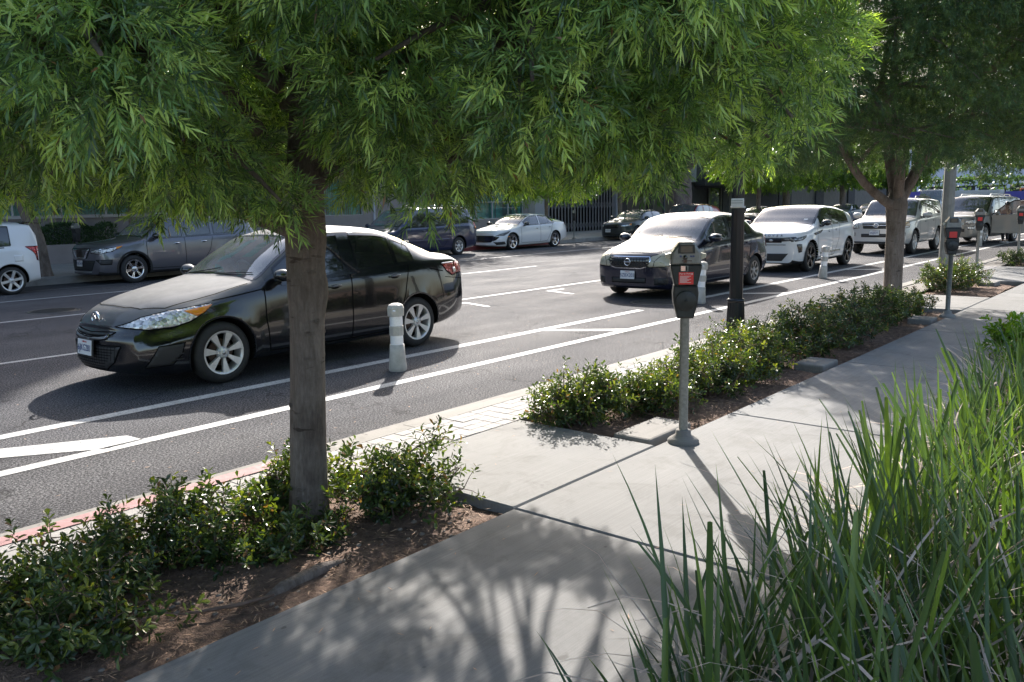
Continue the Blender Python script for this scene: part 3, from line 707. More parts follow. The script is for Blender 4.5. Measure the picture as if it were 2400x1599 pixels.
def tiles(u0, u1, v0, v1, first=3.30, step=2.59, gap=.009):
    out = []; k0 = math.floor((u0-first)/step); u = u0
    cuts = [u0] + [first+step*k for k in range(k0, k0+200) if u0+.05 < first+step*k < u1-.05] + [u1]
    for a, b in zip(cuts[:-1], cuts[1:]): out.append((a+gap/2, b-gap/2, v0+gap/2, v1-gap/2))
    return out
T = tiles(-8, 68, BED, 2.79) + tiles(-8, 1.55, -3.5, BED-.01)
segs = [(-8, -6)] + [(3.30, 4.79), (13.4, 15.35), (18.5, 22.5), (25.2, 68)]
for a, b in segs: T += tiles(a, b, 2.79, 3.97)
m = MB()
for a, b, c, d in T:
    e = .010; m.add([(a+e, c+e, SW), (b-e, c+e, SW), (b-e, d-e, SW), (a+e, d-e, SW), (a, c, SW-.008), (b, c, SW-.008), (b, d, SW-.008), (a, d, SW-.008), (a, c, -.1), (b, c, -.1), (b, d, -.1), (a, d, -.1)],
        [(0, 1, 2, 3)] + [(i, 4+i, 4+(i+1) % 4, (i+1) % 4)[::1] for i in range(4)] + [(4+i, 8+i, 8+(i+1) % 4, 4+(i+1) % 4) for i in range(4)])
structure(m.build("sidewalk", ['concrete']))
m = MB()
for a, b in [(-8, 68)]: m.add([(a, BED+.02, SW-.02), (b, BED+.02, SW-.02), (b, 2.78, SW-.02), (a, 2.78, SW-.02)], [(0, 1, 2, 3)])
for a, b in segs: m.add([(a+.01, 2.78, SW-.021), (b-.01, 2.78, SW-.021), (b-.01, 3.96, SW-.021), (a+.01, 3.96, SW-.021)], [(0, 1, 2, 3)])
structure(m.build("joint_filler", ['joint']))
# band of small square pavers between the planters and the curb
m = MB(); rr = random.Random(3)
pu = -2.0
while pu < 30:
    for j in range(5):
        a, b = pu+.004, pu+.128; c = 3.974+j*.095; dz = rr.uniform(-.002, .002)
        if 15.3 < pu < 18.5 or 22.4 < pu < 25.2: continue
        m.box((a, c, .05), (b, c+.089, SW+dz), 0)
    pu += .132
structure(m.build("paver_band", ['paver'])); 
(quad_sheet("paver_bedding", [(-8, 3.965, 68, 4.452)], SW-.012, 'mortar'))
# curb and gutter
m = MB(); sec = [(4.45, -.1), (4.45, SW), (4.58, SW), (4.605, SW-.02), (4.625, .018), (4.66, .012), (5.06, .005), (5.06, -.1)]
us = [-8]+[1.1+3.05*k for k in range(0, 24)]
for a, b in zip(us[:-1], us[1:]):
    a += .006; m.add([(a, v, z) for v, z in sec]+[(b, v, z) for v, z in sec], [(i, i+1, len(sec)+i+1, len(sec)+i)[::-1] for i in range(len(sec)-1)])
structure(m.build("curb", ['concrete_old']))
m = MB(); m.add([(.2, 4.452, SW+.004), (3.05, 4.452, SW+.004), (3.0, 4.575, SW+.004), (.2, 4.575, SW+.004)], [(0, 1, 2, 3)]); structure(m.build("curb_paint", ['pink_paint']))
# planter soil
def soil(name, u0, u1, v0, v1, z0, amp, n, mat='soil'):
    rr = np.random.RandomState(n); nu, nv = int((u1-u0)/.06)+2, int((v1-v0)/.06)+2
    uu, vv = np.meshgrid(np.linspace(u0, u1, nu), np.linspace(v0, v1, nv), indexing='ij')
    z = np.full_like(uu, z0)
    for k in range(14):
        f = rr.uniform(1, 12); a = rr.uniform(0, 6.28); z += amp/(f**.6)*np.sin(f*(uu*np.cos(a)+vv*np.sin(a))+rr.uniform(0, 6))*.5
    z += rr.uniform(-.007, .007, z.shape)
    V = np.stack([uu, vv, z], -1).reshape(-1, 3); i = np.arange(nu-1)[:, None]*nv+np.arange(nv-1)[None, :]
    q = np.stack([i, i+nv, i+nv+1, i+1], -1).reshape(-1, 4)
    return structure(mesh_np(name, V, q.ravel(), np.full(len(q), 4), mat, smooth=True))
for k, (a, b, c, d) in enumerate(PL): soil("planter_soil", a-.03, b+.03, c-.03, d+.03, .085, .026, 5+k)
soil("planting_bed_soil", 1.56, 26, -4, BED, .10, .05, 77)
# painted lines
PZ = .004
def strip(u0, v0, u1, v1, w):
    d = Vector((u1-u0, v1-v0, 0)).normalized(); n = Vector((-d.y, d.x, 0))*w/2
    return [(u0+n.x, v0+n.y), (u0-n.x, v0-n.y), (u1-n.x, v1-n.y), (u1+n.x, v1+n.y)]
quad_sheet("bike_lane_line", [strip(-10, 6.24, 9, 6.30, .135), strip(9, 6.30, 70, 6.36, .135)], PZ, 'road_paint')
quad_sheet("buffer_line", [strip(-10, 7.36, 12.05, 7.33, .15), strip(14.1, 7.33, 70, 7.33, .15)], PZ, 'road_paint')
quad_sheet("buffer_hatching", [[(a-.02, 7.26), (a-.20, 7.26), (a+.38, 6.37), (a+.62, 6.37)] for a in (-4.3, 9.47, 15.25, 22.0, 29.2, 36, 43)] + [[(1.7, 7.26), (1.3, 7.26), (2.72, 6.31), (3.02, 6.33), (3.0, 6.55)]], PZ, 'road_paint')
quad_sheet("parking_line", [strip(-10, 11.08, 70, 11.08, .10)], PZ, 'road_paint')
quad_sheet("stall_marks", [strip(10.75, 10.66, 11.36, 10.66, .09), strip(11.31, 10.615, 11.09, 9.86, .09), strip(13.78, 10.62, 14.35, 10.62, .09), strip(13.83, 10.575, 13.60, 9.84, .09), strip(19.6, 10.6, 20.1, 10.6, .09), strip(19.7, 10.55, 19.5, 9.8, .09)], PZ, 'road_paint')
quad_sheet("lane_dashes", [strip(a, 15.42, a+3.2, 15.42, .10) for a in (-9, 3.9, 16.3, 28.5, 41)], PZ, 'road_paint')
quad_sheet("far_lane_line", [strip(-10, 18.85, 70, 20.0, .10)], PZ, 'road_paint')
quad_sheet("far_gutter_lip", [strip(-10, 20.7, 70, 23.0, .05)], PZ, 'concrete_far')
# far sidewalk
FCV = lambda u: 22.7+.035*(u-8)
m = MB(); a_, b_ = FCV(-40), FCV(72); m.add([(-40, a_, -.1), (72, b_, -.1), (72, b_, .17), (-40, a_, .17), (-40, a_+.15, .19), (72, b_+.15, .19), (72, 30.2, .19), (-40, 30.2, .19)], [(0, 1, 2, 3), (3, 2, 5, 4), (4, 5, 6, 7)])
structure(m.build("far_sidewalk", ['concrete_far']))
m = MB()
for a, b in ((24.5, 31.5),): m.add([(a, FCV(a)-.004, .01), (b, FCV(b)-.004, .01), (b, FCV(b)-.004, .175), (a, FCV(a)-.004, .175), (a, FCV(a)+.14, .194), (b, FCV(b)+.14, .194)], [(0, 1, 2, 3), (3, 2, 5, 4)])
structure(m.build("far_curb_paint", ['red_curb']))

def manhole(u, v, r, label):
    t = thing("manhole_cover", label, "manhole cover", (u, v, 0), 0.3)
    m = MB(); m.lathe([(r+.07, .001), (r+.07, .006), (r+.01, .007), (r+.01, .001)], 40); m.build("cover_ring", ['cast_iron'], t)
    m = MB(); m.lathe([(r, .002), (r, .008), (.001, .008)], 40, caps=False)
    n = 13
    for i in range(-n, n+1):
        for j in range(-n, n+1):
            x, y = i*r/n, j*r/n
            if x*x+y*y < (r*.93)**2 and (i+j) % 2 == 0: m.box((x-.013, y-.011, .008), (x+.013, y+.011, .014))
    m.build("cover_plate", ['cast_iron'], t)
manhole(13.15, 7.68, .40, "round ribbed iron manhole cover in front of the navy sedan")
manhole(6.40, 16.45, .38, "round iron manhole cover far left in the shaded traffic lane")

# ------------------------------------------------------------------ buildings across the street
FV = 30.0
def window_grid(parent, us, zs, v, frame='window_frame', pane='blind_teal', fw=.05):
    m = MB(); w = fw
    for u in us: m.box((u-w/2, v-.03, zs[0]), (u+w/2, v+.05, zs[-1]))
    for z in zs:
        for a, b in zip(us[:-1], us[1:]): m.box((a+w/2, v-.028, z-w/2), (b-w/2, v+.048, z+w/2))
    fr = m.build("window", [frame], parent)
    m = MB(); m.add([(us[0], v+.02, zs[0]), (us[-1], v+.02, zs[0]), (us[-1], v+.02, zs[-1]), (us[0], v+.02, zs[-1])], [(0, 1, 2, 3)]); m.build("pane", ['window_glass'], fr)
    # vertical blinds just behind the glass
    m = MB(); n = int((us[-1]-us[0])/.11); rr = random.Random(int(us[0]*10))
    for k in range(n):
        a = us[0]+(us[-1]-us[0])*k/n; t = rr.uniform(-.02, .03); m.add([(a, v+.12+t, zs[0]), (a+.105, v+.15-t, zs[0]), (a+.105, v+.15-t, zs[-1]), (a, v+.12+t, zs[-1])], [(0, 1, 2, 3)])
    m.build("blinds", ['blind_teal'], fr)
b1 = thing("office_building", "mauve grey stucco office building with teal blinds across the street at left", "building", (0, FV, 0))
def facade(parent, name, holes, u0, u1, z0, z1, v, mat, depth=.35):
    """front wall with openings cut out; holes: (u0,u1,z0,z1)"""
    us = sorted(set([u0, u1]+[h[0] for h in holes]+[h[1] for h in holes])); m = MB()
    for a, b in zip(us[:-1], us[1:]):
        hs = sorted([h for h in holes if h[0] < (a+b)/2 < h[1]], key=lambda h: h[2]); z = z0
        for h in hs:
            if h[2] > z: m.box((a, v, z), (b, v+depth, h[2]))
            z = h[3]
        if z < z1: m.box((a, v, z), (b, v+depth, z1))
    return m.build(name, [mat], parent)
LW = [(1.5, 15.2, 1.72, 3.3), (23.2, 25.3, 1.5, 3.6), (29.6, 36.85, 1.10, 4.35)]
up = [(a, a+5.0, z, z+1.7) for z in (5.6, 9.0, 12.4, 15.8) for a in (-13, -6, 1, 8, 15, 22)]
b1.location = (0, 0, 0)
facade(b1, "wall", LW[:2]+up+[(-18, 0, 1.72, 3.3)], -20, 28.0, -.1, 19.6, FV, 'stucco')
facade(b1, "wall", [LW[2]], 28.0, 37.25, -.1, 6.0, FV, 'stucco_pink')
m = MB(); m.box((-20, FV+.35, -.1), (28, FV+14, 19.5)); m.box((28, FV+.8, -.1), (37.7, FV+14, 5.9)); m.box((-20, FV-.12, 19.6), (28.1, FV+.5, 19.95)); m.build("building_mass", ['stucco'], b1)
window_grid(b1, [0.0, 3.0, 6.1, 9.2, 10.75, 12.25, 13.75, 15.2], [1.72, 3.3], FV+.06)
window_grid(b1, [-18, -15, -12, -9, -6, -3, 0], [1.72, 3.3], FV+.06)
window_grid(b1, [23.2, 24.2, 25.3], [1.5, 3.6], FV+.06)
window_grid(b1, [29.6, 30.4, 31.7, 32.95, 34.25, 35.55, 36.82], [1.12, 2.0, 2.85, 3.6, 4.35], FV+.06)
for a, b, c, d in up: window_grid(b1, [a, a+2.5, b], [c, d], FV+.06)
m = MB(); m.box((0, FV-.05, 1.64), (15.25, FV+.02, 1.715)); m.box((-18, FV-.05, 1.64), (-.02, FV+.02, 1.715)); m.build("window_sill", ['window_frame'], b1)
m = MB(); m.box((28.0, FV-.06, -.1), (28.25, FV-.003, 3.2)); m.box((37.26, FV-.12, -.1), (37.72, FV+.3, 6.1)); m.build("pilaster", ['grey_panel'], b1)
m = MB(); m.box((25.9, FV-.07, 1.1), (25.98, FV-.003, 3.6)); m.build("downpipe", ['far_white'], b1)
# raised planter along the office wall
pw = thing("planter_wall", "low mauve planter wall under the office windows at far left", "planter wall", (0, 0, 0))
m = MB(); m.box((-15, 28.7, .1), (17.6, 28.95, .80)); m.box((17.35, 28.95, .1), (17.6, FV-.01, .80)); m.build("wall", ['stucco_pink'], pw); m = MB(); m.box((-15, 28.95, .15), (17.35, FV-.01, .72)); m.build("planter_fill", ['soil'], pw)
# white wall with the folding gate
b2 = thing("gated_shop", "pale shop front with a white scissor gate behind the small street tree", "shop front", (0, 0, 0))
facade(b2, "wall", [(39.15, 46.3, .1, 3.3)], 37.75, 46.9, -.1, 6.5, FV, 'white_wall')
m = MB(); m.box((39.15, FV+2.5, 0), (46.3, FV+2.6, 3.3)); m.box((39.15, FV+.36, 3.25), (46.3, FV+2.5, 3.3)); m.box((37.75, FV+2.6, 0), (46.9, FV+12, 6.4)); m.build("dark_interior", ['room_dark'], b2)
m = MB(); z0, z1 = .2, 3.25; u = 39.2; st = .32
while u < 46.2:
    m.box((u-.012, FV+.05, z0), (u+.012, FV+.075, z1)); m.box((u+.05, FV+.05, z0), (u+.07, FV+.07, z1))
    for zc in (.55, 1.75, 2.95):
        for s1 in (-1, 1):
            m.tube([(u, FV+.035, zc-s1*.27), (u+st/2, FV+.035, zc), (u+st, FV+.035, zc+s1*.27)], .010, 4)
    u += st
m.build("scissor_gate", ['gate_metal'], b2)
# dark storefronts
b3 = thing("dark_storefronts", "row of dark storefronts with ribbed shutters behind the big grey trunk", "building", (0, 0, 0))
holes = [(47.6, 50.2, .1, 2.86), (50.9, 56.4, .1, 2.86), (57.2, 61.4, .1, 2.86), (62.5, 68.5, .1, 3.0)]
facade(b3, "wall", holes, 46.95, 72, -.1, 3.25, FV, 'dark_wall'); 
m = MB(); m.box((47, FV-.003-.2, 3.25), (56.6, FV+.3, 5.2)); m.build("grey_fascia", ['grey_panel'], b3)
m = MB(); m.box((56.62, FV-.9, 3.0), (72, FV+.2, 3.5)); m.box((56.62, FV-.1, 3.5), (72, FV+.3, 6.5)); m.build("black_awning", ['dark_wall'], b3)
m = MB(); m.box((47, FV+.3, 0), (72, FV+12, 6.4)); m.build("building_mass", ['dark_wall'], b3)
for k, (a, b, c, d) in enumerate(holes):
    m = MB(); n = int((b-a)/.16)
    if k in (0, 1):
        for i in range(n): m.box((a+(b-a)*i/n, FV+.1, c), (a+(b-a)*(i+.45)/n, FV+.15, d))
        m.build("bar_gate", ['shutter_grey'], b3)
    elif k == 2:
        m.box((a+2.1, FV+.1, c), (a+2.2, FV+.2, d)); m.box((b-.1, FV+.1, c), (b, FV+.2, d)); m.box((a+2.2, FV+.1, c), (b-.1, FV+.2, .5)); m.build("shop_window", ['pole_grey'], b3)
        m = MB(); m.add([(a+2.2, FV+.16, .5), (b-.1, FV+.16, .5), (b-.1, FV+.16, d), (a+2.2, FV+.16, d)], [(0, 1, 2, 3)]); m.build("shop_pane", ['glass_mid'], b3)
    else:
        for i in range(int((d-c)/.09)): m.prism([(FV+.1, c+.09*i), (FV+.13, c+.09*i+.045), (FV+.1, c+.09*i+.088), (FV+.2, c+.09*i+.088), (FV+.2, c+.09*i)], a, b, 'X')
        m.build("roller_shutter", ['shutter_grey'], b3)
# dark building further along, then the cross street
b4 = thing("dark_corner_building", "dark low building with closed shutters at the far street corner", "building", (0, 0, 0))
facade(b4, "wall", [(75, 81, .1, 3.1), (83, 90, .1, 3.1), (92, 99, .1, 3.1)], 72.2, 104, -.1, 6.8, FV, 'dark_wall')
m = MB(); m.box((72.2, FV+.4, 0), (104, FV+14, 6.7)); m.build("building_mass", ['dark_wall'], b4)
m = MB()
for a, b in ((75, 81), (83, 90), (92, 99)):
    for i in range(30): m.box((a, FV+.15, .1+.1*i), (b, FV+.20, .1+.1*i+.085))
m.build("roller_shutter", ['shutter_grey'], b4)
# far end of the street
b5 = thing("pale_glass_building", "long pale building with dark ground floor beyond the purple hoarding", "building", (0, 0, 0))
m = MB(); m.box((175, -90, 4.0), (190, 160, 11)); m.build("upper_wall", ['far_white'], b5)
m = MB(); m.box((176, -90, 0), (189, 160, 3.98)); m.build("ground_floor", ['far_dark'], b5)
m = MB()
for k in range(-8, 30): m.box((174.6, k*5.0, 0), (174.98, k*5.0+.5, 11))
m.build("column", ['far_white'], b5)
m = MB()
for k in range(-6, 20, 2):
    m = MB(); m.box((175.3, k*3.1, 2.0), (175.99, k*3.1+1.6, 3.6)); m.build("ground_floor_window", ['white_wall'], b5)
h1 = thing("purple_hoarding", "purple hoarding with red and white panels beyond the beige suv", "hoarding", (0, 0, 0))
m = MB(); m.box((118, 23.6, 0), (118.4, 34.0, 2.65)); m.build("panel", ['hoarding_purple'], h1)
m = MB(); m.box((117.95, 25.0, 1.5), (117.99, 25.9, 2.3)); m.build("red_notice", ['sticker_red'], h1)
for a, b, c, d in ((24.5, 24.9, 1.9, 2.35), (23.75, 24.3, 1.8, 2.35), (25.2, 26.0, .8, 1.2)):
    m = MB(); m.box((117.95, a, c), (117.99, b, d)); m.build("white_notice", ['white_sign'], h1)
h2 = thing("purple_hoarding", "purple hoarding at far right just left of the orange bus", "hoarding", (0, 0, 0))
m = MB(); m.box((112, 14.0, 0), (112.4, 19.7, 2.4)); m.build("panel", ['hoarding_purple'], h2)
h1['group'] = h2['group'] = "purple construction hoardings"
ct = thing("shipping_container", "pale grey shipping container between the purple hoardings", "container", (110, 19.8, -1.0))
m = MB(); m.box((0, 0, .2), (2.4, 6.6, 3.6), 0, .03)
for k in range(22): m.box((-.04, .15+k*.29, .35), (-.001, .30+k*.29, 3.45))
m.build("container_body", ['white_sign'], ct)
#, "long dark clipped hedge beyond the container at the far end of the street", "hedge", (0, 0, 0))

# ------------------------------------------------------------------ vegetation
def norm(a): return a/np.maximum(np.linalg.norm(a, axis=-1, keepdims=True), 1e-9)
def leaf_mesh(name, B, Dv, Wv, L, w, tint, mat, parent, droop=0.12, simple=False):
    """leaves at B pointing along Dv, flat side across Wv"""
    N = len(B); Dv = norm(Dv); Wv = norm(Wv - Dv*(Wv*Dv).sum(-1, keepdims=True)); L = np.asarray(L)[:, None]*np.ones((N, 1)); w = np.asarray(w)[:, None]*np.ones((N, 1))
    g = np.array([0, 0, -1.0])
    def pt(t, s): return B + Dv*L*t + Wv*w*s + g*L*droop*t*t
    if simple:
        V = np.stack([pt(0, 0), pt(.45, -.5), pt(1, 0), pt(.45, .5)], 1).reshape(-1, 3)
        loops = (np.arange(N)[:, None]*4+np.array([0, 1, 2, 3])[None]).ravel(); tot = np.full(N, 4); T = np.repeat(tint, 4)
    else:
        V = np.stack([pt(0, 0), pt(.25, -.45), pt(.25, .45), pt(.68, -.42), pt(.68, .42), pt(1, 0)], 1).reshape(-1, 3)
        loops = (np.arange(N)[:, None]*6+np.array([0, 1, 2, 1, 3, 4, 2, 3, 5, 4])[None]).ravel(); tot = np.tile([3, 4, 3], N); T = np.repeat(tint, 6)
    return mesh_np(name, V, loops, tot, mat, parent=parent, smooth=False, tint=T)
def sprigs(P, D, rng, n=24, ln=.20, leaf=.075, jitter=.25):
    """leafy twig ends: at every P along D a fan of n leaves. returns base, direction, across"""
    S = len(P); D = norm(D); r = rng.normal(size=(S, 3)); U = norm(np.cross(D, r)); Wp = np.cross(D, U)
    t = np.linspace(.05, 1, n)[None, :]+rng.uniform(-.03, .03, (S, n)); az = (np.arange(n)*2.4)[None, :]+rng.uniform(0, 6.28, (S, 1))+rng.normal(0, .3, (S, n))
    ang = np.radians(68-42*t)+rng.normal(0, .15, (S, n))
    base = P[:, None]+D[:, None]*(t*ln)[..., None]+np.array([0, 0, -1])*(t**2*ln*.25)[..., None]
    rad = U[:, None]*np.cos(az)[..., None]*1.0+Wp[:, None]*np.sin(az)[..., None]*1.0
    d = D[:, None]*np.cos(ang)[..., None]+rad*np.sin(ang)[..., None]+np.array([0, 0, -.08]); d = norm(d)
    wv = norm(np.cross(d, np.array([0, 0, 1.0])+rng.normal(0, jitter+.3, (S, n, 3))))
    return base.reshape(-1, 3), d.reshape(-1, 3), wv.reshape(-1, 3)
def limb(m, a, b, r0, r1, rng, sag=.12, n=7, sides=8, wob=.05):
    a, b = Vector(a), Vector(b); pts = []; L = (b-a).length; o = Vector(rng.normal(size=3))*wob*L; up = Vector((0, 0, 1))*L*sag
    for i in range(n+1):
        t = i/n; pts.append(a.lerp(b, t)+(o+up)*sin(pi*t)*.8)
    m.tube(pts, [r0+(r1-r0)*(i/n)**.8 for i in range(n+1)], sides); return pts
def trunk_mesh(base, pts, rad, knots=(), n=26, seed=0, scars=0):
    """swelling trunk with knots; pts are (x,y,z) local"""
    rng = np.random.RandomState(seed); m = MB(); P = []; Rr = []
    N = 60
    cum = [0]
    for a, b in zip(pts[:-1], pts[1:]): cum.append(cum[-1]+(Vector(b)-Vector(a)).length)
    for i in range(N+1):
        s = cum[-1]*i/N; j = max(k for k in range(len(pts)-1) if cum[k] <= s+1e-9); t = (s-cum[j])/(cum[j+1]-cum[j])
        P.append(Vector(pts[j]).lerp(Vector(pts[j+1]), t)); Rr.append(rad[j]+(rad[j+1]-rad[j])*t)
    ph = rng.uniform(0, 6, 6); vs = []
    for i, p in enumerate(P):
        for k in range(n):
            a = 2*pi*k/n; r = Rr[i]*(1+.035*sin(3*a+ph[0]+p.z*2)+.025*sin(5*a+ph[1]-p.z*3)+.02*sin(2*a+p.z*5+ph[2]))
            if p.z < .35: r *= 1+.9*max(0, (.30-p.z))**1.3*(1+.5*sin(4*a+ph[3]))
            for (kz, ka, amp, sz) in knots:
                da = (a-ka+pi) % (2*pi)-pi; q = math.exp(-((p.z-kz)/sz)**2-(da/.55)**2); r += amp*q*(1-.6*math.exp(-((p.z-kz)/(sz*.35))**2-(da/.2)**2))
            vs.append(p+Vector((cos(a)*r, sin(a)*r, 0)))
    fs = [(i*n+k, i*n+(k+1) % n, (i+1)*n+(k+1) % n, (i+1)*n+k) for i in range(N) for k in range(n)]
    m.add(vs, fs, 0, True); m.add(vs[-n:], [tuple(range(n))])
    if scars:                                                     # eye-shaped branch scars and short cracks, part of the bark
        for q in range(scars):
            zz = rng.uniform(.15, 1.9); a0 = rng.uniform(-3.6, -.2); wd = rng.uniform(.10, .42); j = min(N, int(N*zz/cum[-1])); rr_ = Rr[j]*1.02; hh = rng.uniform(.004, .009)
            for sg in (1, -1):
                m.tube([P[j]+Vector((cos(a0+wd*t)*rr_, sin(a0+wd*t)*rr_, sg*hh*(1-t*t)+.003*sin(9*t+q))) for t in (-1, -.6, -.2, .2, .6, 1)], [.001, .0035, .004, .004, .0035, .001], 5)
    return m
def crown_points(blobs, rng, dens):
    """points and outward directions near the surface of every blob (x,y,z,rx,ry,rz)"""
    P, D = [], []
    for b in blobs:
        c = np.array(b[:3]); r = np.array(b[3:6]); k = int((dens(b) if callable(dens) else dens)*(r[0]*r[1]+r[1]*r[2]+r[0]*r[2])/3*12.6)+3
        d = norm(rng.normal(size=(k, 3))); q = rng.uniform(.45, 1.0, (k, 1))**.6
        P.append(c+d*r*q*.86); D.append(d*np.array([1, 1, .7])+np.array([0, 0, -.12])+rng.normal(0, .38, (k, 3)))
    return np.concatenate(P), np.concatenate(D)
def tints(n, S, rng, base=.45, sp=.22, per=.08, dead=.006):
    t = np.clip(np.repeat(rng.normal(base, sp, S), n)+rng.normal(0, per, S*n), 0, .95)
    t[rng.uniform(size=len(t)) < dead] = 1.0; return t
def tree(name, label, loc, blobs, trunk_pts, trunk_r, limbs, seed, dens=60, n=22, leaf=.075, lw=.0085, mat='podocarpus_leaf', bark='bark', knots=(), group=None, simple=False, sprig=.19, base=.45, twigs=True, sp=.22, scars=0, hi_z=99):
    t = thing(name, label, "tree", loc, 0, group); rng = np.random.RandomState(seed)
    trunk_mesh(loc, trunk_pts, trunk_r, knots, seed=seed, scars=scars).build("trunk", [bark], t)
    m = MB()
    for l in limbs: limb(m, l[0], l[1], l[2], l[3], rng, sag=l[4] if len(l) > 4 else .08)
    P, D = crown_points(blobs, rng, dens)
    if twigs:
        src = [Vector(l[1]) for l in limbs]+[Vector(l[0]).lerp(Vector(l[1]), .6) for l in limbs]
        for b in blobs:
            c = Vector(b[:3]); s0 = min(src, key=lambda q: (q-c).length)
            limb(m, s0, c, .018 if not simple else .035, .006, rng, .05, 5, 5)
        if not simple:
            for b in blobs:
                c = Vector(b[:3])
                for k in range(7):
                    d = Vector(norm(rng.normal(size=3))); e = c+Vector((d.x*b[3], d.y*b[4], d.z*b[5]))*.75; limb(m, c, e, .006, .0025, rng, .03, 3, 4)
    m.build("limbs", [bark], t)
    B, d, w = sprigs(P, D, rng, n, sprig, leaf); N = len(B)
    big = 1+.7*np.clip((B[:, 2]-hi_z)/.4, 0, 1); leaf_mesh("crown", B, d, w, big*leaf*rng.uniform(.65, 1.2, N), big*lw*rng.uniform(.75, 1.25, N), tints(n, len(P), rng, base, sp), mat, t, .12, simple)
    return t

def shrub(label, u, v, ru, rv, h, seed, n=420, mat='shrub_leaf', group="low shrubs in the curbside planters", leaf=.052, base=.35, z0=.08, loose=.5, cat="shrub", name="low_shrub", sp=.2):
    t = thing(name, label, cat, (u, v, z0), 0, group); rng = np.random.RandomState(seed); m = MB()
    k = max(10, int(n/16)); tips = []; mains = []
    for i in range(k):
        a = rng.uniform(0, 6.28); q = rng.uniform(.15, 1)**.6; zt = h*(1-.55*q*q)*rng.uniform(.55, 1.0)
        if rng.uniform() < .12: zt *= 1.22
        b0 = (rng.normal(0, ru*.18), rng.normal(0, rv*.18), -.02); e = (cos(a)*ru*q, sin(a)*rv*q, zt)
        mains.append(limb(m, b0, e, .008, .003, rng, .10, 5, 5, .10))
    for i in range(n):
        pl = mains[rng.randint(k)]; p0 = pl[rng.randint(2, len(pl))]; d = Vector((rng.normal(0, 1), rng.normal(0, 1), rng.normal(.35, .8))).normalized()
        e = p0+d*rng.uniform(.04, .15); e.z = max(e.z, .02)
        tips.append((e, d))
        if i % 2 == 0: m.tube([p0, (p0+e)/2+Vector((0, 0, .01)), e], [.003, .002, .0015], 3, cap=False)
    m.build("stems", ['twig'], t)
    P = np.array([e[:] for e, d in tips]); D = np.array([(d+Vector((0, 0, .5)))[:] for e, d in tips]); nl = 9
    S = len(P); D = norm(D); r = rng.normal(size=(S, 3)); U = norm(np.cross(D, r)); Wp = np.cross(D, U)
    tt = np.linspace(-1.0, .15, nl)[None]+rng.uniform(-.1, .1, (S, nl)); az = (np.arange(nl)*2.4)[None]+rng.uniform(0, 6.28, (S, 1)); an = np.radians(75-25*(tt+1))+rng.normal(0, .2, (S, nl))
    B = P[:, None]+D[:, None]*(tt*.06)[..., None]; rad = U[:, None]*np.cos(az)[..., None]+Wp[:, None]*np.sin(az)[..., None]
    d = norm(D[:, None]*np.cos(an)[..., None]+rad*np.sin(an)[..., None]); w = np.cross(d, norm(np.cross(rad, d)+rng.normal(0, .25, (S, nl, 3))))
    w = norm(np.cross(D[:, None]+0*d, rad)+rng.normal(0, .25, (S, nl, 3)))
    B, d, w = B.reshape(-1, 3), d.reshape(-1, 3), w.reshape(-1, 3); N = len(B); L = leaf*rng.uniform(.6, 1.15, N)
    B[:, 2] = np.maximum(B[:, 2], .01)
    # obovate leaf: widest past the middle
    Dn = norm(d); Wn = norm(w-Dn*(w*Dn).sum(-1, keepdims=True)); Lc = L[:, None]; wc = (L*.42)[:, None]; Nn = np.cross(Dn, Wn)
    def pt(a, s, c): return B+Dn*Lc*a+Wn*wc*s+Nn*Lc*c
    V = np.stack([pt(0, 0, 0), pt(.35, -.32, .05), pt(.35, .32, .05), pt(.72, -.5, .03), pt(.72, .5, .03), pt(1.0, 0, -.06), pt(.5, 0, -.03)], 1).reshape(-1, 3)
    loops = (np.arange(N)[:, None]*7+np.array([0, 1, 6, 0, 6, 2, 1, 3, 6, 2, 6, 4, 3, 5, 6, 6, 5, 4])[None]).ravel(); tot = np.full(6*N, 3)
    T = np.clip(np.repeat(rng.normal(base, sp, S), nl)+rng.normal(0, .14, N), 0, .95); T[rng.uniform(size=N) < .03] = 1
    mesh_np("foliage", V, loops, tot, mat, parent=t, smooth=False, tint=np.repeat(T, 7))
    return t

# tree in the near planter
T1 = (2.58, 3.62, .05)
rb = np.random.RandomState(11)
def crown_blobs(n, rx, zc, rz, zlo, zhi, r0, r1, seed, hollow=.5, pack=.42, flat=.75):
    rb = np.random.RandomState(seed); out = []
    for k in range(n):
        a = rb.uniform(0, 6.283); q = rb.uniform(.12, 1)**.5; z = rb.uniform(zlo, zhi)
        rm = rx*math.sqrt(max(.05, 1-((z-zc)/rz)**2)); x, y = q*rm*cos(a), q*rm*sin(a)
        if q < hollow and z < zhi-.25*(zhi-zlo) and rb.uniform() < .6: continue
        c = np.array([x, y, z]); r = rb.uniform(r0, r1)
        if all(np.linalg.norm(c-np.array(b[:3])) > pack*(r+b[3]) for b in out): out.append((x, y, z, r, r, r*flat))
    return out
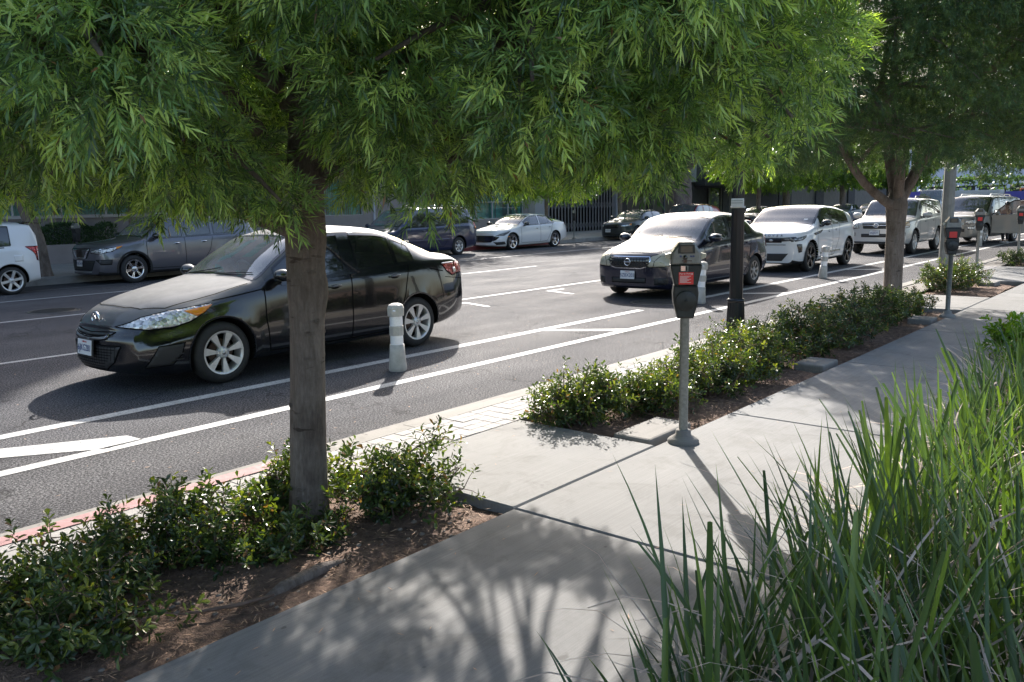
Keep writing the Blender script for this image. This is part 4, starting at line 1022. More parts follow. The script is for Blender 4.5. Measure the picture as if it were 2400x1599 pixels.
# leaf clumps of the crown: place from the foot of the stem, radius; last small ones added to shade the sidewalk
blobs = [(x, y, z, r, r, r*.78) for x, y, z, r in [(1.36,1.98,2.87,0.33),(1.99,0.18,4.97,0.23),(1.25,-0.35,2.94,0.34),(2.27,-0.83,2.41,0.32),(-1.64,-0.56,4.53,0.25),(-0.83,2.11,3.56,0.38),(-0.53,2.09,4.32,0.29),(-1.29,2.2,4.06,0.41),(0.27,-2.49,3.34,0.31),(-2.2,1.59,2.59,0.41),(-1.64,0.91,3.53,0.29),(-0.95,0.21,2.28,0.35),(1.64,0.29,2.73,0.23),(-1.8,-0.26,2.21,0.33),(0.41,-1.17,2.91,0.32),(-1.5,-0.06,4.95,0.34),(-1.52,-1.15,3.58,0.4),(0.67,2.51,2.24,0.34),(2.1,0.42,4.1,0.39),(1.66,-0.64,4.21,0.4),(-1.26,-1.17,3.05,0.28),(1.28,-0.35,5.12,0.39),(-0.25,-0.62,4.97,0.4),(2.25,0.08,3.27,0.34),(-1.69,-1.41,3.03,0.23),(0.82,-2.49,2.74,0.26),(-1.03,1,4.92,0.26),(0.35,-1.5,2.36,0.41),(1.55,1.57,2.96,0.35),(1,0.59,5.2,0.39),(-2.09,0.12,3.34,0.37),(-0.93,1.37,4.03,0.34),(1.84,0.15,4.57,0.41),(-0.36,-1.19,2.81,0.3),(2.33,-0.43,4.45,0.32),(1.01,1.69,5.04,0.4),(0.24,-1.46,4.11,0.39),(-1.83,-0.25,3.75,0.41),(0.53,0.66,4.46,0.24),(-2.03,-0.28,2.94,0.27),(0.91,1.94,2.51,0.36),(1.47,-1.81,2.87,0.3),(-0.39,1.2,4.6,0.38),(-0.63,2.38,2.32,0.4),(-0.69,1.06,3.51,0.24),(-0.11,-1.79,3.1,0.24),(1.68,-0.77,2.6,0.38),(-1.16,-1.84,2.41,0.29),(-1.79,0.31,2.73,0.27),(1.46,1.83,2.41,0.28),(-0.93,-1.86,4.01,0.23),(2.14,-1.45,2.59,0.3),(1.62,-1.06,3.43,0.36),(1.3,2.07,2.05,0.23),(-1.08,1.07,3.69,0.25),(-1.08,-1.33,4.74,0.27),(1.32,1.19,4.76,0.4),(2.01,-0.64,3.7,0.38),(-0.64,-1.2,3.41,0.25),(1.02,-0.74,4.01,0.32),(1.03,-1.91,4.73,0.23),(1.06,-0.87,3.1,0.3),(1.62,0.47,3.36,0.27),(1.35,-1.29,2.92,0.32),(-1.21,1.41,2.97,0.34),(0.65,1.31,2.71,0.33),(-1.9,-0.32,5.04,0.23),(1.88,-1.2,3.9,0.4),(-1.56,1.06,4.72,0.38),(-0.53,-2.4,2.39,0.39),(0.74,0.74,3.55,0.41),(-2.14,-1.3,2.83,0.35),(0.57,0.98,5.07,0.4),(-0.07,-1.54,4.91,0.25),(-0.38,1.88,5.08,0.38),(-0.93,-1.15,5.12,0.29),(0.11,1.61,4.17,0.37),(1.81,1.08,3.99,0.38),(0.19,1.17,4.48,0.3),(2.45,0.43,3.17,0.26),(1.81,1.53,3.71,0.23),(0.55,1.67,3.2,0.28),(-0.84,2.15,2.93,0.36),(-0.64,0.5,4.91,0.35),(-2.04,-0.72,3.55,0.38),(-1.43,1,4.27,0.27),(-2.15,0.83,2.8,0.31),(2.08,1.44,4.03,0.25),(-1.04,-0.38,3.48,0.35),(-2.65,0.1,3.49,0.37),(1.87,-0.34,4.92,0.34),(2.56,-0.34,3.52,0.34),(-0.53,1.75,2.31,0.37),(-0.38,2.17,2.72,0.28),(-0.2,-2.05,3.38,0.27),(0.74,0.32,4.72,0.36),(0.2,-2.13,2.29,0.36),(-2.01,0.88,2.26,0.4),(-0.25,-1.65,3.67,0.26),(-1.73,0.02,4.25,0.34),(-1.56,0.34,3.28,0.34),(-1.2,-0.38,4.1,0.4),(-1.73,-1.05,4.82,0.39),(1.53,0.9,2.69,0.42),(1.19,-0.16,3.39,0.32),(0.5,2.3,3.1,0.38),(-1.11,1.56,4.73,0.39),(0.03,2.59,2.31,0.3),(-0.88,1.03,2.19,0.25),(-1.3,1.96,3.53,0.36),(1.23,-2.22,2.92,0.35),(-1.85,1.65,4.01,0.29),(-0.67,-2.24,4.51,0.26),(-0.06,1.52,2.76,0.27),(-0.47,2.66,3.18,0.29),(1.31,1.49,2.33,0.27),(0.12,1.8,3.09,0.28),(2.15,-1.12,3.55,0.25),(-0.11,-2.59,3.92,0.39),(1.02,-2.12,4.43,0.3),(1.23,0.75,3.33,0.33),(-1.08,-1.89,4.79,0.26),(1.24,0.73,4.39,0.22),(1.75,-1.47,4.41,0.36),(0.81,-2.53,3.23,0.34),(1.08,-0.49,4.47,0.3),(2.11,-0.46,3.06,0.36),(1.31,-1.97,2.43,0.29),(1.87,-1.67,2.41,0.25),(-1.62,1.07,3.17,0.3),(-0.56,-1.82,4.27,0.4),(0.85,0.54,2.75,0.27),(0.31,1.71,2.51,0.41),(-1.37,0.67,3.97,0.26),(1.88,-1.9,3.49,0.37),(0.88,2.3,3.61,0.32),(-1.56,1.51,2.33,0.39),(-1.57,-0.88,4.17,0.25),(1.42,1.34,4.18,0.35),(1.42,0.54,2.22,0.27),(-1.81,1.24,3.71,0.31),(1.1,0.46,3.96,0.4),(-1.24,-1.29,4.08,0.32),(-0.38,1.89,3.15,0.37),(2.61,0.44,3.59,0.29),(0.44,-0.99,5.29,0.4),(0.08,1.58,4.69,0.33),(-1.86,-1.53,4.06,0.33),(-1.41,-0.02,2.24,0.36),(0.29,1.81,3.76,0.28),(-1.98,0.75,4.17,0.41),(-0.95,-0.54,5.13,0.4),(1.32,-0.87,4.87,0.4),(-0.75,1.36,2.91,0.29),(-0.68,1.37,5.04,0.32),(0.71,0.98,4.08,0.32),(0.67,-0.8,3.68,0.39),(1.19,1.21,3.75,0.26),(2.35,0.85,3.16,0.36),(-0.84,-1.45,2.86,0.32),(1.91,-0.16,2.44,0.4),(0.57,-1.76,5.03,0.25),(1.54,-0.66,3.21,0.26),(-1.39,-0.84,2.58,0.33),(-0.94,-2.17,4.19,0.28),(-1.29,-0.9,4.81,0.26),(0.64,-1.68,4.6,0.23),(1.17,-1.57,4.22,0.37),(0.51,-1.73,3.73,0.28),(-1.25,-1.35,2.67,0.24),(1.79,-1.53,3.17,0.3),(1.35,1.76,4.25,0.24),(0.48,1.07,3.13,0.23),(1.73,2.01,3.15,0.33),(-1.04,-0.41,2.89,0.25),(1.33,-0.56,2.11,0.22),(0.28,2.29,4.49,0.32),(-0.84,-1.01,3.57,0.22),(-1.7,-0.17,3.12,0.3),(-1.65,0.52,5.05,0.4),(0.81,1.59,4.42,0.41),(0.15,1.49,3.41,0.25),(0.81,1.15,4.6,0.28),(0.01,2.15,4.87,0.35),(-0.93,-1.85,3.62,0.28),(0.8,-1.51,3.18,0.24),(0.99,1.07,3.41,0.24),(-0.43,-1.33,4.53,0.29),(-0.65,0,5.21,0.31),(-0.76,-0.79,4.45,0.31),(-1.11,0.26,4.61,0.27),(-2.36,0.87,3.12,0.27),(1.57,0.1,4.01,0.42),(-0,0.91,3.93,0.28),(-2.53,-0.82,3.25,0.34),(-1.64,0.48,2.31,0.24),(1.48,0.12,3.34,0.26),(2.24,-0.94,3.05,0.22),(-0.16,-1.26,3.32,0.27),(-0.22,2.13,3.91,0.22),(-0.14,1.19,5.24,0.26),(-1.15,0.36,5.16,0.35),(-0.17,-0.77,4.32,0.41),(-0.08,1.23,3.69,0.33),(0.8,-0.74,4.77,0.27),(0.93,0.07,5.09,0.23),(-1.13,1.95,2.51,0.29),(-0.75,-1.56,5.29,0.23),(2.62,-0.66,2.78,0.26),(-1.12,-1.46,3.52,0.24),(2.19,1.37,2.32,0.41),(0.68,2.02,4.57,0.28),(0.38,2.46,3.88,0.33),(1.78,1.31,3.33,0.24),(-0.27,2.53,3.89,0.22),(2.1,-1.51,3.49,0.26),(0.77,-2.08,3.61,0.28),(-0.29,1.14,2.27,0.4),(-1.66,-0.62,4.99,0.24),(0.12,2.52,3.43,0.24),(0.68,-1.94,2.88,0.29),(-2.23,0.37,4.65,0.41),(-0.38,-2.71,2.98,0.38),(0.91,1.8,3.38,0.28),(1.1,1.15,3.03,0.33),(1.23,0.08,2.25,0.33),(-2.29,0.27,2.64,0.26),(1.77,-1.8,4.02,0.39),(-1.56,1.88,3.11,0.29),(-1.39,1.46,3.96,0.32),(-0.36,1.22,3.08,0.27),(-1.46,-1.22,2.18,0.29),(-0.42,-1.57,2.57,0.34),(-2.04,1.23,4.34,0.23),(0.03,-2.43,3,0.24),(0.46,1.04,2.38,0.28),(-1.07,1.27,2.36,0.22),(0.47,1.81,4.95,0.38),(-1.61,-0.43,2.78,0.25),(-0.55,-0.81,3.96,0.38),(-1,2.52,2.54,0.23),(-0.4,-1.31,5.09,0.26),(0.52,-1.06,2.34,0.28),(1.63,0.59,3.83,0.31),(-2.13,-1.11,2.19,0.36),(1.13,0.17,4.59,0.26),(-0.76,-2.1,3.31,0.28),(-2.04,1.6,3.22,0.27),(0.73,-1.35,4.38,0.29),(-2.42,0.23,2.31,0.26),(0.4,-1.15,4.65,0.41),(-2.55,-0.26,2.24,0.42),(-0.79,0.96,4.12,0.28),(-0.93,1.59,3.27,0.33),(0.84,-1.55,2.24,0.25),(1.37,-1.45,2.53,0.31),(1.07,-1.06,4.32,0.34),(1.15,-0.11,4.2,0.34),(-1.32,0.85,2.87,0.31),(1.1,-2.23,3.82,0.32),(-0.75,-1.31,3.7,0.24),(-0.57,0.94,5.18,0.33),(2.6,0,3.75,0.28),(0.6,-1.3,3.74,0.38),(-0,2.14,2.23,0.23),(-2.51,0.43,3.14,0.33),(-1.29,0.7,2.21,0.24),(1.29,-1.14,3.96,0.26),(2.43,-0.87,3.77,0.24),(-1.2,-0.37,2.25,0.26),(-2.18,-1.03,4.1,0.25),(2.56,-0.27,2.91,0.29),(1.66,2.04,3.85,0.42),(-0.09,0.66,5.13,0.26),(-1,-0.85,4.12,0.27),(0.91,-0.39,3.83,0.25),(-2.39,-0.19,4.25,0.33),(-2.56,0.56,3.67,0.29),(1.54,0.28,4.85,0.23),(2.29,1.22,3.37,0.25),(0.18,-1.92,4.54,0.29),(-1.7,0.56,4.56,0.29),(0.22,-2.54,2.59,0.26),(2.47,0.11,4.29,0.24),(0.34,2.16,2.47,0.24),(-1.61,-1.55,2.07,0.24),(0.31,1.89,4.48,0.24),(-0.1,0.85,4.72,0.24),(-0.28,-1.13,2.34,0.35),(1.98,1.23,4.39,0.23),(-0.68,-2.61,3.29,0.24),(0.38,-2.2,4.76,0.32),(0.59,1.76,4.02,0.25),(1.35,2.29,2.38,0.28),(-1.48,0.25,3.67,0.27),(-0.36,-1.82,5.1,0.34),(1.91,-1.18,2.84,0.35),(-2.25,-0.64,4.51,0.37),(-0.9,0.49,3.44,0.31),(-1.57,1.2,2.77,0.27),(0.66,1.35,3.76,0.41),(0.85,0.14,2.49,0.23),(-0.69,1.69,4.26,0.32),(-0.86,-1.3,2.37,0.25),(2.26,-0.89,4.12,0.27),(-2.44,-0.4,3,0.25),(-2.31,-0.65,2.48,0.26),(-0.97,0.49,2.93,0.22),(-1.96,-0.99,4.39,0.27),(-0.13,-2.56,2.52,0.25),(1.12,1.91,4.54,0.22),(-0.04,-1.03,5.18,0.22),(0.53,0.24,5.25,0.25),(-0.47,-2.31,4.04,0.32),(-0.57,1.54,3.66,0.39),(0.54,1.38,4.85,0.27),(0.32,-1.98,3.34,0.25),(-0.79,-1.83,2.53,0.23),(-1.68,0.11,5.29,0.24),(1.98,1.56,2.92,0.23),(-0.82,-0.84,2.61,0.41),(-1.95,0.09,5.03,0.26),(0.92,-0.57,2.2,0.28),(0.67,2.64,2.65,0.28),(0.26,-0.92,4.08,0.28),(0.13,1.11,4.86,0.23),(0.86,0.33,3.15,0.32),(0.19,1.26,3.13,0.24),(1.33,-1.76,3.33,0.4),(1.63,0.55,4.43,0.24),(-1.21,0.62,4.83,0.24),(-1.08,1.18,3.31,0.22),(1.52,0.63,5.13,0.3),(1.6,-0.27,3.29,0.32),(-2.34,-0.1,2.8,0.24),(0.81,2.14,4.05,0.37),(-0.57,-1.65,4.78,0.24),(1.06,2.39,2.7,0.27),(1.08,-0.91,5.29,0.3),(-0.29,-1.23,4.19,0.24),(-1.47,-1.61,4.36,0.25),(-1.37,2.29,2.89,0.32),(-0.57,-1.79,2.85,0.24),(-0.86,0.84,2.58,0.29),(-2.14,-0.79,2.92,0.23),(0.78,-0.82,2.7,0.38),(-0.07,2.39,2.84,0.25),(1.87,-1.97,2.98,0.3),(1.7,-0.63,4.68,0.28),(-1.55,-1.17,2.81,0.27),(0.05,-1.53,2.74,0.29),(-0.51,0.71,3.75,0.31),(-1.31,0.82,3.37,0.23),(-2.29,1.35,3.7,0.36),(-1.48,-0.34,2.46,0.23),(1.47,1.6,3.86,0.25),(-0.87,-1.47,4.38,0.26),(-2.7,-0.35,3.29,0.26),(-1.01,-1.69,3.13,0.26),(0.73,-0.24,4.79,0.26),(1.07,0.11,2.73,0.24),(-1.37,1.11,5.16,0.34),(1.13,-0.84,3.46,0.23),(-2.48,0.73,2.6,0.24),(1.1,-1.34,3.29,0.25),(0.67,-2.03,2.49,0.24),(-1.84,-0.78,2.65,0.32),(1.96,0.74,4.89,0.22),(0.99,1,2.39,0.31),(-1.09,0.02,3.72,0.3),(-0.33,-1.29,3.66,0.23),(-1.28,0.02,3.02,0.36),(-1.17,1,4.6,0.23),(-1.8,1.63,3.5,0.25),(-1.26,2.29,2.24,0.23),(-0.84,0.51,3.83,0.23),(0.23,-1.57,5.04,0.25),(-2.33,-0.16,3.19,0.23),(1.58,-0.39,2.32,0.23),(1.28,2.32,3.38,0.27),(0.35,-2.23,3.8,0.3),(-0.8,-0.19,4.5,0.32),(1.02,0.22,3.54,0.29),(-2.32,-1.2,3.66,0.23),(0.93,0.79,4.76,0.33),(-1.8,0.7,3.02,0.23),(-0.83,1.39,4.42,0.22),(-1.79,-0.88,3.14,0.36),(1.77,-0.01,5.08,0.22),(2.06,0.74,4.5,0.37),(0.81,-1.36,5.14,0.27),(-0.78,-1.58,2.15,0.28),(-1.95,-1.17,3.91,0.25),(-1.96,-0.59,4.19,0.23),(1.55,-0.24,4.56,0.29),(-2.17,1.4,2.16,0.23),(0.72,1.85,2.87,0.22),(-2.47,0.28,3.97,0.28),(-0.22,-2.04,2.5,0.29),(2.17,-0.48,2.57,0.23),(-0.65,-1.12,4.86,0.29),(-1.43,-0.65,2.15,0.29),(-1.28,-0.84,4.37,0.26),(1.8,1.07,4.69,0.32),(0.78,-1.86,4.04,0.36),(-1.82,1.88,2.23,0.24),(-1.96,0.81,4.86,0.27),(1.84,1.09,2.21,0.29),(-1.36,1.59,3.4,0.24),(2.54,-0.9,3.05,0.23),(0.23,1.69,2.04,0.23),(1.77,-1.26,2.39,0.34),(-1.2,-1.13,4.46,0.22),(-1.34,-1.6,2.89,0.27),(-1.29,-0.97,5.28,0.33),(2.21,0.55,3.59,0.25),(-0.22,-2.23,4.66,0.33),(-0.2,2.33,4.56,0.23),(2.5,-0.81,3.41,0.23),(-0.36,1.81,3.96,0.27),(-0.07,-2.1,4.04,0.24),(1.17,-1,2.46,0.31),(-0.64,0.79,4.64,0.24),(0.77,-1.68,2.58,0.23),(2.34,0.98,3.73,0.23),(-1.49,-1.64,3.36,0.33),(-1.44,-0.62,3.69,0.36),(2.02,0.68,3.34,0.24),(2.33,-0.34,3.99,0.28),(1.39,0.35,2.97,0.3),(-0.34,1.53,4.33,0.25),(0.72,-0.44,5.15,0.27),(-0.2,1.95,3.58,0.33),(-2.01,0.08,2.2,0.27),(-0.57,-2.14,3.73,0.23),(1.28,-0.39,2.46,0.23),(1.01,-1.35,4.74,0.31),(2.21,-1.62,3.05,0.31),(1.91,1.21,3.01,0.26),(0.4,-2.22,2.94,0.27),(0.25,2.68,3.16,0.28),(-0.84,-1.21,4,0.23),(1.88,0.54,2.54,0.26),(0.65,1.37,5.28,0.25),(-0.82,-1.02,3.07,0.25),(1.04,2,3.76,0.22),(-1.08,0.49,4.13,0.31),(1.52,-0.57,3.54,0.23),(-1.69,0.55,3.77,0.23),(0.79,-0.56,3.19,0.26),(-0.21,-1.97,2.05,0.24),(1.75,-0.17,3.65,0.23),(-1.09,1.24,4.39,0.23),(-2.45,-0.76,3.99,0.27),(1.55,-2.2,3.32,0.22),(2.46,1,2.74,0.3),(2.3,0.05,2.7,0.29),(0.26,-1.58,3.43,0.27),(1.85,-1.01,4.57,0.34),(1.84,-0.61,2.15,0.26),(2.15,0.18,3.67,0.23),(1.35,0.12,5.05,0.26),(-1.17,1.7,4.24,0.27),(-1.21,-1.9,3.36,0.23),(1.56,-1.34,4.94,0.38),(1.6,1.51,4.68,0.23),(1.2,-1.09,2.08,0.25),(-1.12,-0.92,2.17,0.28),(-2.27,-0.31,2.56,0.23),(-0.28,-1.48,2.08,0.23),(1.89,1.9,2.57,0.37),(1.55,1.49,3.49,0.26),(0.3,-1.72,3.09,0.27),(-1.4,-0.06,3.41,0.26),(-2.52,-1.06,2.89,0.26),(-1.17,-0.77,3.18,0.35),(-2.11,0.73,3.37,0.26),(0.77,-2.43,3.92,0.25),(-1.76,1.64,4.45,0.33),(-1.12,0.9,4.14,0.23),(-1.42,0.36,4.32,0.24),(-0.87,2.01,4.26,0.22),(-0.08,2.38,4.24,0.23),(-2.39,0.8,3.93,0.24),(-1.92,-1.47,3.29,0.23),(-1.04,2.03,4.63,0.28),(-2.44,-0.15,3.83,0.25),(0.71,1.41,2.26,0.26),(1.95,0.4,3.12,0.22),(1.33,1.33,2.7,0.26),(1.57,1.28,2.46,0.23),(-0.41,1.79,2.73,0.22),(-0.14,2.02,4.28,0.24),(0.32,2.01,4.18,0.24),(-1.93,1.28,2.95,0.24),(-1.3,-1.73,3.86,0.38),(1.08,1.25,5.29,0.25),(0.54,2.07,2.01,0.29),(2.54,0.42,2.83,0.24),(-0.68,-2.58,3.63,0.22),(-0.38,2.61,3.55,0.28),(0.57,-0.68,4.4,0.36),(0.87,-1.36,2.82,0.3),(0.27,1.47,5.19,0.29),(-0.13,-2.7,3.48,0.24),(1.06,-2.09,3.31,0.23),(-0.2,2.74,2.87,0.24),(0.89,-1.09,3.41,0.26),(-0.16,-0.99,4.7,0.25),(0.54,-2.58,3.59,0.24),(1.74,-0.25,2.9,0.23),(-1.85,1.32,3.35,0.25),(-2.03,-0.66,2.08,0.22),(-1.66,0.18,4.68,0.23),(-2.43,-0.35,3.54,0.24),(-0.63,-0.27,4.88,0.28),(0.96,-2.06,2.69,0.22),(-1.79,1.77,2.58,0.26),(-2.67,0.39,2.81,0.23),(2.14,1.29,3.75,0.22),(-0.11,1.79,2.34,0.23),(0.97,2.36,3.04,0.24),(0.14,1.25,2.07,0.25),(-1.1,1.62,2.17,0.23),(-1.05,-0.08,5.01,0.32),(-2.44,0.82,2.22,0.23),(0.87,-0.08,4.5,0.26),(1.84,-0.86,4.98,0.27),(0.15,2.09,2.75,0.26),(0.59,-0.66,2.33,0.26),(-1.18,-0.32,4.58,0.26),(-0.49,-2.14,2.74,0.22),(0.09,0.88,3.05,0.33),(0.67,0.62,4.17,0.24),(1.56,0.94,3.5,0.27),(1.88,-1.66,2.79,0.22),(1.79,0.35,5.21,0.28),(-0.46,0.81,3.21,0.37),(-0.95,1.53,2.6,0.23),(2.49,-0.48,2.33,0.24),(0.45,-2.44,4.27,0.4),(-0.87,-0.04,3.17,0.24),(0.28,-0.71,4.78,0.3),(-0.91,-0.09,2.63,0.26),(1.69,1.68,4.18,0.25),(1.07,1.61,2.98,0.34),(1.5,-1.22,4.19,0.23),(1.48,-2.09,3.7,0.3),(2.28,0.12,4.65,0.26),(-0.69,-2.12,2.04,0.22),(-0.85,1.8,2.18,0.23),(-0.64,1.91,2.1,0.17),(-1.18,0.18,2.07,0.22),(-0.97,0.73,2.08,0.22),(-1.53,-0.97,1.99,0.16),(-1.08,-0.11,2.03,0.2),(-0.81,0.54,2.1,0.19),(-0.39,1.4,2.11,0.21),(-0.61,0.89,1.99,0.19),(-0.16,1.85,2,0.2),(-1.18,-0.73,1.99,0.21),(-0.87,-0.01,1.97,0.23),(-0.48,0.71,1.97,0.2),(-0.47,0.5,1.94,0.2),(-0.65,-0.15,1.85,0.16),(-0.14,0.8,1.9,0.16),(-1.11,-1,1.93,0.22),(-0.2,0.6,1.88,0.2),(0.11,1.09,1.91,0.17),(-0.69,-0.4,1.9,0.19),(0.37,1.34,1.92,0.25),(-0.85,-0.77,1.89,0.22),(-0.37,-0.1,1.9,0.21),(-0.18,0.2,1.87,0.21),(0.51,1.01,1.91,0.21),(0.14,0.33,1.83,0.19),(0.3,0.37,2.18,0.25),(0.68,0.91,2.17,0.26),(-0.49,-1.06,2.09,0.15),(1,0.82,2.23,0.17),(-0.15,-0.74,2.08,0.26),(0.57,0.18,2.12,0.16),(0.09,-0.52,2.01,0.18),(1.3,0.81,2.02,0.16),(-0.57,-1.37,2.01,0.16),(0.77,0.15,2.23,0.24),(-0.28,-1.16,1.98,0.15),(0.52,-0.27,2.08,0.19),(-0.56,-1.6,1.97,0.26),(0.35,-0.64,1.93,0.15),(0.87,-0.16,2,0.2),(0.04,-1.08,1.89,0.16),(0.29,-0.92,1.91,0.16),(1.13,-0.13,2.01,0.24),(1.47,0.21,1.99,0.25),(0.17,-1.14,2.09,0.21),(1.6,0.05,2.15,0.16),(1.15,-0.46,2.13,0.18),(-0.31,-1.77,2,0.2),(0.41,-1.28,2.09,0.24),(1.11,-0.74,2.06,0.19),(1.72,-0.34,2.16,0.17),(0.67,-1.26,2.07,0.19),(-0,-1.88,1.98,0.19),(0.18,-1.79,2.09,0.26),(0.62,-1.54,2.06,0.23),(1.43,-0.99,2.09,0.16),(2.27,-0.4,2.07,0.21),(1.6,-0.96,2.07,0.17),(2.12,-0.65,2.02,0.19),(-0.05,-2.12,2,0.17),(1.42,-1.28,2.12,0.25),(2.13,-0.82,2.1,0.17),(0.76,-1.75,2.1,0.16),(1.48,-1.4,2.31,0.19),(-0.03,-2.27,2.14,0.2),(0.72,-1.91,2.22,0.24),(2.2,-1.1,2.33,0.16),(2.39,-1.07,2.32,0.16),(1.69,-1.72,2.17,0.22),(0.43,-2.39,2.21,0.25),(1.03,-2.14,2.24,0.25),(1.96,-1.92,2.54,0.26),(1.54,-0.12,1.91,0.12),(0.83,-1.65,1.91,0.07),(-0.38,-1.39,1.73,0.08),(0.33,0.53,1.74,0.09),(0.87,-0.71,1.91,0.12),(2.17,-1.52,2,0.09),(-0.92,0.38,1.88,0.12),(0.45,0.65,1.79,0.08),(0.27,-0.35,1.83,0.09),(1.25,-1.29,1.87,0.09),(0.33,-2.45,1.98,0.08),(-0.11,-0.65,1.85,0.09),(1.1,-1.9,1.95,0.11),(-0.19,0.04,1.72,0.1),(1.9,-1.39,2.03,0.11),(1.45,-0.67,1.89,0.12),(-0.48,-0.67,1.79,0.08),(-0.77,-1.03,1.73,0.09),(0.14,-2.01,1.84,0.08),(-1.3,-0.42,1.83,0.08),(1.32,-1.31,1.88,0.12),(-0.99,0.57,1.9,0.09),(2.24,-0.84,1.94,0.08),(0.83,-0.39,1.75,0.08),(-1.26,0.1,1.86,0.11),(0.41,-0.06,1.87,0.1),(1.37,-1.94,1.98,0.08),(1.1,-0.29,1.9,0.12),(-0.67,0.01,1.74,0.09),(-0.05,-0.01,1.73,0.08),(3.29,1.17,2.46,0.16),(2.99,-0.22,2.32,0.11),(3.07,0.53,2.26,0.12),(2.82,1.57,2.34,0.18),(3.4,0.6,2.57,0.1),(3.03,1.29,2.22,0.15),(3.39,0.3,2.45,0.13),(3.03,0.02,2.3,0.17),(3.29,0.4,2.46,0.1),(3.34,0.85,2.41,0.17),(2.97,1.3,2.43,0.16),(3.05,1.18,2.33,0.15),(2.96,1.39,2.28,0.16),(3.23,0.07,2.62,0.17),(3.41,0.05,2.54,0.15),(3.35,0.58,2.43,0.14),(2.44,1.33,2.74,0.11),(3.32,1.01,2.37,0.17),(3.24,1.26,2.32,0.17),(3,-0.18,2.16,0.17)]]
lim = [((0, 0, 1.80), (-1.0, -.5, 2.25), .045, .02), ((.0, 0, 1.68), (.22, -.24, 1.95), .062, .050, .02), ((.20, -.22, 1.93), (.48, -.50, 2.14), .052, .036, .05), ((.47, -.48, 2.13), (1.25, -.95, 2.5), .036, .015), ((0, 0, 1.60), (-.30, .30, 1.78), .045, .028), ((-.3, .3, 1.78), (-1.3, .6, 2.4), .03, .012), ((.02, 0, 1.75), (1.1, .35, 2.25), .050, .025), ((1.1, .35, 2.25), (2.2, .3, 2.6), .025, .012), ((0, 0, 2.3), (-1.3, .6, 3.1), .05, .02),
       ((0, 0, 2.4), (.9, -1.0, 3.2), .05, .02), ((0, 0, 2.8), (1.3, .9, 3.7), .05, .02), ((0, 0, 3.0), (-.9, -1.1, 4.0), .045, .018), ((0, .02, 3.4), (.5, 1.3, 4.4), .04, .015), ((0, 0, 3.6), (.1, -.3, 4.9), .045, .015), ((0, 0, 2.2), (.1, -1.5, 2.5), .03, .015)]
tree("street_tree", "large near street tree with slender hanging leaves and a knotted trunk in the front planter", T1, blobs,
     [(0, 0, -.05), (.014, -.016, .5), (.034, -.038, 1.1), (.045, -.052, 1.7), (.075, -.09, 2.3), (.09, -.105, 3.0), (.06, -.05, 3.7)], [.098, .092, .089, .096, .078, .066, .045], lim, 5,
     dens=lambda b: (330 if b[3] < .2 else 210) if b[2] < 3.15 else 105, n=20, leaf=.046, lw=.0068, sprig=.095, simple=True, hi_z=3.25, scars=26, sp=.36, knots=((1.30, -2.75, .030, .08), (1.28, -1.15, .034, .09), (1.56, -1.25, .020, .10), (.62, -2.0, .010, .03)), group="street trees on the near side")

# second tree, forked low
lim2 = [((0, 0, 1.55), (-1.5, .5, 2.75), .085, .04, .02), ((0, 0, 1.6), (-.75, .1, 3.3), .085, .05, .02), ((0, 0, 1.7), (-.1, .1, 3.6), .10, .05, .0), ((0, 0, 1.6), (.8, -.5, 3.0), .10, .05, .06), ((0, 0, 1.65), (.45, .5, 3.2), .07, .04, .04),
        ((-1.5, .5, 2.75), (-2.5, .9, 3.6), .04, .02), ((-.75, .1, 3.3), (-1.3, -.3, 4.8), .05, .02), ((-.1, .1, 3.6), (.1, .3, 5.6), .05, .02), ((.8, -.5, 3.0), (1.8, -1.2, 4.4), .05, .02), ((.45, .5, 3.2), (1.4, 1.5, 4.8), .04, .02)]
b2_ = crown_blobs(1300, 3.35, 4.9, 3.3, 2.45, 7.8, .45, .75, 21, .5, .47)
b2_ += [(x, y, z, r, r, r*.7) for x, y, z, r in [(-2.6, .3, 2.5, .45), (-1.9, -1.2, 2.45, .42), (-3.0, 1.0, 2.7, .45), (-1.2, 1.4, 2.5, .4), (1.9, .8, 2.55, .45), (2.5, -.4, 2.5, .45), (1.3, -1.8, 2.5, .45), (.3, -2.3, 2.55, .45)]]
tree("street_tree", "second street tree with a low forked trunk standing in the long planter", (14.02, 3.93, .05), b2_,
     [(0, 0, -.05), (0, 0, .6), (0, 0, 1.2), (0, 0, 1.62), (0, 0, 1.85)], [.150, .135, .130, .165, .10], lim2, 8, dens=52, n=20, leaf=.060, lw=.0095, mat='dark_leaf', sprig=.13, base=.5, simple=True, group="street trees on the near side")
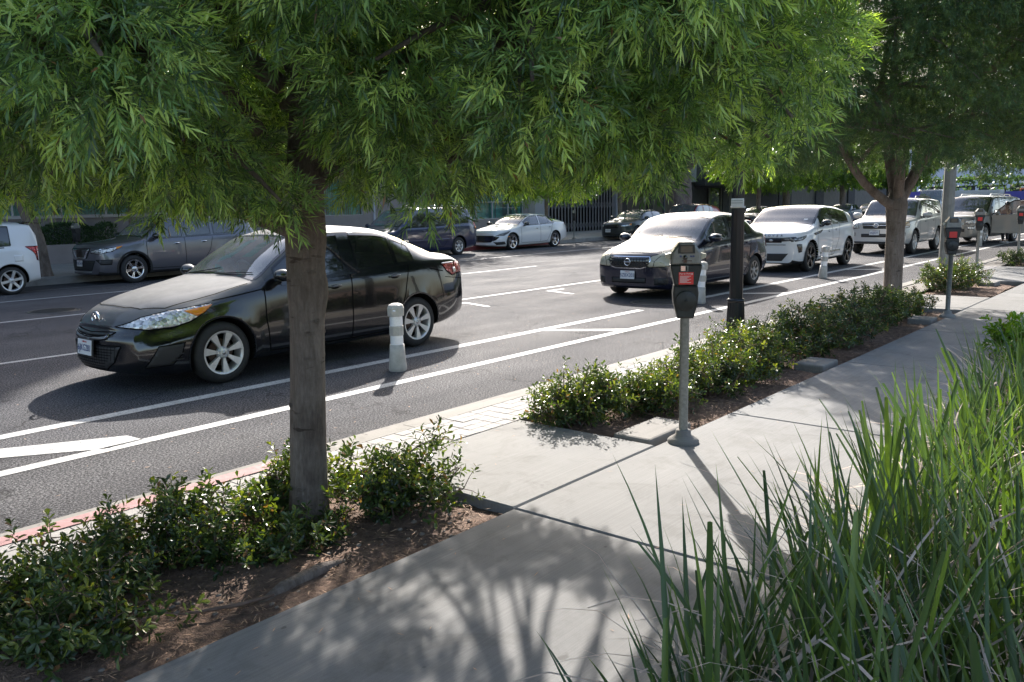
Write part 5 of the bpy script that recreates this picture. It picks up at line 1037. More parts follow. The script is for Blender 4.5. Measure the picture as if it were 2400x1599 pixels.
def street_tree(label, loc, R_, zlo, zhi, seed, tr=.13, fork=2.1, mat='far_leaf', bark='bark', dens=5, leaf=.15, lw=.03, lean=(0, 0), r0=.6, r1=1.0, group="street trees across the road", n=16, base=.45, sprig=.3, pack=.5, extra=()):
    rg_ = np.random.RandomState(seed); zc = (zlo+zhi)/2
    lm = [((lean[0], lean[1], fork), (cos(a)*R_*.55+lean[0], sin(a)*R_*.55+lean[1], fork+(zhi-fork)*.45*q), tr*.6, tr*.22, .05) for a, q in [(k*1.25+rg_.uniform(0, 1), rg_.uniform(.5, 1.2)) for k in range(5)]]
    lm.append(((lean[0], lean[1], fork), (lean[0], lean[1], zhi-1.2), tr*.8, tr*.2, 0))
    bb = crown_blobs(900, R_, zc, (zhi-zlo)*.60, zlo+r0*.6, zhi, r0, r1, seed, .5, pack) + [(x, y, z, r, r, r*.7) for x, y, z, r in extra]
    return tree("street_tree", label, loc, bb, [(0, 0, -.05), (lean[0]*.3, lean[1]*.3, fork*.5), (lean[0], lean[1], fork), (lean[0], lean[1], fork+.5)], [tr*1.15, tr, tr*1.05, tr*.6], lm, seed, dens=dens, n=n, leaf=leaf, lw=lw, mat=mat, bark=bark, group=group, simple=True, base=base, sprig=sprig)
G1 = "street trees on the near side"
street_tree("dark street tree just behind the second tree at the right", (28.6, 3.9, .05), 5.0, 2.9, 9.5, 31, mat='dark_leaf', group=G1, base=.35, dens=7, leaf=.13, lw=.024)
street_tree("dark street tree third back on the near side at the upper right", (37.0, 4.6, .05), 4.6, 3.0, 10, 32, mat='dark_leaf', group=G1, base=.35)
street_tree("farthest dark street tree over the near sidewalk at the upper right corner", (47.5, 4.6, .05), 4.2, 3.2, 10, 33, mat='dark_leaf', group=G1, base=.35)
street_tree("slim street tree with a bent trunk on the far sidewalk behind the white hatchback", (8.95, 23.3, .15), 3.2, 2.1, 7.5, 41, tr=.17, fork=1.95, lean=(-.35, 0), dens=7, leaf=.12, lw=.022)
street_tree("young tree with a thin stem against the office wall at left", (13.4, 27.6, .15), 1.9, 1.9, 5.2, 42, tr=.05, fork=2.0, dens=7, leaf=.12, lw=.022, r0=.4, r1=.7)
street_tree("street tree across the road hidden behind the near trunk", (18.0, 24.2, .15), 2.8, 2.9, 6.2, 43, tr=.14, fork=2.4)
street_tree("street tree whose pale fringe hangs above the navy minivan", (24.3, 24.6, .15), 2.6, 2.3, 5.4, 44, tr=.13, fork=2.6, dens=7, leaf=.13, lw=.024, base=.6)
street_tree("small bright street tree beside the white scissor gate", (31.4, 24.2, .15), 2.3, 1.9, 4.9, 45, tr=.085, fork=1.9, dens=9, leaf=.13, lw=.026, base=.75, r0=.45, r1=.8, extra=((-1.9, -.6, 2.5, .45), (-2.6, 0, 2.9, .5), (1.6, -.4, 2.3, .45)))
street_tree("leafy street tree above the charcoal sedan", (38.6, 24.8, .15), 2.6, 2.5, 5.4, 46, tr=.12, fork=2.4, base=.65)
street_tree("massive grey trunked tree rising behind the dark red car", (46.2, 25.2, .15), 4.2, 4.3, 9, 47, tr=.55, fork=3.4, mat='dark_leaf', bark='ficus_bark', lean=(-.2, 0), r0=.8, r1=1.3, leaf=.2, lw=.05)
street_tree("pale green street tree behind the black lamp post", (53.0, 23.4, .15), 3.0, 2.5, 6.5, 48, tr=.14, fork=3.2, base=.75, leaf=.2, lw=.045)
street_tree("street tree with a dark trunk above the white suv", (60.5, 24.6, .15), 3.4, 2.5, 7, 49, tr=.26, fork=3.1, base=.6, leaf=.2, lw=.045)
street_tree("street tree with yellow green fringe behind the rear of the white suv", (70.0, 23.8, .15), 3.6, 2.6, 9, 50, tr=.22, fork=3.2, base=.6, leaf=.22, lw=.05)
street_tree("far street tree past the dark corner building", (83.0, 24.0, .15), 4.0, 2.8, 10, 51, tr=.22, fork=3.4, leaf=.25, lw=.06)
street_tree("round dark tree beyond the crossing near the purple hoarding", (104.0, 15.5, 0), 4.0, 5.0, 12, 52, tr=.2, fork=5.0, mat='dark_leaf', leaf=.28, lw=.07, group="trees beyond the crossing")
street_tree("dark tree beyond the crossing above the orange bus", (96.0, 6.0, 0), 4.5, 5.2, 13, 53, tr=.2, fork=5.2, mat='dark_leaf', leaf=.28, lw=.07, group="trees beyond the crossing")
street_tree("tall dark tree beyond the crossing behind the grey pole", (120.0, 34.0, 0), 7.0, 5.0, 16, 54, tr=.3, fork=5.0, mat='dark_leaf', leaf=.32, lw=.09, group="trees beyond the crossing", r0=1.2, r1=2.0, dens=3)

def hedge(name, label, x0, x1, y0, y1, z0, z1, n, leaf, seed, mat='dark_leaf', group=None, base=.35):
    t = thing(name, label, "hedge", (x0, y0, z0), 0, group); rng = np.random.RandomState(seed); N = n*6
    lx, ly, lz = x1-x0, y1-y0, z1-z0; P = rng.uniform(size=(N, 3))*[lx, ly, lz]
    top = 1-.18*np.abs(np.sin(P[:, 0]*2.2)+.5*np.sin(P[:, 0]*5.1+1)); f = rng.randint(0, 3, N); P[f == 0, 1] *= .12; P[f == 1, 2] = lz*rng.uniform(.88, 1, (f == 1).sum()); P[:, 2] *= top
    D = rng.normal(size=(N, 3))+[0, -.6, .4]; W_ = rng.normal(size=(N, 3))
    leaf_mesh("foliage", P, D, W_, leaf*rng.uniform(.6, 1.2, N), leaf*.5*np.ones(N), np.clip(rng.normal(base, .25, N), 0, .95), mat, t, .05, True)
    m = MB()
    for k in range(int(lx/.5)+1): m.tube([(k*.5+.1, ly*.5, -.02), (k*.5+.15, ly*.4, lz*.7)], [.02, .008], 5)
    m.build("stems", ['twig'], t)
hedge("hedge", "dark leafy hedge in the raised planter behind the white hatchback", 9.2, 13.6, 29.0, 29.8, .72, 1.50, 2600, .07, 3)
hedge("hedge", "long dark clipped hedge beyond the shipping container", 135, 137, -30, 60, 0, 5.2, 2500, .6, 4)
for k, (u, lb) in enumerate(((14.9, "tiny upright plant in the raised planter against the mauve wall"),)):
    shrub(lb, u, 29.3, .25, .2, .6, 90, 60, leaf=.09, z0=.72, group=None, cat="plant", name="small_plant")

# shrubs
SH = [(3.06, 3.40, .42, .38, .44, 640, "leafy shrub right of the near trunk, reaching over the corner of the near planter"), (2.26, 3.42, .34, .24, .15, 330, "low shrub crowding the foot of the near tree trunk"), (2.72, 3.84, .34, .20, .42, 380, "shrub behind the near trunk, in front of the curb pavers"),
      (1.98, 3.70, .40, .32, .40, 520, "shrub left of the near trunk with twigs standing against the road"), (1.48, 3.68, .40, .32, .40, 540, "sprawling shrub beside the pink painted curb"), (1.22, 3.20, .30, .26, .34, 420, "shrub with bare forked stems at the lower left above open soil"), (.86, 3.62, .40, .36, .42, 400, "shrub cut off by the left edge beside the sidewalk")]
for k, (u, v, ru, rv, h, n, lb) in enumerate(SH): shrub(lb, u, v, ru*1.05, rv, h*.87, 100+k, int(n*.72), leaf=.046, base=.42, sp=.25)
S2 = [(5.14, 3.66, .46, .32, .46, 620, "shrub at the near end of the long planter, left of the near meter"), (5.85, 3.42, .40, .42, .36, 560, "shrub directly behind the near parking meter pole"), (6.55, 3.36, .44, .50, .48, 600, "shrub just right of the near parking meter in the long planter"), (7.30, 3.40, .48, .52, .54, 600, "rounded shrub in front of the black lamp post"),
      (8.10, 3.52, .46, .48, .52, 560, "shrub behind the second concrete block at the lamp post foot"), (9.00, 3.38, .52, .52, .62, 560, "tall dark shrub right of the black lamp post"), (9.90, 3.36, .52, .52, .60, 520, "glossy dark shrub halfway between lamp post and second tree"), (10.80, 3.36, .52, .50, .62, 480, "dense glossy shrub left of the second tree"),
      (11.7, 3.38, .5, .46, .50, 460, "low shrub in front of the second tree trunk"), (12.6, 3.40, .5, .42, .42, 420, "bright tipped shrub at the far end of the long planter"), (13.1, 3.75, .35, .25, .40, 250, "small shrub between the second trunk and the second meter"),
      (16.35, 3.68, .62, .50, .62, 480, "silvery shrub at the near end of the short planter past the second meter"), (17.35, 3.66, .60, .48, .56, 420, "silvery shrub at the far end of the short planter past the second meter"), (23.5, 3.7, .7, .5, .5, 260, "distant shrub in the farthest visible planter")]
for k, (u, v, ru, rv, h, n, lb) in enumerate(S2): shrub(lb, u, v, ru, rv, h, 200+k, int(n*1.3), leaf=.042 if u < 8 else .046, base=.46 if u < 8 else .30, sp=.26)
shrub("bright lime green shrub at the right edge beyond the strap leaved plants", 9.65, 1.25, .75, .50, .55, 300, 520, mat='lime_leaf', leaf=.085, base=.5, group=None)

# strap leaved plants in the foreground bed
def blades(name, cs, rng, per, L0, L1, w0, w1, lean0, lean1, curl, mat, tint=True, kink=0.0, base=.45):
    V = []; F = []; T = []; nseg = 8
    for (cx, cy) in cs:
        for k in range(per):
            L = rng.uniform(L0, L1); w = rng.uniform(w0, w1); az = rng.uniform(0, 6.283); ln = R(rng.uniform(lean0, lean1)); cr = rng.uniform(.3, 1)*curl
            x, y, z = cx+rng.normal(0, .05), cy+rng.normal(0, .05), .08; d = ln; faz = az+rng.normal(0, .5)
            side = np.array([-sin(faz), cos(faz), 0]); t0 = np.clip(rng.normal(base, .22), 0, .95); b0 = len(V); wig = rng.normal(0, kink, nseg+1); cut = rng.uniform() < .18; brown = rng.uniform() < .4
            for i in range(nseg+1):
                t = i/nseg; ww = w*(.55+.9*t if t < .35 else .87)*(1-max(0, (t-.45)/.55)**1.6*(0 if cut and t < 1 else (.35 if cut else 1)))
                fd = np.array([cos(az)*cos(d), sin(az)*cos(d), -sin(d)]) if False else None
                nrm = np.array([cos(faz), sin(faz), 0])*.35*ww
                p = np.array([x, y, z]); V += [p-side*ww/2+nrm*.5, p-nrm*.5, p+side*ww/2+nrm*.5]; T += [1.0 if (brown and not cut and i == nseg) else t0]*3
                d2 = d+wig[i]; st = L/nseg; x += cos(az+wig[i]*.7)*sin(d2)*st; y += sin(az+wig[i]*.7)*sin(d2)*st; z = max(.03, z+cos(d2)*st); d += cr/nseg*(1+t*1.4)
            for i in range(nseg):
                a = b0+3*i; F += [(a, a+1, a+4, a+3), (a+1, a+2, a+5, a+4)]
    F = np.array(F); return mesh_np(name, np.array(V), F.ravel(), np.full(len(F), 4), mat, parent=None, smooth=True, tint=np.array(T) if tint else None)
rng = np.random.RandomState(9); cs = []
for k in range(4000):
    u, v = rng.uniform(1.75, 6.6), rng.uniform(-.5, .98)
    if v < .10*u-.15: continue
    if all(math.hypot(u-a, v-b) > .17 for a, b in cs): cs.append((u, v))
g1 = blades("strap_leaf_plants", cs, rng, 16, .52, 1.02, .013, .027, 1, 26, .28, 'strap_leaf', kink=.012, base=.42); g1['kind'] = 'stuff'
g2 = blades("dry_strap_leaves", cs, rng, 16, .42, .98, .007, .018, 2, 36, 1.4, 'dry_blade', False, .12); g2['kind'] = 'stuff'
cs2 = [(1.72, 1.0), (1.85, .95), (2.05, 1.02), (2.3, 1.0), (1.66, .85), (2.6, 1.02), (1.75, .7)]
g3 = blades("leaning_strap_leaves", cs2, rng, 7, .50, .85, .018, .028, 8, 38, .35, 'strap_leaf', base=.25); g3['kind'] = 'stuff'

# litter on the planter soil and a few bits on the sidewalk
rng = np.random.RandomState(4); N = 5200; L_ = []
pl = rng.randint(0, 3, N); P = np.zeros((N, 3))
for k, (a, b, c, d) in enumerate([(.4, 3.28, 2.80, 3.95), (4.8, 8.8, 2.82, 3.9), (8.8, 13.4, 2.82, 3.9)]):
    s_ = pl == k; P[s_, 0] = rng.uniform(a, b, s_.sum()); P[s_, 1] = rng.uniform(c, d, s_.sum()); P[s_, 2] = .115
D = rng.normal(size=(N, 3))*[1, 1, .12]
lt = leaf_mesh("leaf_litter", P, D, np.cross(D, [0, 0, 1.0])+rng.normal(0, .2, (N, 3)), rng.uniform(.015, .07, N), rng.uniform(.002, .007, N), np.full(N, .5), 'litter', None, 0, True); lt['kind'] = 'stuff'
N = 170; P = np.stack([rng.uniform(1.2, 9, N), rng.uniform(1.1, 3.9, N), np.full(N, .154)], 1); P = P[(P[:, 1] < 2.75) | ((P[:, 0] > 3.35) & (P[:, 0] < 4.75))]; N = len(P); D = rng.normal(size=(N, 3))*[1, 1, .05]
lt = leaf_mesh("fallen_needles", P, D, np.cross(D, [0, 0, 1.0]), rng.uniform(.02, .06, N), rng.uniform(.002, .005, N), np.full(N, .5), 'litter', None, 0, True); lt['kind'] = 'stuff'
N = 900; P = np.stack([rng.uniform(2, 20, N), rng.uniform(5.2, 11, N), np.full(N, .006)], 1); D = rng.normal(size=(N, 3))*[1, 1, .05]
lt = leaf_mesh("street_debris", P, D, np.cross(D, [0, 0, 1.0]), rng.uniform(.01, .045, N), rng.uniform(.004, .012, N), np.full(N, .5), 'litter', None, 0, True); lt['kind'] = 'stuff'
m = MB(); rr = random.Random(5)
for k in range(60):
    a, b, r = rr.uniform(1.0, 3.2), rr.uniform(2.84, 3.3), rr.uniform(.004, .015); m.sphere((a, b, .105), (r*1.3, r, r*.6), 0, 7, 5)
o = m.build("pebbles", ['stone']); o['kind'] = 'stuff'
st = thing("fallen_stick", "bare forked stick lying on the near planter soil", "stick", (1.72, 3.02, .125)); m = MB()
m.tube([(-.16, .10, .01), (-.05, .03, .012), (.06, -.02, .008), (.20, -.05, .004)], [.004, .009, .010, .006], 6); m.tube([(.06, -.02, .01), (.12, .03, .01)], [.006, .003], 5); m.build("stick", ['twig'], st)
rt_ = thing("surface_root", "long buried root breaking the soil in front of the near trunk", "root", (2.10, 3.02, .095)); m = MB()
m.tube([(-.26, -.02, -.01), (-.1, 0, .022), (.12, .02, .025), (.30, .06, -.01)], [.015, .030, .030, .012], 9); m.build("root", ['bark'], rt_)

# ------------------------------------------------------------------ the parked cars (nose at x=0, near side at -y)
def win(nm, mt, x0, x1, r0=5.12, r1=5.86):
    return [(nm, mt, x0, x1, r0, r1, -1), (nm, mt, x0, x1, r0, r1, 1)]
def door(x0, x1, mt, r0=1.6, r1=6.0): return [("door", mt, x0, x1, r0, r1, -1), ("door", mt, x0, x1, r0, r1, 1)]

# black sedan beside the near tree
MAZ = dict(L=4.84, W=1.77, paint='paint_black', wr=.318, ar=.365, wheels=(.97, 3.71), bowf=.36, bowr=.26, cowl=1.38, cabin_end=4.3, flare=.016,
    hw=[(0, .66), (.08, .74), (.25, .82), (.55, .875), (.9, .885), (3.7, .885), (4.2, .868), (4.6, .81), (4.84, .72)],
    zb=[(0, .20), (.12, .165), (.6, .15), (1.5, .185), (3.3, .20), (4.2, .24), (4.84, .34)], zm=[(0, .40), (.4, .50), (4.3, .55), (4.84, .60)],
    hs=[(0, .60), (.1, .66), (.35, .74), (.8, .81), (1.4, .835), (2.2, .84), (3.5, .835), (4.2, .79), (4.84, .66)],
    zs=[(0, .58), (.08, .64), (.30, .71), (.81, .82), (1.4, .92), (1.7, .955), (2.77, 1.015), (3.6, 1.055), (4.1, 1.075), (4.5, 1.075), (4.76, 1.03), (4.84, .96)],
    ht=[(0, .46), (.1, .52), (.35, .62), (.8, .71), (1.35, .755), (1.5, .75), (2.15, .665), (2.8, .635), (3.4, .62), (3.85, .625), (4.3, .68), (4.84, .56)],
    ze=[(0, .63), (.08, .70), (.30, .775), (.81, .875), (1.3, .985), (1.42, 1.01), (1.8, 1.24), (2.15, 1.425), (2.6, 1.49), (3.2, 1.465), (3.7, 1.33), (4.1, 1.17), (4.35, 1.11), (4.7, 1.08), (4.84, .98)],
    zt=[(0, .655), (.06, .72), (.22, .82), (.5, .91), (.9, .985), (1.25, 1.035), (1.40, 1.06), (1.75, 1.29), (2.1, 1.475), (2.45, 1.545), (2.9, 1.56), (3.4, 1.52), (3.85, 1.41), (4.2, 1.265), (4.42, 1.165), (4.72, 1.125), (4.84, 1.03)],
    nose=[(.15, .08), (.30, .0), (.52, .0), (.62, .05), (.80, .06), (1.0, 0)],
    regions=win("window", "glass_tint", 1.66, 2.60) + win("window", "glass_tint", 2.80, 3.40) + win("quarter_window", "glass_tint", 3.44, 3.74) +
        [("windshield", "glass_clear", 1.44, 2.08, 6.14, 8, 0), ("rear_window", "glass_tint", 3.62, 4.28, 6.14, 8, 0)] + door(1.52, 2.67, 'paint_black') + door(2.67, 3.55, 'paint_black') + [("hood", "paint_black", .27, 1.34, 6.0, 8, 0), ("trunk_lid", "paint_black", 4.42, 4.80, 6.0, 8, 0)],
    seams=[[(1.50, .93), (1.485, .62), (1.53, .26), (2.65, .25), (2.66, .6), (2.675, 1.02)], [(2.66, .25), (3.22, .265), (3.36, .42), (3.50, .70), (3.60, 1.05)], [(1.50, .93), (1.12, .88), (.92, .855)], [(3.98, .98), (4.24, .93)]],
    topseams=[[(1.36, .755), (1.0, .72), (.50, .62), (.33, .45), (.27, .25), (.26, 0)]],
    trims=[[(1.72, .955), (2.62, 1.01), (3.55, 1.055)], ], trimw=.028,
    handles=[(2.42, .88), (3.34, .93)], mirror=(1.66, 1.03), mirs=.85, seatmat='interior_tan', seats=[(2.65, True), (3.55, False)],
    wheel=dict(rim=.70, spokes=7, sw=(.018, .042), twist=.035, ph=.15),
    patches=[("headlight", "lamp_clear", 'side', [(.10, .650), (.28, .735), (.50, .785), (.90, .832), (.80, .745), (.66, .675), (.50, .632), (.28, .620)], dict(off=.006, subs=[("turn_signal", [(.62, .775), (.90, .820), (.80, .75), (.73, .72)], "amber")])),
             ("lower_grille", "black_plastic", 'front', [(-.50, .47), (.50, .47), (.40, .30), (.24, .215), (-.24, .215), (-.40, .30)], dict(sides=(-1,))),
             ("upper_grille", "gloss_black", 'front', [(-.40, .605), (0, .585), (.40, .605), (.36, .575), (.22, .560), (0, .552), (-.22, .560), (-.36, .575)], dict(sides=(-1,))),
             ("grille_bar", "dull_chrome", 'front', [(-.34, .57), (-.2, .548), (0, .54), (.2, .548), (.34, .57), (.31, .535), (.2, .515), (0, .505), (-.2, .515), (-.31, .535)], dict(sides=(-1,), off=.014)),
             ("fog_vent", "black_plastic", 'side', [(.33, .46), (.56, .48), (.52, .36), (.44, .27), (.22, .255)], dict(off=.004)),
             ("tail_lamp", "lamp_red", 'side', [(4.22, 1.03), (4.50, 1.03), (4.56, .88), (4.44, .86), (4.33, .92)], dict(subs=[("lamp_surround", [(4.22, 1.035), (4.50, 1.035), (4.50, 1.02), (4.24, 1.02)], "chrome", .012), ("reverse_lens", [(4.47, .96), (4.53, .96), (4.545, .90), (4.48, .89)], "lamp_clear", .012)])),
             ("tail_lamp", "lamp_red", 'rear', [(.52, 1.03), (.72, 1.03), (.75, .88), (.60, .88)], {}),
             ("rear_bumper_cut", "seam", 'side', [(4.28, .855), (4.70, .80), (4.70, .793), (4.28, .848)], {})],
    plate=(0.0, .44, "6JKG281"), plateoff=.05)
mz, mcar = build_car("black_sedan", MAZ, "black sedan with dusty hood parked behind the near tree trunk", "car", (3.66, 8.63, 0), "cars parked along the near side")
m = MB(); (p, n), = mcar.project([(0, 0, .715)], (1, 0, 0))
tt = [2*pi*k/28 for k in range(29)]
m.tube([(p.x-.014, cos(t)*.078, p.z+sin(t)*.063) for t in tt], .011, 6, cap=False)
m.tube([(p.x-.012, -.055, p.z+.015), (p.x-.012, -.03, p.z+.02), (p.x-.014, 0, p.z-.018), (p.x-.012, .03, p.z+.02), (p.x-.012, .055, p.z+.015)], .007, 6)
m.build("badge", ['chrome'], mz)
for sd in (-1, 1):                                                          # louvres in the corner vents
    m = MB()
    for z in (.31, .365, .42): ribbon(mcar, m, [(.25+(z-.30)*.5, z), (.54, z+.012)], .010, 'side', sd, .012)
    m.build("vent_louvre", ['black_plastic'], mz)
m = MB()
for z in np.arange(.235, .46, .028): ribbon(mcar, m, [(-.22-(z-.22)*.95, z), (.22+(z-.22)*.95, z)], .006, 'front', -1, .010)
for y in np.arange(-.40, .41, .045): ribbon(mcar, m, [(y, .23+abs(y)*.25), (y*1.05, .46)], .005, 'front', -1, .009)
m.build("grille_mesh", ['seam'], mz)
m = MB()                                                                    # wipers resting on the windshield
for (y0, y1) in ((-.10, -.62), (.52, 0.0)):
    ps = mcar.project([(1.41+.022*k, y0+(y1-y0)*k/5, 1.1) for k in range(6)], (0, 0, -1)); m.tube([p+n*.014 for p, n in ps], .006, 5)
m.build("wiper", ['black_plastic'], mz)

# dark navy sedan behind the meter
SEN = dict(L=4.57, W=1.79, paint='paint_navy', wr=.320, ar=.365, wheels=(.93, 3.61), bowf=.26, bowr=.18, cowl=1.14, cabin_end=4.1, flare=.010,
    hw=[(0, .72), (.08, .80), (.25, .86), (.6, .893), (.9, .895), (3.7, .895), (4.2, .87), (4.57, .78)],
    zb=[(0, .24), (.12, .19), (.6, .18), (1.5, .20), (3.3, .21), (4.1, .25), (4.57, .33)], zm=[(0, .45), (.4, .52), (4.2, .58), (4.57, .62)],
    hs=[(0, .70), (.1, .75), (.3, .79), (.8, .83), (1.3, .85), (2.2, .855), (3.5, .85), (4.1, .80), (4.57, .70)],
    zs=[(0, .66), (.06, .72), (.25, .79), (.7, .87), (1.3, .95), (2.6, 1.02), (3.4, 1.06), (4.1, 1.08), (4.45, 1.05), (4.57, .95)],
    ht=[(0, .56), (.1, .61), (.3, .67), (.8, .73), (1.15, .775), (1.3, .775), (2.0, .70), (2.7, .665), (3.3, .65), (3.8, .65), (4.2, .68), (4.57, .58)],
    ze=[(0, .70), (.06, .78), (.25, .86), (.7, .94), (1.12, 1.01), (1.24, 1.04), (1.6, 1.26), (1.98, 1.455), (2.5, 1.51), (3.1, 1.49), (3.55, 1.38), (3.95, 1.20), (4.2, 1.13), (4.45, 1.09), (4.57, .98)],
    zt=[(0, .74), (.06, .82), (.2, .90), (.5, .99), (.9, 1.05), (1.15, 1.09), (1.55, 1.32), (1.93, 1.505), (2.3, 1.56), (2.9, 1.57), (3.4, 1.52), (3.8, 1.38), (4.1, 1.22), (4.25, 1.16), (4.45, 1.13), (4.57, 1.02)],
    regions=win("window", "glass_mid", 1.50, 2.38) + win("window", "glass_tint", 2.54, 3.22) + win("quarter_window", "glass_tint", 3.26, 3.50) +
        [("windshield", "glass_clear", 1.20, 1.90, 6.14, 8, 0), ("rear_window", "glass_tint", 3.45, 4.10, 6.14, 8, 0)] + door(1.35, 2.45, 'paint_navy') + door(2.45, 3.35, 'paint_navy') + [("hood", "paint_navy", .14, 1.12, 6.0, 8, 0), ("trunk_lid", "paint_navy", 4.16, 4.52, 6.0, 8, 0)],
    seams=[[(1.33, .96), (1.33, .62), (1.38, .27), (2.44, .26), (2.45, .6), (2.46, 1.0)], [(2.44, .26), (3.05, .27), (3.18, .42), (3.32, .70), (3.40, 1.05)], [(1.30, .95), (.95, .90), (.8, .88)]],
    topseams=[[(1.13, .76), (.80, .73), (.36, .64), (.2, .5), (.15, .3), (.14, 0)]],
    trims=[[(1.46, .965), (2.45, 1.01), (3.42, 1.06)], ], trimw=.020,
    handles=[(2.22, .90), (3.15, .94)], mirror=(1.50, 1.05), mirs=1.05, seats=[(2.50, True), (3.35, False)],
    wheel=dict(rim=.62, spokes=7, sw=(.020, .030), rimmat='alloy_dirty'),
    patches=[("headlight", "lamp_yellowed", 'side', [(.04, .60), (.02, .72), (.10, .80), (.30, .875), (.56, .905), (.50, .83), (.36, .70), (.22, .62)], {}),
             ("headlight_face", "lamp_yellowed", 'front', [(.50, .60), (.52, .70), (.60, .80), (.76, .80), (.84, .62)], {}),
             ("grille", "gloss_black", 'front', [(-.42, .78), (.42, .78), (.44, .72), (.36, .61), (.26, .585), (-.26, .585), (-.36, .61), (-.44, .72)], dict(sides=(-1,))),
             ("lower_grille", "black_plastic", 'front', [(-.36, .40), (.36, .40), (.36, .31), (-.36, .31)], dict(sides=(-1,))),
             ("fog_lamp_cover", "meter_grey", 'front', [(.52, .40), (.74, .41), (.74, .29), (.52, .28)], dict(sides=(-1,), subs=[("fog_lamp_ring", [(.60+.045*cos(t)+.02, .345+.045*sin(t)) for t in [2*pi*k/14 for k in range(14)]], "black_plastic")])),
             ("fog_lamp_cover", "meter_grey", 'front', [(.56, .40), (.70, .41), (.70, .29), (.56, .28)], dict(sides=(1,))),
             ("tail_lamp", "lamp_red", 'side', [(4.28, 1.02), (4.50, 1.00), (4.50, .78), (4.40, .80)], {}),
             ("hood_line", "seam", 'top', [(.22, .22), (1.10, .38), (1.10, .388), (.22, .228)], dict(off=.003))],
    plate=(0.0, .455, "5ZBX203"), plateoff=.025)
sn, scar = build_car("navy_sedan", SEN, "dark navy sedan with sun faded hood parked behind the near parking meter", "car", (13.38, 8.42, 0), "cars parked along the near side")
def edging(car, root, name, pts, mat, w, view='front', off=.012, side=-1):
    m = MB(); ribbon(car, m, pts, w, view, side, off); return m.build(name, [mat], root)
gpt = [(-.42, .785), (.42, .785), (.45, .72), (.37, .605), (.27, .578), (-.27, .578), (-.37, .605), (-.45, .72), (-.42, .785)]
edging(scar, sn, "grille_surround", gpt, 'chrome', .018)
m = MB()
for z in (.62, .66, .70, .74): ribbon(scar, m, [(-.41+max(0, .70-z)*.8, z), (.41-max(0, .70-z)*.8, z)], .010, 'front', -1, .010)
for y in np.arange(-.36, .37, .06): ribbon(scar, m, [(y, .60), (y, .78)], .010, 'front', -1, .010)
m.build("grille_mesh", ['meter_grey'], sn)
(p, n), = scar.project([(0, 0, .69)], (1, 0, 0)); m = MB()
m.tube([(p.x-.02, cos(t)*.062, p.z+sin(t)*.062) for t in tt], .010, 6, cap=False); m.box((p.x-.032, -.075, p.z-.013), (p.x-.018, .075, p.z+.013), 0, .003); m.build("badge", ['chrome'], sn)
m = MB()
for (y0, y1) in ((-.10, -.62), (.52, 0.0)):
    ps = scar.project([(1.17+.022*k, y0+(y1-y0)*k/5, 1.1) for k in range(6)], (0, 0, -1)); m.tube([p+n*.014 for p, n in ps], .006, 5)
m.build("wiper", ['black_plastic'], sn)

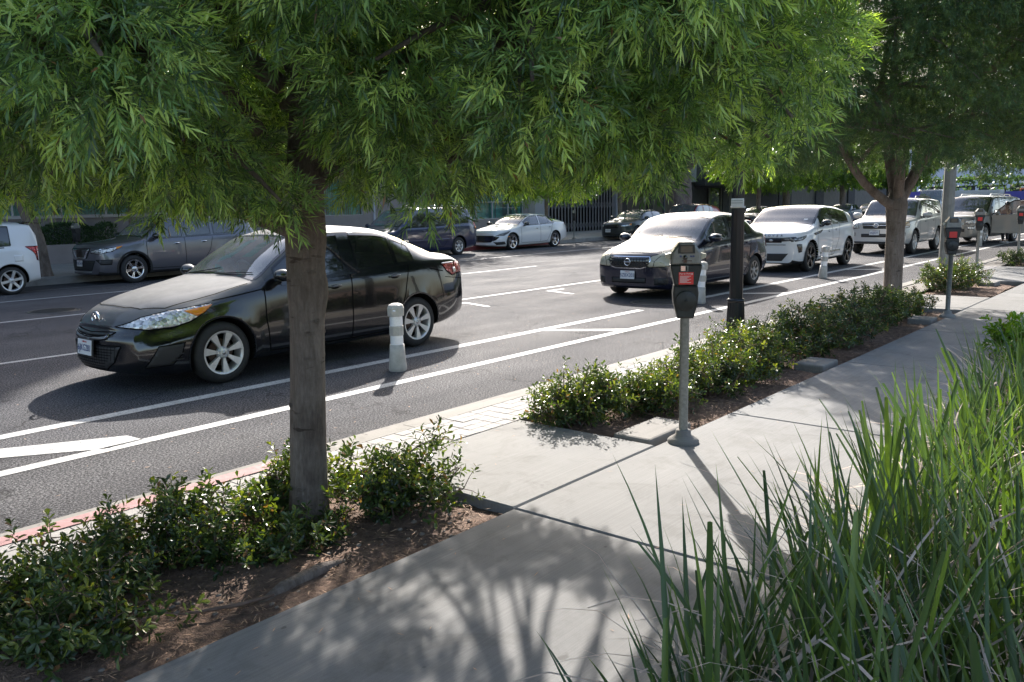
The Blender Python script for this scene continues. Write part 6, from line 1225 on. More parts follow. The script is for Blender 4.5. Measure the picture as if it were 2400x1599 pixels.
# generic outlines for the rest
def suv(L, W, H, wb, fo, paint, belt=1.10, hood=1.05, cowl=1.25, head=1.95, rearx=None, roofdrop=.06, cladding=None, rear_up=.30, wr=.36, box=False, roofpaint=None, **k):
    rearx = rearx or L-.05; h = W/2; wh = (fo, fo+wb); zb0 = k.pop('zb0', .26); hoodz = hood
    d = dict(L=L, W=W, paint=paint, wr=wr, ar=wr+.055, wheels=wh, bowf=k.pop('bowf', .24), bowr=k.pop('bowr', .12), cowl=cowl, cabin_end=L-.5, flare=.014,
        hw=[(0, h*.82), (.08, h*.90), (.25, h*.96), (.6, h), (L-.8, h), (L-.25, h*.97), (L, h*.88)],
        zb=[(0, zb0), (.12, zb0-.03), (.6, zb0-.04), (L-1.0, zb0-.02), (L, zb0+.08)], zm=[(0, .55), (.4, .62), (L-.3, .66), (L, .70)],
        hs=[(0, h*.80), (.1, h*.85), (.3, h*.89), (.8, h*.93), (1.4, h*.95), (L-.6, h*.94), (L, h*.84)],
        zs=[(0, hoodz-.20), (.06, hoodz-.15), (.25, hoodz-.09), (.8, hoodz-.02), (cowl, belt-.03), (2.4, belt), (L-.6, belt+.06), (L, belt+.02)],
        ht=[(0, h*.66), (.1, h*.72), (.3, h*.78), (.8, h*.82), (cowl, h*.85), (head, h*.79), (L*.6, h*.77), (L-.45, h*.76), (L-.06, h*.77), (L, h*.70)],
        ze=[(0, hoodz-.14), (.06, hoodz-.08), (.25, hoodz-.03), (.8, hoodz+.02), (cowl+.05, belt+.03), (cowl+.40*(head-cowl), belt+.40*(H-belt)), (head, H-.09), (L*.55, H-.06), (L-.55, H-roofdrop-.06), (rearx-rear_up, H-roofdrop-.12), (rearx, belt+.12), (L, belt+.03)] if not box else
           [(0, hoodz-.14), (.06, hoodz-.08), (.25, hoodz-.03), (.8, hoodz+.02), (cowl+.05, belt+.03), (head, H-.09), (L*.55, H-.06), (L-.14, H-.10), (L-.06, H-.25), (L, belt+.3)],
        zt=[(0, hoodz-.12), (.06, hoodz-.05), (.2, hoodz+.0), (.6, hoodz+.05), (cowl, belt+.06), (cowl+.40*(head-cowl), belt+.46*(H-belt)), (head-.02, H-.03), (head+.5, H), (L*.7, H-.01), (L-.55, H-roofdrop), (rearx-rear_up, H-roofdrop-.05), (rearx, belt+.20), (L, belt+.08)] if not box else
           [(0, hoodz-.12), (.06, hoodz-.05), (.2, hoodz+.0), (.6, hoodz+.05), (cowl, belt+.06), (head-.02, H-.03), (head+.5, H), (L-.3, H-.01), (L-.14, H-.05), (L-.06, H-.18), (L, belt+.4)])
    roofp = roofpaint
    ws = k.pop('ws', None) or [(cowl+.32, head+.30), (head+.42, L-1.55), (L-1.45, L-.80)]
    gl = k.pop('glass', 'glass_tint')
    rg = []
    for i, (a, b) in enumerate(ws): rg += win("window" if i < 2 else "quarter_window", gl, a, b)
    rg += [("windshield", k.pop('wsglass', "glass_clear"), cowl+.05, head-.03, 6.14, 8, 0), ("rear_window", gl, max(ws[-1][1]+.2, rearx-rear_up+.02), L-.02, 6.3, 8, 0)]
    if k.pop('floating', False): rg += [("window_pillar", "gloss_black", ws[0][1]-.01, ws[-1][1]+.02, 5.12, 5.9, 0)]
    if roofp: rg += [("roof", roofp, head-.03, L, 5.86, 8, 0), ("windshield_pillar", roofp, cowl+.1, head-.03, 5.8, 6.14, 0)]
    d0 = (cowl+.10, ws[0][1]+.06, min(ws[1][1]+.06, L-1.0))
    rg += door(d0[0], d0[1], paint) + door(d0[1], d0[2], paint) + [("hood", paint, .14, cowl, 6.0, 8, 0)]
    if cladding: rg = [("lower_cladding", cladding, 0, L, 0.0, 2.0, 0)] + rg
    d['regions'] = rg
    d['seams'] = [[(d0[0]-.02, belt-.06), (d0[0]-.02, .35), (d0[1], .34), (d0[1], belt)], [(d0[1], .34), (d0[2]-.42, .36), (d0[2]-.12, .75), (d0[2]-.02, belt)]]
    d['topseams'] = [[(cowl, h*.84), (.8, h*.80), (.3, h*.72), (.17, h*.5), (.14, 0)]]
    d['trims'] = [[(ws[0][0]-.05, belt-.01), (L-.8, belt+.05)]]
    d['handles'] = [(d0[1]-.25, belt-.14), (d0[2]-.30, belt-.12)]; d['mirror'] = (cowl+.30, belt+.04); d['seats'] = [(head+.35, True), (head+1.2, False)]
    d.update(k); return d

# white suv with black roof
EVO = suv(4.37, 1.92, 1.65, 2.68, .87, 'paint_white', belt=1.12, hood=1.02, cowl=1.18, head=1.95, roofdrop=.14, rear_up=.22, cladding='black_plastic', wr=.37, roofpaint='gloss_black', floating=True, zb0=.25, glass='glass_dark', wsglass='glass_mid',
    mirmat='gloss_black', wheel=dict(rim=.73, spokes=5, sw=(.012, .020), split=(-.12, .12), rimmat='black_alloy'), trimmat='gloss_black',
    patches=[("headlight", "lamp_smoked", 'side', [(.10, .84), (.62, .905), (.60, .87), (.40, .80), (.12, .77)], {}),
             ("headlight_face", "lamp_smoked", 'front', [(.52, .78), (.54, .86), (.80, .88), (.84, .80)], {}),
             ("grille", "gloss_black", 'front', [(-.53, .86), (.53, .86), (.50, .75), (-.50, .75)], dict(sides=(-1,))),
             ("bumper_slot", "seam", 'front', [(-.60, .70), (.60, .70), (.60, .685), (-.60, .685)], dict(sides=(-1,))),
             ("lower_intake", "black_plastic", 'front', [(-.66, .48), (.66, .48), (.52, .30), (-.52, .30)], dict(sides=(-1,))),
             ("air_vent", "gloss_black", 'side', [(.20, .70), (.34, .70), (.34, .52), (.24, .50)], {}),
             ("fender_vent", "gloss_black", 'side', [(1.02, .94), (1.62, 1.02), (1.45, .95), (1.10, .90)], {}),
             ("side_moulding", "gloss_black", 'side', [(1.45, .45), (2.9, .47), (2.9, .43), (1.5, .41)], {}),
             ("tail_lamp", "lamp_red", 'side', [(4.02, 1.02), (4.30, 1.02), (4.30, .94), (4.02, .96)], {})])
ev, ecar = build_car("white_suv", EVO, "white suv with a black roof and black wheels behind the black lamp post", "car", (20.1, 8.78, 0), "cars parked along the near side")
m = MB(); Mx = Matrix(((0, 0, -1, 0), (-1, 0, 0, 0), (0, 1, 0, 0), (0, 0, 0, 1)))
for i, ch in enumerate("RANGE ROVER"):
    if ch == ' ': continue
    y = .50-i*.10; (p, n), = ecar.project([(0, y, .915)], (1, 0, 0)); text_mb(ch, .085, 'gloss_black', "hood_letter", ev, Matrix.Translation((p.x-.006, y, .915)) @ Matrix.Rotation(R(35), 4, 'Y') @ Mx, .002)
(p, n), = ecar.project([(0, -.25, .80)], (1, 0, 0)); m = MB(); m.sphere(p+Vector((-.008, 0, 0)), (.008, .055, .028)); m.build("badge", ['dull_chrome'], ev)
m = MB(); m.box((p.x-.02, .10, .56), (p.x-.012, .40, .66), 0, .003); (p, n), = ecar.project([(1.6, -.35, 1.2)], (0, 0, -1)); m.build("plate_blank", ['paint_white'], ev)
(p, n), = ecar.project([(1.36, -.58, 1.5)], (0, 0, -1)); m = MB(); m.add([p+n*.004+Vector(q) for q in ((0, -.05, 0), (0, .05, 0), (.05, .05, .04), (.05, -.05, .04))], [(0, 1, 2, 3)]); m.build("windshield_sticker", ['white_ink'], ev)

# pearl suv behind the second tree
FR = suv(4.82, 1.925, 1.79, 2.79, .90, 'paint_pearl', belt=1.16, hood=1.10, cowl=1.30, head=1.95, roofdrop=.05, rear_up=.18, wr=.39, zb0=.36, glass='glass_dark', wsglass='glass_mid', bowf=.18, mirs=1.25,
    wheel=dict(rim=.62, spokes=6, sw=(.03, .045)), trimmat='black_plastic',
    patches=[("headlight", "lamp_clear", 'front', [(.55, .84), (.56, 1.0), (.86, 1.04), (.90, .86), (.74, .82)], dict(subs=[("turn_signal", [(.80, 1.02), (.86, 1.03), (.89, .90), (.82, .90)], "amber_pale")])),
             ("headlight", "lamp_clear", 'side', [(.04, .84), (.06, .98), (.42, 1.02), (.46, .94), (.30, .85)], dict(subs=[("turn_signal", [(.26, 1.0), (.42, 1.015), (.44, .95), (.30, .90)], "amber_pale")])),
             ("grille", "black_plastic", 'front', [(-.44, .99), (.44, .99), (.40, .83), (-.40, .83)], dict(sides=(-1,))),
             ("grille_bar", "chrome", 'front', [(-.42, .945), (.42, .945), (.41, .915), (-.41, .915)], dict(sides=(-1,), off=.02)),
             ("lower_grille", "black_plastic", 'front', [(-.46, .66), (.46, .66), (.46, .56), (-.46, .56)], dict(sides=(-1,))),
             ("skid_plate", "black_plastic", 'front', [(-.75, .42), (.75, .42), (.62, .34), (-.62, .34)], dict(sides=(-1,))),
             ("fog_lamp", "lamp_clear", 'front', [(.66, .70), (.84, .70), (.84, .59), (.66, .59)], {}),
             ("tail_lamp", "lamp_red", 'side', [(4.55, 1.2), (4.78, 1.2), (4.78, .95), (4.6, .95)], {})],
    plate=(0.05, .70, "8SJJ077"), plateoff=.02, seatmat='interior')
fr, fcar = build_car("pearl_suv", FR, "pearl white suv half hidden behind the second tree trunk", "car", (28.3, 8.52, 0), "cars parked along the near side")
def roof_rails(root, car, x0, x1, y, mat='black_plastic', h=.07):
    for sd in (-1, 1):
        (a, n1), (b, n2), = car.project([(x0, sd*y, 3), (x1, sd*y, 3)], (0, 0, -1)); m = MB()
        m.tube([a, a+Vector((.08, 0, h)), (a+b)/2+Vector((0, 0, h+.01)), b+Vector((-.10, 0, h)), b], .020, 7); m.build("roof_rail", [mat], root)
roof_rails(fr, fcar, 2.2, 4.3, .66)
(p, n), = fcar.project([(0, 0, .93)], (1, 0, 0)); m = MB()
m.tube([(p.x-.025, cos(t)*.085, p.z+sin(t)*.055) for t in tt], .010, 6, cap=False); m.tube([(p.x-.026, cos(t)*.035, p.z+sin(t)*.052) for t in tt], .007, 6, cap=False); m.tube([(p.x-.026, cos(t)*.070, p.z+.018+sin(t)*.022) for t in tt], .007, 6, cap=False); m.build("badge", ['chrome'], fr)

# champagne suv with its door open
GL = suv(5.05, 1.93, 1.84, 3.075, .88, 'paint_champagne', belt=1.14, hood=1.10, cowl=1.25, head=1.95, roofdrop=.05, rear_up=.16, wr=.38, zb0=.30, glass='glass_dark', wsglass='glass_mid', mirs=1.1,
    patches=[("headlight", "lamp_clear", 'side', [(.06, .78), (.08, .92), (.44, 1.0), (.50, .94), (.34, .80)], {}), ("headlight_face", "lamp_clear", 'front', [(.50, .78), (.52, .90), (.74, .96), (.86, .80)], {}),
             ("grille", "gloss_black", 'front', [(-.42, .99), (.42, .99), (.34, .76), (-.34, .76)], dict(sides=(-1,), subs=[("grille_bar", [(-.40, .95), (.40, .95), (.40, .925), (-.40, .925)], "chrome"), ("grille_bar", [(-.37, .89), (.37, .89), (.37, .865), (-.37, .865)], "chrome"), ("grille_bar", [(-.35, .83), (.35, .83), (.35, .805), (-.35, .805)], "chrome")])),
             ("lower_grille", "black_plastic", 'front', [(-.50, .60), (.50, .60), (.50, .50), (-.50, .50)], dict(sides=(-1,))), ("fog_lamp", "lamp_clear", 'front', [(.58, .68), (.84, .70), (.84, .60), (.60, .58)], {})],
    wheel=dict(rim=.66, spokes=5, sw=(.03, .05)))
gl, gcar = build_car("champagne_suv", GL, "champagne suv with its front door open towards the sidewalk at far right", "car", (35.3, 7.95, 0), "cars parked along the near side")
gl.rotation_euler.z = R(-9); roof_rails(gl, gcar, 2.2, 4.5, .68, 'chrome')
m = MB(); m.prism([(0, .40), (1.10, .40), (1.14, .75), (1.12, 1.12), (.0, 1.10)], -.06, .02, 'Y', 0, .015); dr = m.build("open_door", ['paint_champagne'], gl)
m = MB(); m.tube([(.0, -.02, 1.10), (.40, -.02, 1.45), (.72, -.02, 1.62), (1.08, -.02, 1.64), (1.12, -.02, 1.12)], .025, 6); m.build("door_frame", ['gloss_black'], dr)
m = MB(); m.add([(.03, -.02, 1.12), (1.10, -.02, 1.13), (1.07, -.02, 1.62), (.72, -.02, 1.60), (.40, -.02, 1.43)], [(0, 1, 2, 3, 4)]); m.build("door_glass", ['glass_tint'], dr)
m = MB(); m.sphere((.16, -.20, 1.17), (.09, .14, .09)); m.build("wing_mirror", ['paint_champagne'], dr)
dr.location = (1.36, -.955, 0); dr.rotation_euler.z = R(-68)
(p, n), = gcar.project([(0, 0, .875)], (1, 0, 0)); m = MB(); m.tube([(p.x-.03, cos(t)*.085, p.z+sin(t)*.085) for t in tt], .008, 6, cap=False)
for k in range(3): m.tube([(p.x-.03, 0, p.z), (p.x-.03, cos(pi/2+k*2*pi/3)*.085, p.z+sin(pi/2+k*2*pi/3)*.085)], .007, 5)
m.build("badge", ['chrome'], gl)

# far side of the street
SCI = suv(3.94, 1.69, 1.62, 2.50, .72, 'paint_white', belt=1.00, hood=.95, cowl=.95, head=1.40, box=True, wr=.315, zb0=.20, glass='glass_tint', ws=[(1.15, 1.95), (2.05, 2.75), (2.85, 3.30)],
    wheel=dict(rim=.74, spokes=6, sw=(.030, .030), rimmat='alloy'),
    patches=[("tail_lamp", "lamp_red", 'side', [(3.80, 1.06), (3.90, 1.06), (3.93, .72), (3.84, .72)], dict(off=.008)), ("tail_lamp", "lamp_red", 'rear', [(.62, 1.06), (.76, 1.06), (.76, .74), (.66, .74)], {}),
             ("fuel_door", "paint_white", 'side', [(3.30, .88), (3.50, .88), (3.50, .74), (3.32, .73)], dict(off=.003)), ("headlight", "lamp_clear", 'side', [(.05, .70), (.06, .80), (.30, .84), (.30, .72)], {})])
sc, sccar = build_car("white_hatchback", SCI, "boxy white hatchback cut off by the left edge with its red tail light showing", "car", (4.02, 21.50, 0), "cars parked along the far side")
m = MB(); m.prism([(3.60, 1.585), (4.02, 1.56), (4.05, 1.585), (3.62, 1.625)], -.62, .62, 'Y', 0, .008); m.build("roof_spoiler", ['gloss_black'], sc)
ROG = suv(4.69, 1.84, 1.70, 2.705, .95, 'paint_gunmetal', belt=1.10, hood=1.02, cowl=1.22, head=2.0, roofdrop=.08, rear_up=.22, cladding='black_plastic', clad='black_plastic', cladw=.055, wr=.355, zb0=.26, glass='glass_tint', trimmat='gloss_black', mirmat='gloss_black', handlemat='chrome',
    wheel=dict(rim=.66, spokes=6, sw=(.007, .012), split=(-.10, .10), rimmat='machined'),
    patches=[("headlight", "lamp_clear", 'side', [(.06, .80), (.22, .88), (.70, .955), (.62, .90), (.40, .82), (.12, .76)], dict(subs=[("turn_signal", [(.54, .93), (.70, .955), (.62, .90), (.52, .87)], "amber")])),
             ("headlight_face", "lamp_clear", 'front', [(.50, .78), (.52, .84), (.84, .92), (.86, .82)], {}),
             ("grille", "gloss_black", 'front', [(-.50, .90), (.50, .90), (.34, .66), (-.34, .66)], dict(sides=(-1,), subs=[("grille_chrome", [(-.44, .88), (-.38, .88), (-.22, .68), (.22, .68), (.38, .88), (.44, .88), (.28, .64), (-.28, .64)], "chrome")])),
             ("lower_grille", "black_plastic", 'front', [(-.62, .60), (.62, .60), (.5, .36), (-.5, .36)], dict(sides=(-1,))), ("fog_vent", "black_plastic", 'side', [(.10, .62), (.40, .62), (.38, .50), (.16, .50)], {}),
             ("chin_trim", "dull_chrome", 'front', [(-.5, .33), (.5, .33), (.45, .30), (-.45, .30)], dict(sides=(-1,)))], plate=(0, .53, "7XKD429"))
rg, rcar = build_car("grey_suv", ROG, "gunmetal suv with chrome window trim seen beyond the black sedan hood", "car", (9.36, 22.1, 0), "cars parked along the far side")
roof_rails(rg, rcar, 2.2, 4.1, .64, 'dull_chrome')
ODY = suv(5.10, 1.92, 1.80, 3.0, .95, 'paint_blue_navy', belt=1.08, hood=.98, cowl=1.00, head=2.0, roofdrop=.03, rear_up=.30, wr=.335, zb0=.22, glass='glass_tint', ws=[(1.45, 2.3), (2.4, 3.5), (3.6, 4.55)],
    wheel=dict(rim=.62, spokes=7, sw=(.018, .03)),
    patches=[("tail_lamp", "lamp_red", 'side', [(4.84, 1.22), (4.95, 1.20), (5.03, .95), (4.93, .95)], dict(subs=[("turn_signal", [(4.90, 1.03), (5.0, 1.03), (5.03, .95), (4.93, .95)], "amber")])),
             ("headlight", "lamp_clear", 'side', [(.05, .70), (.08, .84), (.5, .92), (.45, .8)], {}), ("side_moulding", "paint_blue_navy", 'side', [(1.4, .62), (3.4, .64), (3.4, .58), (1.4, .56)], dict(off=.014))])
od, ocar = build_car("navy_minivan", ODY, "dark navy minivan parked across the street behind the hanging leaves", "car", (19.0, 22.75, 0), "cars parked along the far side")
roof_rails(od, ocar, 2.4, 4.6, .62, 'dull_chrome', .05)
def sedan(L, W, H, wb, fo, paint, cowl=1.35, head=2.15, belt=.96, hood=.86, **k):
    h = W/2
    d = dict(L=L, W=W, paint=paint, wr=k.pop('wr', .335), ar=.385, wheels=(fo, fo+wb), bowf=.36, bowr=.24, cowl=cowl, cabin_end=L-.6, flare=.014,
        hw=[(0, h*.76), (.08, h*.84), (.25, h*.93), (.6, h*.99), (1, h), (L-1, h), (L-.3, h*.92), (L, h*.82)], zb=[(0, .22), (.12, .17), (.6, .16), (L-1, .20), (L, .32)], zm=[(0, .42), (.4, .50), (L-.3, .58), (L, .62)],
        hs=[(0, h*.70), (.1, h*.76), (.35, h*.85), (.9, h*.92), (1.5, h*.94), (L-1.2, h*.93), (L-.4, h*.86), (L, h*.74)],
        zs=[(0, hood-.24), (.08, hood-.17), (.3, hood-.10), (.9, hood-.01), (cowl, belt-.03), (2.6, belt+.02), (L-1.2, belt+.06), (L-.3, belt+.08), (L, belt-.06)],
        ht=[(0, h*.5), (.1, h*.58), (.35, h*.68), (.9, h*.76), (cowl, h*.83), (head, h*.74), (L*.6, h*.71), (L-1.1, h*.70), (L-.5, h*.72), (L, h*.6)],
        ze=[(0, hood-.18), (.08, hood-.10), (.3, hood-.04), (.9, hood+.03), (cowl+.04, belt+.02), (cowl+.45*(head-cowl), belt+.5*(H-belt)-.04), (head, H-.10), (2.75, H-.06), (3.3, H-.09), (L-1.05, H-.28), (L-.55, belt+.15), (L-.25, belt+.10), (L, belt)],
        zt=[(0, hood-.15), (.06, hood-.07), (.22, hood+.0), (.6, hood+.06), (cowl, belt+.06), (cowl+.45*(head-cowl), belt+.5*(H-belt)+.04), (head-.02, H-.06), (2.7, H), (3.3, H-.02), (L-1.15, H-.16), (L-.6, belt+.25), (L-.25, belt+.19), (L, belt+.05)])
    gl = k.pop('glass', 'glass_tint')
    d['regions'] = win("window", gl, cowl+.32, head+.45) + win("window", gl, head+.55, L-1.55) + win("quarter_window", gl, L-1.50, L-1.15) + [("windshield", "glass_clear", cowl+.05, head-.03, 6.14, 8, 0), ("rear_window", gl, L-1.35, L-.62, 6.14, 8, 0)] + door(cowl+.12, head+.52, paint) + door(head+.52, L-1.3, paint) + [("hood", paint, .2, cowl, 6, 8, 0)]
    d['seams'] = [[(cowl+.10, belt-.05), (cowl+.10, .28), (head+.52, .27), (head+.52, belt)], [(head+.52, .27), (L-1.72, .29), (L-1.45, .7), (L-1.3, belt+.05)]]
    d['topseams'] = [[(cowl, h*.8), (.9, h*.74), (.4, h*.62), (.25, h*.35), (.22, 0)]]; d['trims'] = [[(cowl+.25, belt-.01), (L-1.2, belt+.06)]]
    d['handles'] = [(head+.30, belt-.12), (L-1.52, belt-.08)]; d['mirror'] = (cowl+.32, belt+.05); d['seats'] = [(head+.55, True), (head+1.35, False)]
    d.update(k); return d
SON = sedan(4.90, 1.86, 1.445, 2.84, .92, 'paint_white', cowl=1.35, head=2.20, mirmat='gloss_black', trimmat='gloss_black', wheel=dict(rim=.74, spokes=5, sw=(.010, .016), split=(-.15, .15), rimmat='machined'),
    patches=[("headlight", "lamp_smoked", 'side', [(.14, .60), (.30, .66), (.82, .78), (.66, .68), (.45, .60)], {}), ("grille", "gloss_black", 'front', [(-.55, .60), (.55, .60), (.70, .50), (.45, .34), (-.45, .34), (-.70, .50)], dict(sides=(-1,))),
             ("fog_vent", "black_plastic", 'side', [(.10, .34), (.44, .36), (.50, .26), (.16, .24)], {}), ("side_marker", "amber", 'side', [(.60, .56), (.70, .57), (.70, .54), (.61, .535)], {}), ("tail_lamp", "lamp_red", 'side', [(4.52, 1.02), (4.76, 1.0), (4.80, .90), (4.66, .92)], {}),
             ("intake", "gloss_black", 'side', [(.06, .58), (.26, .56), (.10, .38)], {})])
so, socar = build_car("white_sedan", SON, "white sedan with black mirrors parked on the far side behind the navy minivan", "car", (25.45, 22.95, 0), "cars parked along the far side")
CHR = sedan(4.87, 1.84, 1.48, 2.765, .95, 'paint_charcoal', cowl=1.30, head=2.05, hood=.92, belt=1.0, wheel=dict(rim=.68, spokes=5, sw=(.012, .02), split=(-.13, .13)),
    patches=[("headlight", "lamp_clear", 'side', [(.06, .66), (.10, .74), (.55, .82), (.5, .72)], dict(subs=[("turn_signal", [(.40, .79), (.55, .82), (.5, .73), (.42, .73)], "amber")])), ("grille", "gloss_black", 'front', [(-.42, .78), (.42, .78), (.38, .62), (-.38, .62)], dict(sides=(-1,))),
             ("lower_grille", "black_plastic", 'front', [(-.6, .40), (.6, .40), (.5, .30), (-.5, .30)], dict(sides=(-1,))), ("headlight_face", "lamp_clear", 'front', [(.5, .66), (.52, .76), (.8, .78), (.8, .68)], {})], plate=(.2, .48, "7MVR318"))
ch, chcar = build_car("charcoal_sedan", CHR, "charcoal sedan on the far side left of the navy sedan windshield", "car", (35.2, 23.1, 0), "cars parked along the far side")
RED = suv(5.2, 1.9, 1.72, 3.2, .95, 'paint_red', belt=1.08, hood=1.0, cowl=1.5, head=2.3, roofdrop=.10, rear_up=.5, wr=.36, ws=[(1.85, 2.7), (2.8, 3.5), (3.55, 3.9)])
rd, _c = build_car("red_car", RED, "dark red car whose roof shows above the navy sedan roof", "car", (40.7, 23.25, 0), "cars parked along the far side", 1)
BLK = sedan(4.6, 1.8, 1.46, 2.7, .9, 'paint_black')
bk, _c = build_car("black_car", BLK, "black car between the lamp post and the white suv windshield", "car", (51.0, 23.4, 0), "cars parked along the far side", 1)
SIL = sedan(4.7, 1.82, 1.47, 2.75, .9, 'paint_silverblue')
sv, _c = build_car("silver_blue_car", SIL, "silver blue car seen past the rear of the white suv", "car", (67.5, 23.6, 0), "cars parked along the far side", 1)
BL2 = sedan(4.6, 1.8, 1.46, 2.7, .9, 'paint_charcoal')
b2k, _c = build_car("charcoal_car", BL2, "charcoal car just right of the silver blue car across the street", "car", (74.5, 23.6, 0), "cars parked along the far side", 1)
VAN = suv(5.4, 2.0, 2.5, 3.4, .95, 'paint_white', belt=1.3, hood=1.2, cowl=1.0, head=1.9, box=True, wr=.36, ws=[(1.3, 2.2), (2.3, 3.4), (3.5, 4.9)])
vn, _c = build_car("white_van", VAN, "tall white van glimpsed between the forked limbs of the second tree", "van", (74, 18.6, 0), None, 1)
for k, (u, v, pt_, lb) in enumerate([(88, 21.8, 'paint_black', "black car parked far down the street left of the purple hoarding"), (100, 16.5, 'paint_white', "white car far off under the purple hoarding"), (96, 9.5, 'paint_charcoal', "dark car far off between the champagne suv roof and the container")]):
    build_car("distant_car", sedan(4.6, 1.8, 1.46, 2.7, .9, pt_), lb, "car", (u, v, 0), "cars far down the street", 0)

# orange city bus at the right edge
bus = thing("city_bus", "orange city bus cut off by the right edge far down the street", "bus", (135.0, 20.7, 0))
m = MB(); m.box((0, -1.27, .35), (12, 1.27, 2.95), 0, .12); m.build("body", ['paint_orange'], bus)
m = MB(); m.box((.25, -1.20, 2.94), (11.8, 1.20, 3.18), 0, .1); m.build("roof_pod", ['paint_white'], bus)
m = MB(); m.box((-.02, -1.10, 1.35), (.06, 1.10, 2.42), 0, .02); m.build("windshield", ['glass_tint'], bus)
m = MB(); m.box((-.025, -1.05, 2.48), (.05, 1.05, 2.78), 0, .01); m.build("destination_sign", ['gloss_black'], bus)
text_mb("20", .30, 'far_white', "route_number", bus, Matrix.Translation((-.03, .62, 2.63)) @ Mx)
m = MB(); m.box((-.02, -1.15, .45), (.05, 1.15, .95), 0, .02); m.build("front_bumper", ['black_plastic'], bus)
for y in (-.95, .95):
    m = MB(); m.sphere((-.01, y, 1.08), (.03, .13, .09)); m.build("headlight", ['lamp_clear'], bus)
for k in range(7):
    for a in (-1.285, 1.262): m = MB(); m.box((.8+k*1.55, a, 1.35), (2.2+k*1.55, a+.023, 2.45)); m.build("window", ['glass_tint'], bus)
for x in (2.4, 8.6):
    for y in (-1.2, 1.2):
        m = MB(); m.lathe([(.001, -.15), (.44, -.15), (.48, -.10), (.48, .10), (.44, .15), (.001, .15)], 24, c=(x, y, .48), axis='Y'); m.build("wheel", ['tyre'], bus)

# ------------------------------------------------------------------ street furniture
def parking_meter(label, u, v, rz, z=SW, group="parking meters on the near side", detail=True, hs=1.0):
    t = thing("parking_meter", label, "parking meter", (u, v, z), R(rz), group)
    m = MB(); m.lathe([(.105, 0), (.105, .018), (.085, .035), (.052, .055), (.050, .085), (.036, .092), (.001, .093)], 24, caps=False); m.build("base", ['concrete_old'], t)
    m = MB(); m.lathe([(.030, .08), (.030, .86), (.037, .862), (.037, .885), (.001, .885)], 20, caps=False); m.build("pole", ['galvanised'], t)
    Z = 1.35; sil = lambda rows: [(-w, Z-z) for w, z in rows]+[(w, Z-z) for w, z in rows[::-1]]
    m = MB(); m.prism(sil([(.052, .500), (.078, .40), (.083, .335), (.076, .284), (.070, .283), (.072, .49)][:4]), -.055, .070, 'Y', 0, .012); vlt = m.build("vault", ['meter_grey'], t)
    m = MB(); m.lathe([(.067, -.001), (.067, -.010), (.060, -.013), (.001, -.013)], 32, c=(0, -.055, Z-.382), axis='Y', caps=False); m.lathe([(.010, -.013), (.010, -.019), (.001, -.019)], 12, c=(0, -.055, Z-.382), axis='Y'); m.build("coin_door", ['meter_grey'], vlt)
    m = MB(); m.prism(sil([(.074, .281), (.100, .165), (.100, .150)]), -.062, .075, 'Y', 0, .008); hd = m.build("housing", ['meter_black' if not detail else 'meter_grey'], t)
    m = MB(); m.box((-.048, -.066, Z-.275), (.046, -.0625, Z-.195), 0, .001); stk = m.build("sticker", ['sticker_red'], hd)
    F = Matrix.Translation((0, -.0665, 0)) @ Matrix.Rotation(R(90), 4, 'X')
    if detail:
        text_mb("Pay to Park", .0155, 'white_ink', "sticker_text", stk, Matrix.Translation((-.008, -.0668, Z-.205)) @ Matrix.Rotation(R(90), 4, 'X'), .0003)
        m = MB(); m.prism([(.030, Z-.210), (.042, Z-.210), (.036, Z-.199)], -.0672, -.0662, 'Y')
        for k in range(7): m.box((-.042, -.0672, Z-.222-.0068*k), (.030-.012*((k*7) % 3), -.0662, Z-.2195-.0068*k))
        m.build("sticker_lines", ['white_ink'], stk)
        m = MB(); m.box((-.038, -.070, Z-.190), (.012, -.0625, Z-.152), 1, .002); m.box((-.036, -.0725, Z-.186), (-.008, -.0702, Z-.155), 0); m.box((-.003, -.0725, Z-.185), (.004, -.0702, Z-.157), 2); m.build("coin_slot", ['chrome', 'meter_light', 'seam'], hd)
    m = MB(); m.prism(sil([(.098, .148), (.092, .065), (.050, .003), (.046, 0)]), -.058, .070, 'Y', 0, .014); dm = m.build("dome", ['meter_light'], t)
    m = MB(); m.prism([(-.055, Z-.075), (.055, Z-.075), (.050, Z-.018), (-.050, Z-.018)], -.063, -.0585, 'Y', 0, .001); m.build("display_bezel", ['meter_grey'], dm)
    m = MB(); m.box((-.038, -.066, Z-.068), (.038, -.0632, Z-.026)); m.build("display", ['screen'], dm)
    if detail:
        m = MB(); m.sphere((-.008, -.066, Z-.100), (.014, .012, .016)); m.prism([(-.018, Z-.135), (.002, Z-.135), (.0, Z-.100), (-.016, Z-.100)], -.070, -.060, 'Y'); m.box((-.030, -.062, Z-.125), (.034, -.0575, Z-.119)); m.build("card_slot", ['gloss_black'], dm)
        for (a, c) in ((-.044, 'plate_ink'), (.022, 'plate_ink'), (.038, 'plate_ink')):
            m = MB(); m.box((a, -.0610, Z-.098), (a+.013, -.0575, Z-.088)); m.build("card_logo", [c], dm)
    for sd in (-1, 1):
        m = MB(); m.prism([(sd*.095, Z-.118), (sd*.128, Z-.105), (sd*.130, Z-.080), (sd*.094, Z-.072)], -.03, .04, 'Y', 0, .006); m.build("side_lens", ['cream_cap'], dm)
    return t
parking_meter("near grey parking meter with a red pay to park sticker at the planter end", 4.96, 2.68, -56)
parking_meter("dark parking meter behind the second tree at the far end of the long planter", 12.5, 2.78, -66, detail=False)
parking_meter("parking meter with a pale dome behind the short planter at the right", 21.8, 4.30, -70, detail=False)
parking_meter("farthest near side parking meter in front of the open suv door", 27.2, 4.35, -74, detail=False)
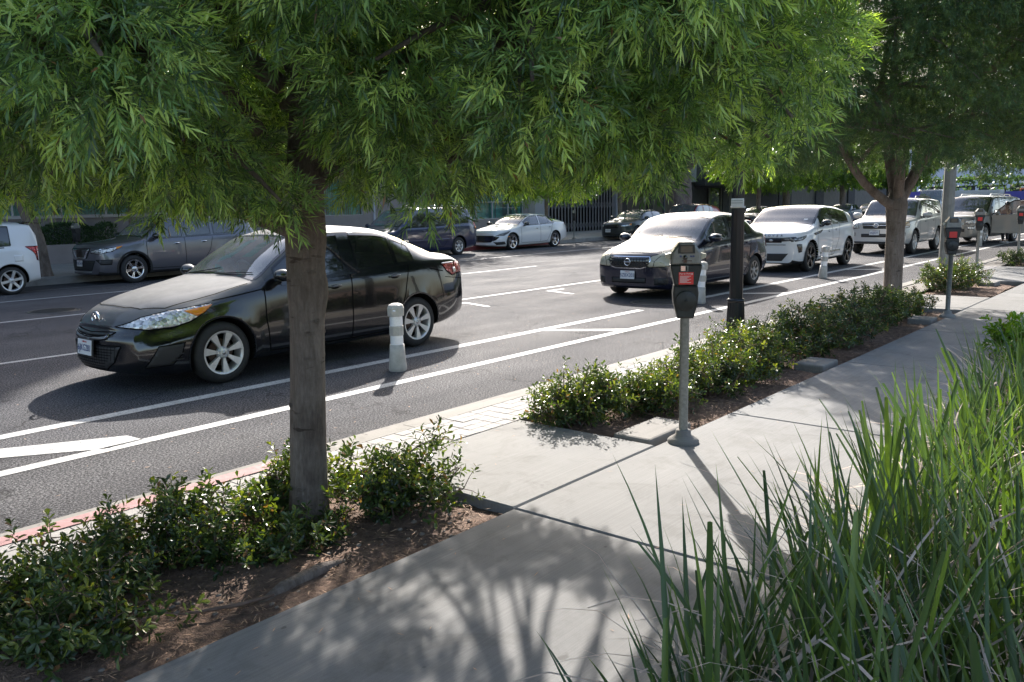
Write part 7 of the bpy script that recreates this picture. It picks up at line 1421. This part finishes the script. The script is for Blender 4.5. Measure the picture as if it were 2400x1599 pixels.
parking_meter("silver domed parking meter on the far sidewalk in front of the hedge at left", 9.95, 23.6, 200, .18, "parking meters on the far side", False)
parking_meter("parking meter on the far sidewalk in front of the white scissor gate", 32.6, 23.5, 200, .18, "parking meters on the far side", False)

def bollard(label, u, v, lean=(0, 0), rz=0):
    t = thing("bollard", label, "bollard", (u, v, 0), R(rz), "white bollards in the bike lane buffer"); t.rotation_euler = (R(lean[0]), R(lean[1]), R(rz))
    n = 8
    m = MB(); m.lathe([(.092, 0), (.100, .012), (.098, .05), (.084, .20), (.078, .292), (.001, .292)], 24, caps=False); m.build("base", ['bollard_body'], t)
    m = MB(); m.lathe([(.070, .292), (.070, .392)], 24, caps=False); m.build("reflective_band", ['reflective'], t)
    m = MB(); m.lathe([(.072, .390), (.080, .394), (.080, .492), (.072, .498)], n, caps=True, sm=False); m.build("collar", ['bollard_body'], t)
    m = MB(); m.lathe([(.070, .497), (.070, .602)], 24, caps=False); m.build("reflective_band", ['reflective'], t)
    m = MB(); m.lathe([(.075, .600), (.092, .606), (.095, .690), (.080, .722), (.045, .738), (.001, .742)], n, caps=False, sm=False); m.build("cap", ['bollard_body'], t)
    m = MB(); m.sphere((-.072, -.052, .665), (.018, .018, .011)); m.build("reflector", ['reflective'], t)
bollard("near white bollard with two silver bands beside the black sedan rear wheel", 6.11, 6.78)
bollard("second white bollard partly hidden behind the near parking meter", 13.4, 6.95, (2.5, 2))
bollard("leaning white bollard in front of the white suv", 19.2, 6.90, (3, 2.5))
bollard("white bollard peeking out right of the second tree trunk", 25.0, 6.85, (2, 2))
bollard("white bollard in front of the champagne suv", 34.4, 6.75, (2, 2))
bollard("farthest white bollard beneath the open suv door", 42.0, 6.2, (1, 2))

lp = thing("street_lamp", "black fluted lamp post with a small metal plate rising behind the shrubs", "lamp post", (9.42, 4.41, SW))
def fluted(r, z0, z1, r2=None, n=16, d=.10):
    r2 = r2 or r; m = MB(); vs = []; N = n*4
    for z, q in ((z0, r), (z1, r2)):
        for k in range(N): a = 2*pi*k/N; rr_ = q*(1-d*(.5+.5*cos(n*a))**2); vs.append((cos(a)*rr_, sin(a)*rr_, z))
    m.add(vs, [(k, (k+1) % N, N+(k+1) % N, N+k) for k in range(N)], 0, True); return m
m = fluted(.118, .06, .42, .098, 12, .08); m.lathe([(.150, -.02), (.150, .04), (.135, .06), (.118, .07)], 28); m.lathe([(.098, .415), (.106, .425), (.106, .445), (.088, .46)], 28); m.build("base", ['lamp_post_black'], lp)
m = fluted(.080, .45, 4.6, .062, 10, .08); m.build("shaft", ['lamp_post_black'], lp)
m = MB(); m.lathe([(.062, 4.6), (.11, 4.66), (.13, 4.72), (.17, 4.95), (.18, 5.15), (.13, 5.32), (.03, 5.42), (.001, 5.5)], 20); m.build("lantern", ['cream_cap'], lp)
m = MB(); m.box((-.095, -.112, 1.545), (-.080, .045, 1.64), 0, .003); m.box((-.101, -.10, 1.585), (-.0955, .04, 1.592), 1); m.box((-.101, -.10, 1.612), (-.0955, .04, 1.617), 1); m.lathe([(.084, 1.53), (.086, 1.53), (.086, 1.55), (.084, 1.55)], 24, mi=0); pt_ = m.build("post_plate", ['white_sign', 'pole_grey'], lp)
gp = thing("utility_pole", "tall grey concrete pole standing behind the second meter", "pole", (20.6, 4.70, SW)); m = MB(); m.lathe([(.135, -.02), (.128, .9), (.085, 9.5)], 12, sm=False); m.lathe([(.17, -.01), (.17, .05), (.13, .07)], 16); m.build("shaft", ['pole_grey'], gp)
m = MB(); m.tube([(0, 0, 9.3), (0, 1.0, 9.7), (0, 2.4, 9.8)], [.05, .045, .04], 8); m.build("arm", ['pole_grey'], gp)
for k, (u, v, h, lb, mt) in enumerate([(75.5, 20.3, 7, "thin white pole far down the street left of the grey pole", 'far_white'), (88.0, 13.2, 8, "pale pole far down the street above the champagne suv", 'pole_grey'), (92.0, 10.3, 8, "slim white mast in front of the pale glass building", 'far_white')]):
    q = thing("distant_pole", lb, "pole", (u, v, 0), 0, "poles around the far crossing"); m = MB(); m.lathe([(.12, -.05), (.09, h)], 10); m.build("shaft", [mt], q)
    if k == 1: m = MB(); m.box((-.2, -.15, 3.4), (.2, .15, 4.3), 0, .03); m.build("signal_head", ['gloss_black'], q)
sg = thing("street_sign", "white street sign on a thin post left of the orange bus", "sign", (62.0, 6.7, 0)); m = MB(); m.lathe([(.03, -.05), (.03, 3.2)], 8); m.build("post", ['galvanised'], sg); m = MB(); m.box((-.04, -.32, 2.45), (-.031, .32, 3.15), 0, .004); m.build("panel", ['white_sign'], sg)

for k, (u0, u1, lb) in enumerate(((4.83, 5.42, "low concrete block beside the near meter base in the planter corner"), (8.08, 8.50, "low concrete block farther along the planter edge near the lamp post"), (12.0, 12.35, "small concrete block next to the second meter base"), (17.9, 18.4, "low concrete block at the far end of the short planter"))):
    q = thing("concrete_block", lb, "concrete block", (u0, 2.86 if k < 3 else 3.2, .0), 0, "concrete blocks in the planters"); m = MB(); m.box((0, 0, -.03), (u1-u0, .30, .165), 0, .018); m.build("block", ['concrete_old'], q)

# far lamp post between the dark shops
q = thing("street_lamp", "thin black lamp post standing on the far sidewalk before the dark storefronts", "lamp post", (41.3, 23.7, .18)); m = MB(); m.lathe([(.12, -.02), (.10, .6), (.07, .65), (.06, 5.0)], 14); m.build("shaft", ['lamp_post_black'], q); m = MB(); m.lathe([(.06, 5.0), (.17, 5.1), (.18, 5.5), (.02, 5.8)], 14); m.build("lantern", ['cream_cap'], q)

# somebody standing behind the open door of the champagne suv
ps = thing("person", "person in dark trousers and pale shoes standing behind the open suv door", "person", (37.2, 6.42, 0), R(150)); ps.scale = (.88, .88, .88)
def skinned(name, joints, edges, mat, parent, sub=2):
    me = bpy.data.meshes.new(name); me.from_pydata([j[:3] for j in joints], edges, []); o = bpy.data.objects.new(name, me); COL.objects.link(o)
    o.modifiers.new("s", 'SKIN'); sl = me.skin_vertices[0].data
    for i, j in enumerate(joints): sl[i].radius = (j[3], j[4] if len(j) > 4 else j[3])
    sl[0].use_root = True; md = o.modifiers.new("u", 'SUBSURF'); md.levels = sub; md.render_levels = sub
    bpy.context.view_layer.update(); nm = bpy.data.meshes.new_from_object(o.evaluated_get(bpy.context.evaluated_depsgraph_get())); bpy.data.objects.remove(o)
    nm.materials.clear(); nm.materials.append(MATS[mat]); nm.polygons.foreach_set("use_smooth", np.ones(len(nm.polygons), dtype=bool)); return link(name, nm, parent)
J = [(0, 0, .95, .15, .11), (0, 0, 1.15, .14, .10), (0, 0, 1.38, .17, .11), (0, 0, 1.50, .06), (0, -.01, 1.60, .085, .095), (0, -.02, 1.70, .075, .09),
     (-.10, 0, .88, .085), (-.11, -.02, .50, .06), (-.11, .02, .10, .04), (.10, 0, .88, .085), (.12, -.04, .50, .06), (.12, .0, .10, .04),
     (-.19, 0, 1.40, .05), (-.25, .02, 1.12, .04), (-.24, -.12, .90, .032), (-.24, -.17, .83, .03), (.19, 0, 1.40, .05), (.26, -.02, 1.14, .04), (.24, -.20, 1.05, .032), (.23, -.27, 1.05, .03)]
E_ = [(0, 1), (1, 2), (2, 3), (3, 4), (4, 5), (0, 6), (6, 7), (7, 8), (0, 9), (9, 10), (10, 11), (2, 12), (12, 13), (13, 14), (14, 15), (2, 16), (16, 17), (17, 18), (18, 19)]
bd = skinned("body", J, E_, 'skin', ps)
skinned("trousers", [(0, 0, .93, .165, .125), (-.10, 0, .86, .10), (-.11, -.02, .50, .078), (-.11, .02, .14, .062), (.10, 0, .86, .10), (.12, -.04, .50, .078), (.12, .0, .14, .062)], [(0, 1), (1, 2), (2, 3), (0, 4), (4, 5), (5, 6)], 'cloth_dark', ps)
skinned("shirt", [(0, 0, .98, .165, .125), (0, 0, 1.15, .155, .115), (0, 0, 1.38, .185, .125), (-.20, 0, 1.39, .065), (-.25, .02, 1.18, .055), (.20, 0, 1.39, .065), (.26, -.02, 1.18, .055)], [(0, 1), (1, 2), (2, 3), (3, 4), (2, 5), (5, 6)], 'plate_ink', ps)
m = MB(); m.sphere((0, .01, 1.70), (.098, .115, .11)); m.build("hair", ['gloss_black'], ps)
for sx in (-.11, .12):
    m = MB(); m.sphere((sx, -.04, .045), (.050, .135, .045)); m.build("shoe", ['shoe'], ps)
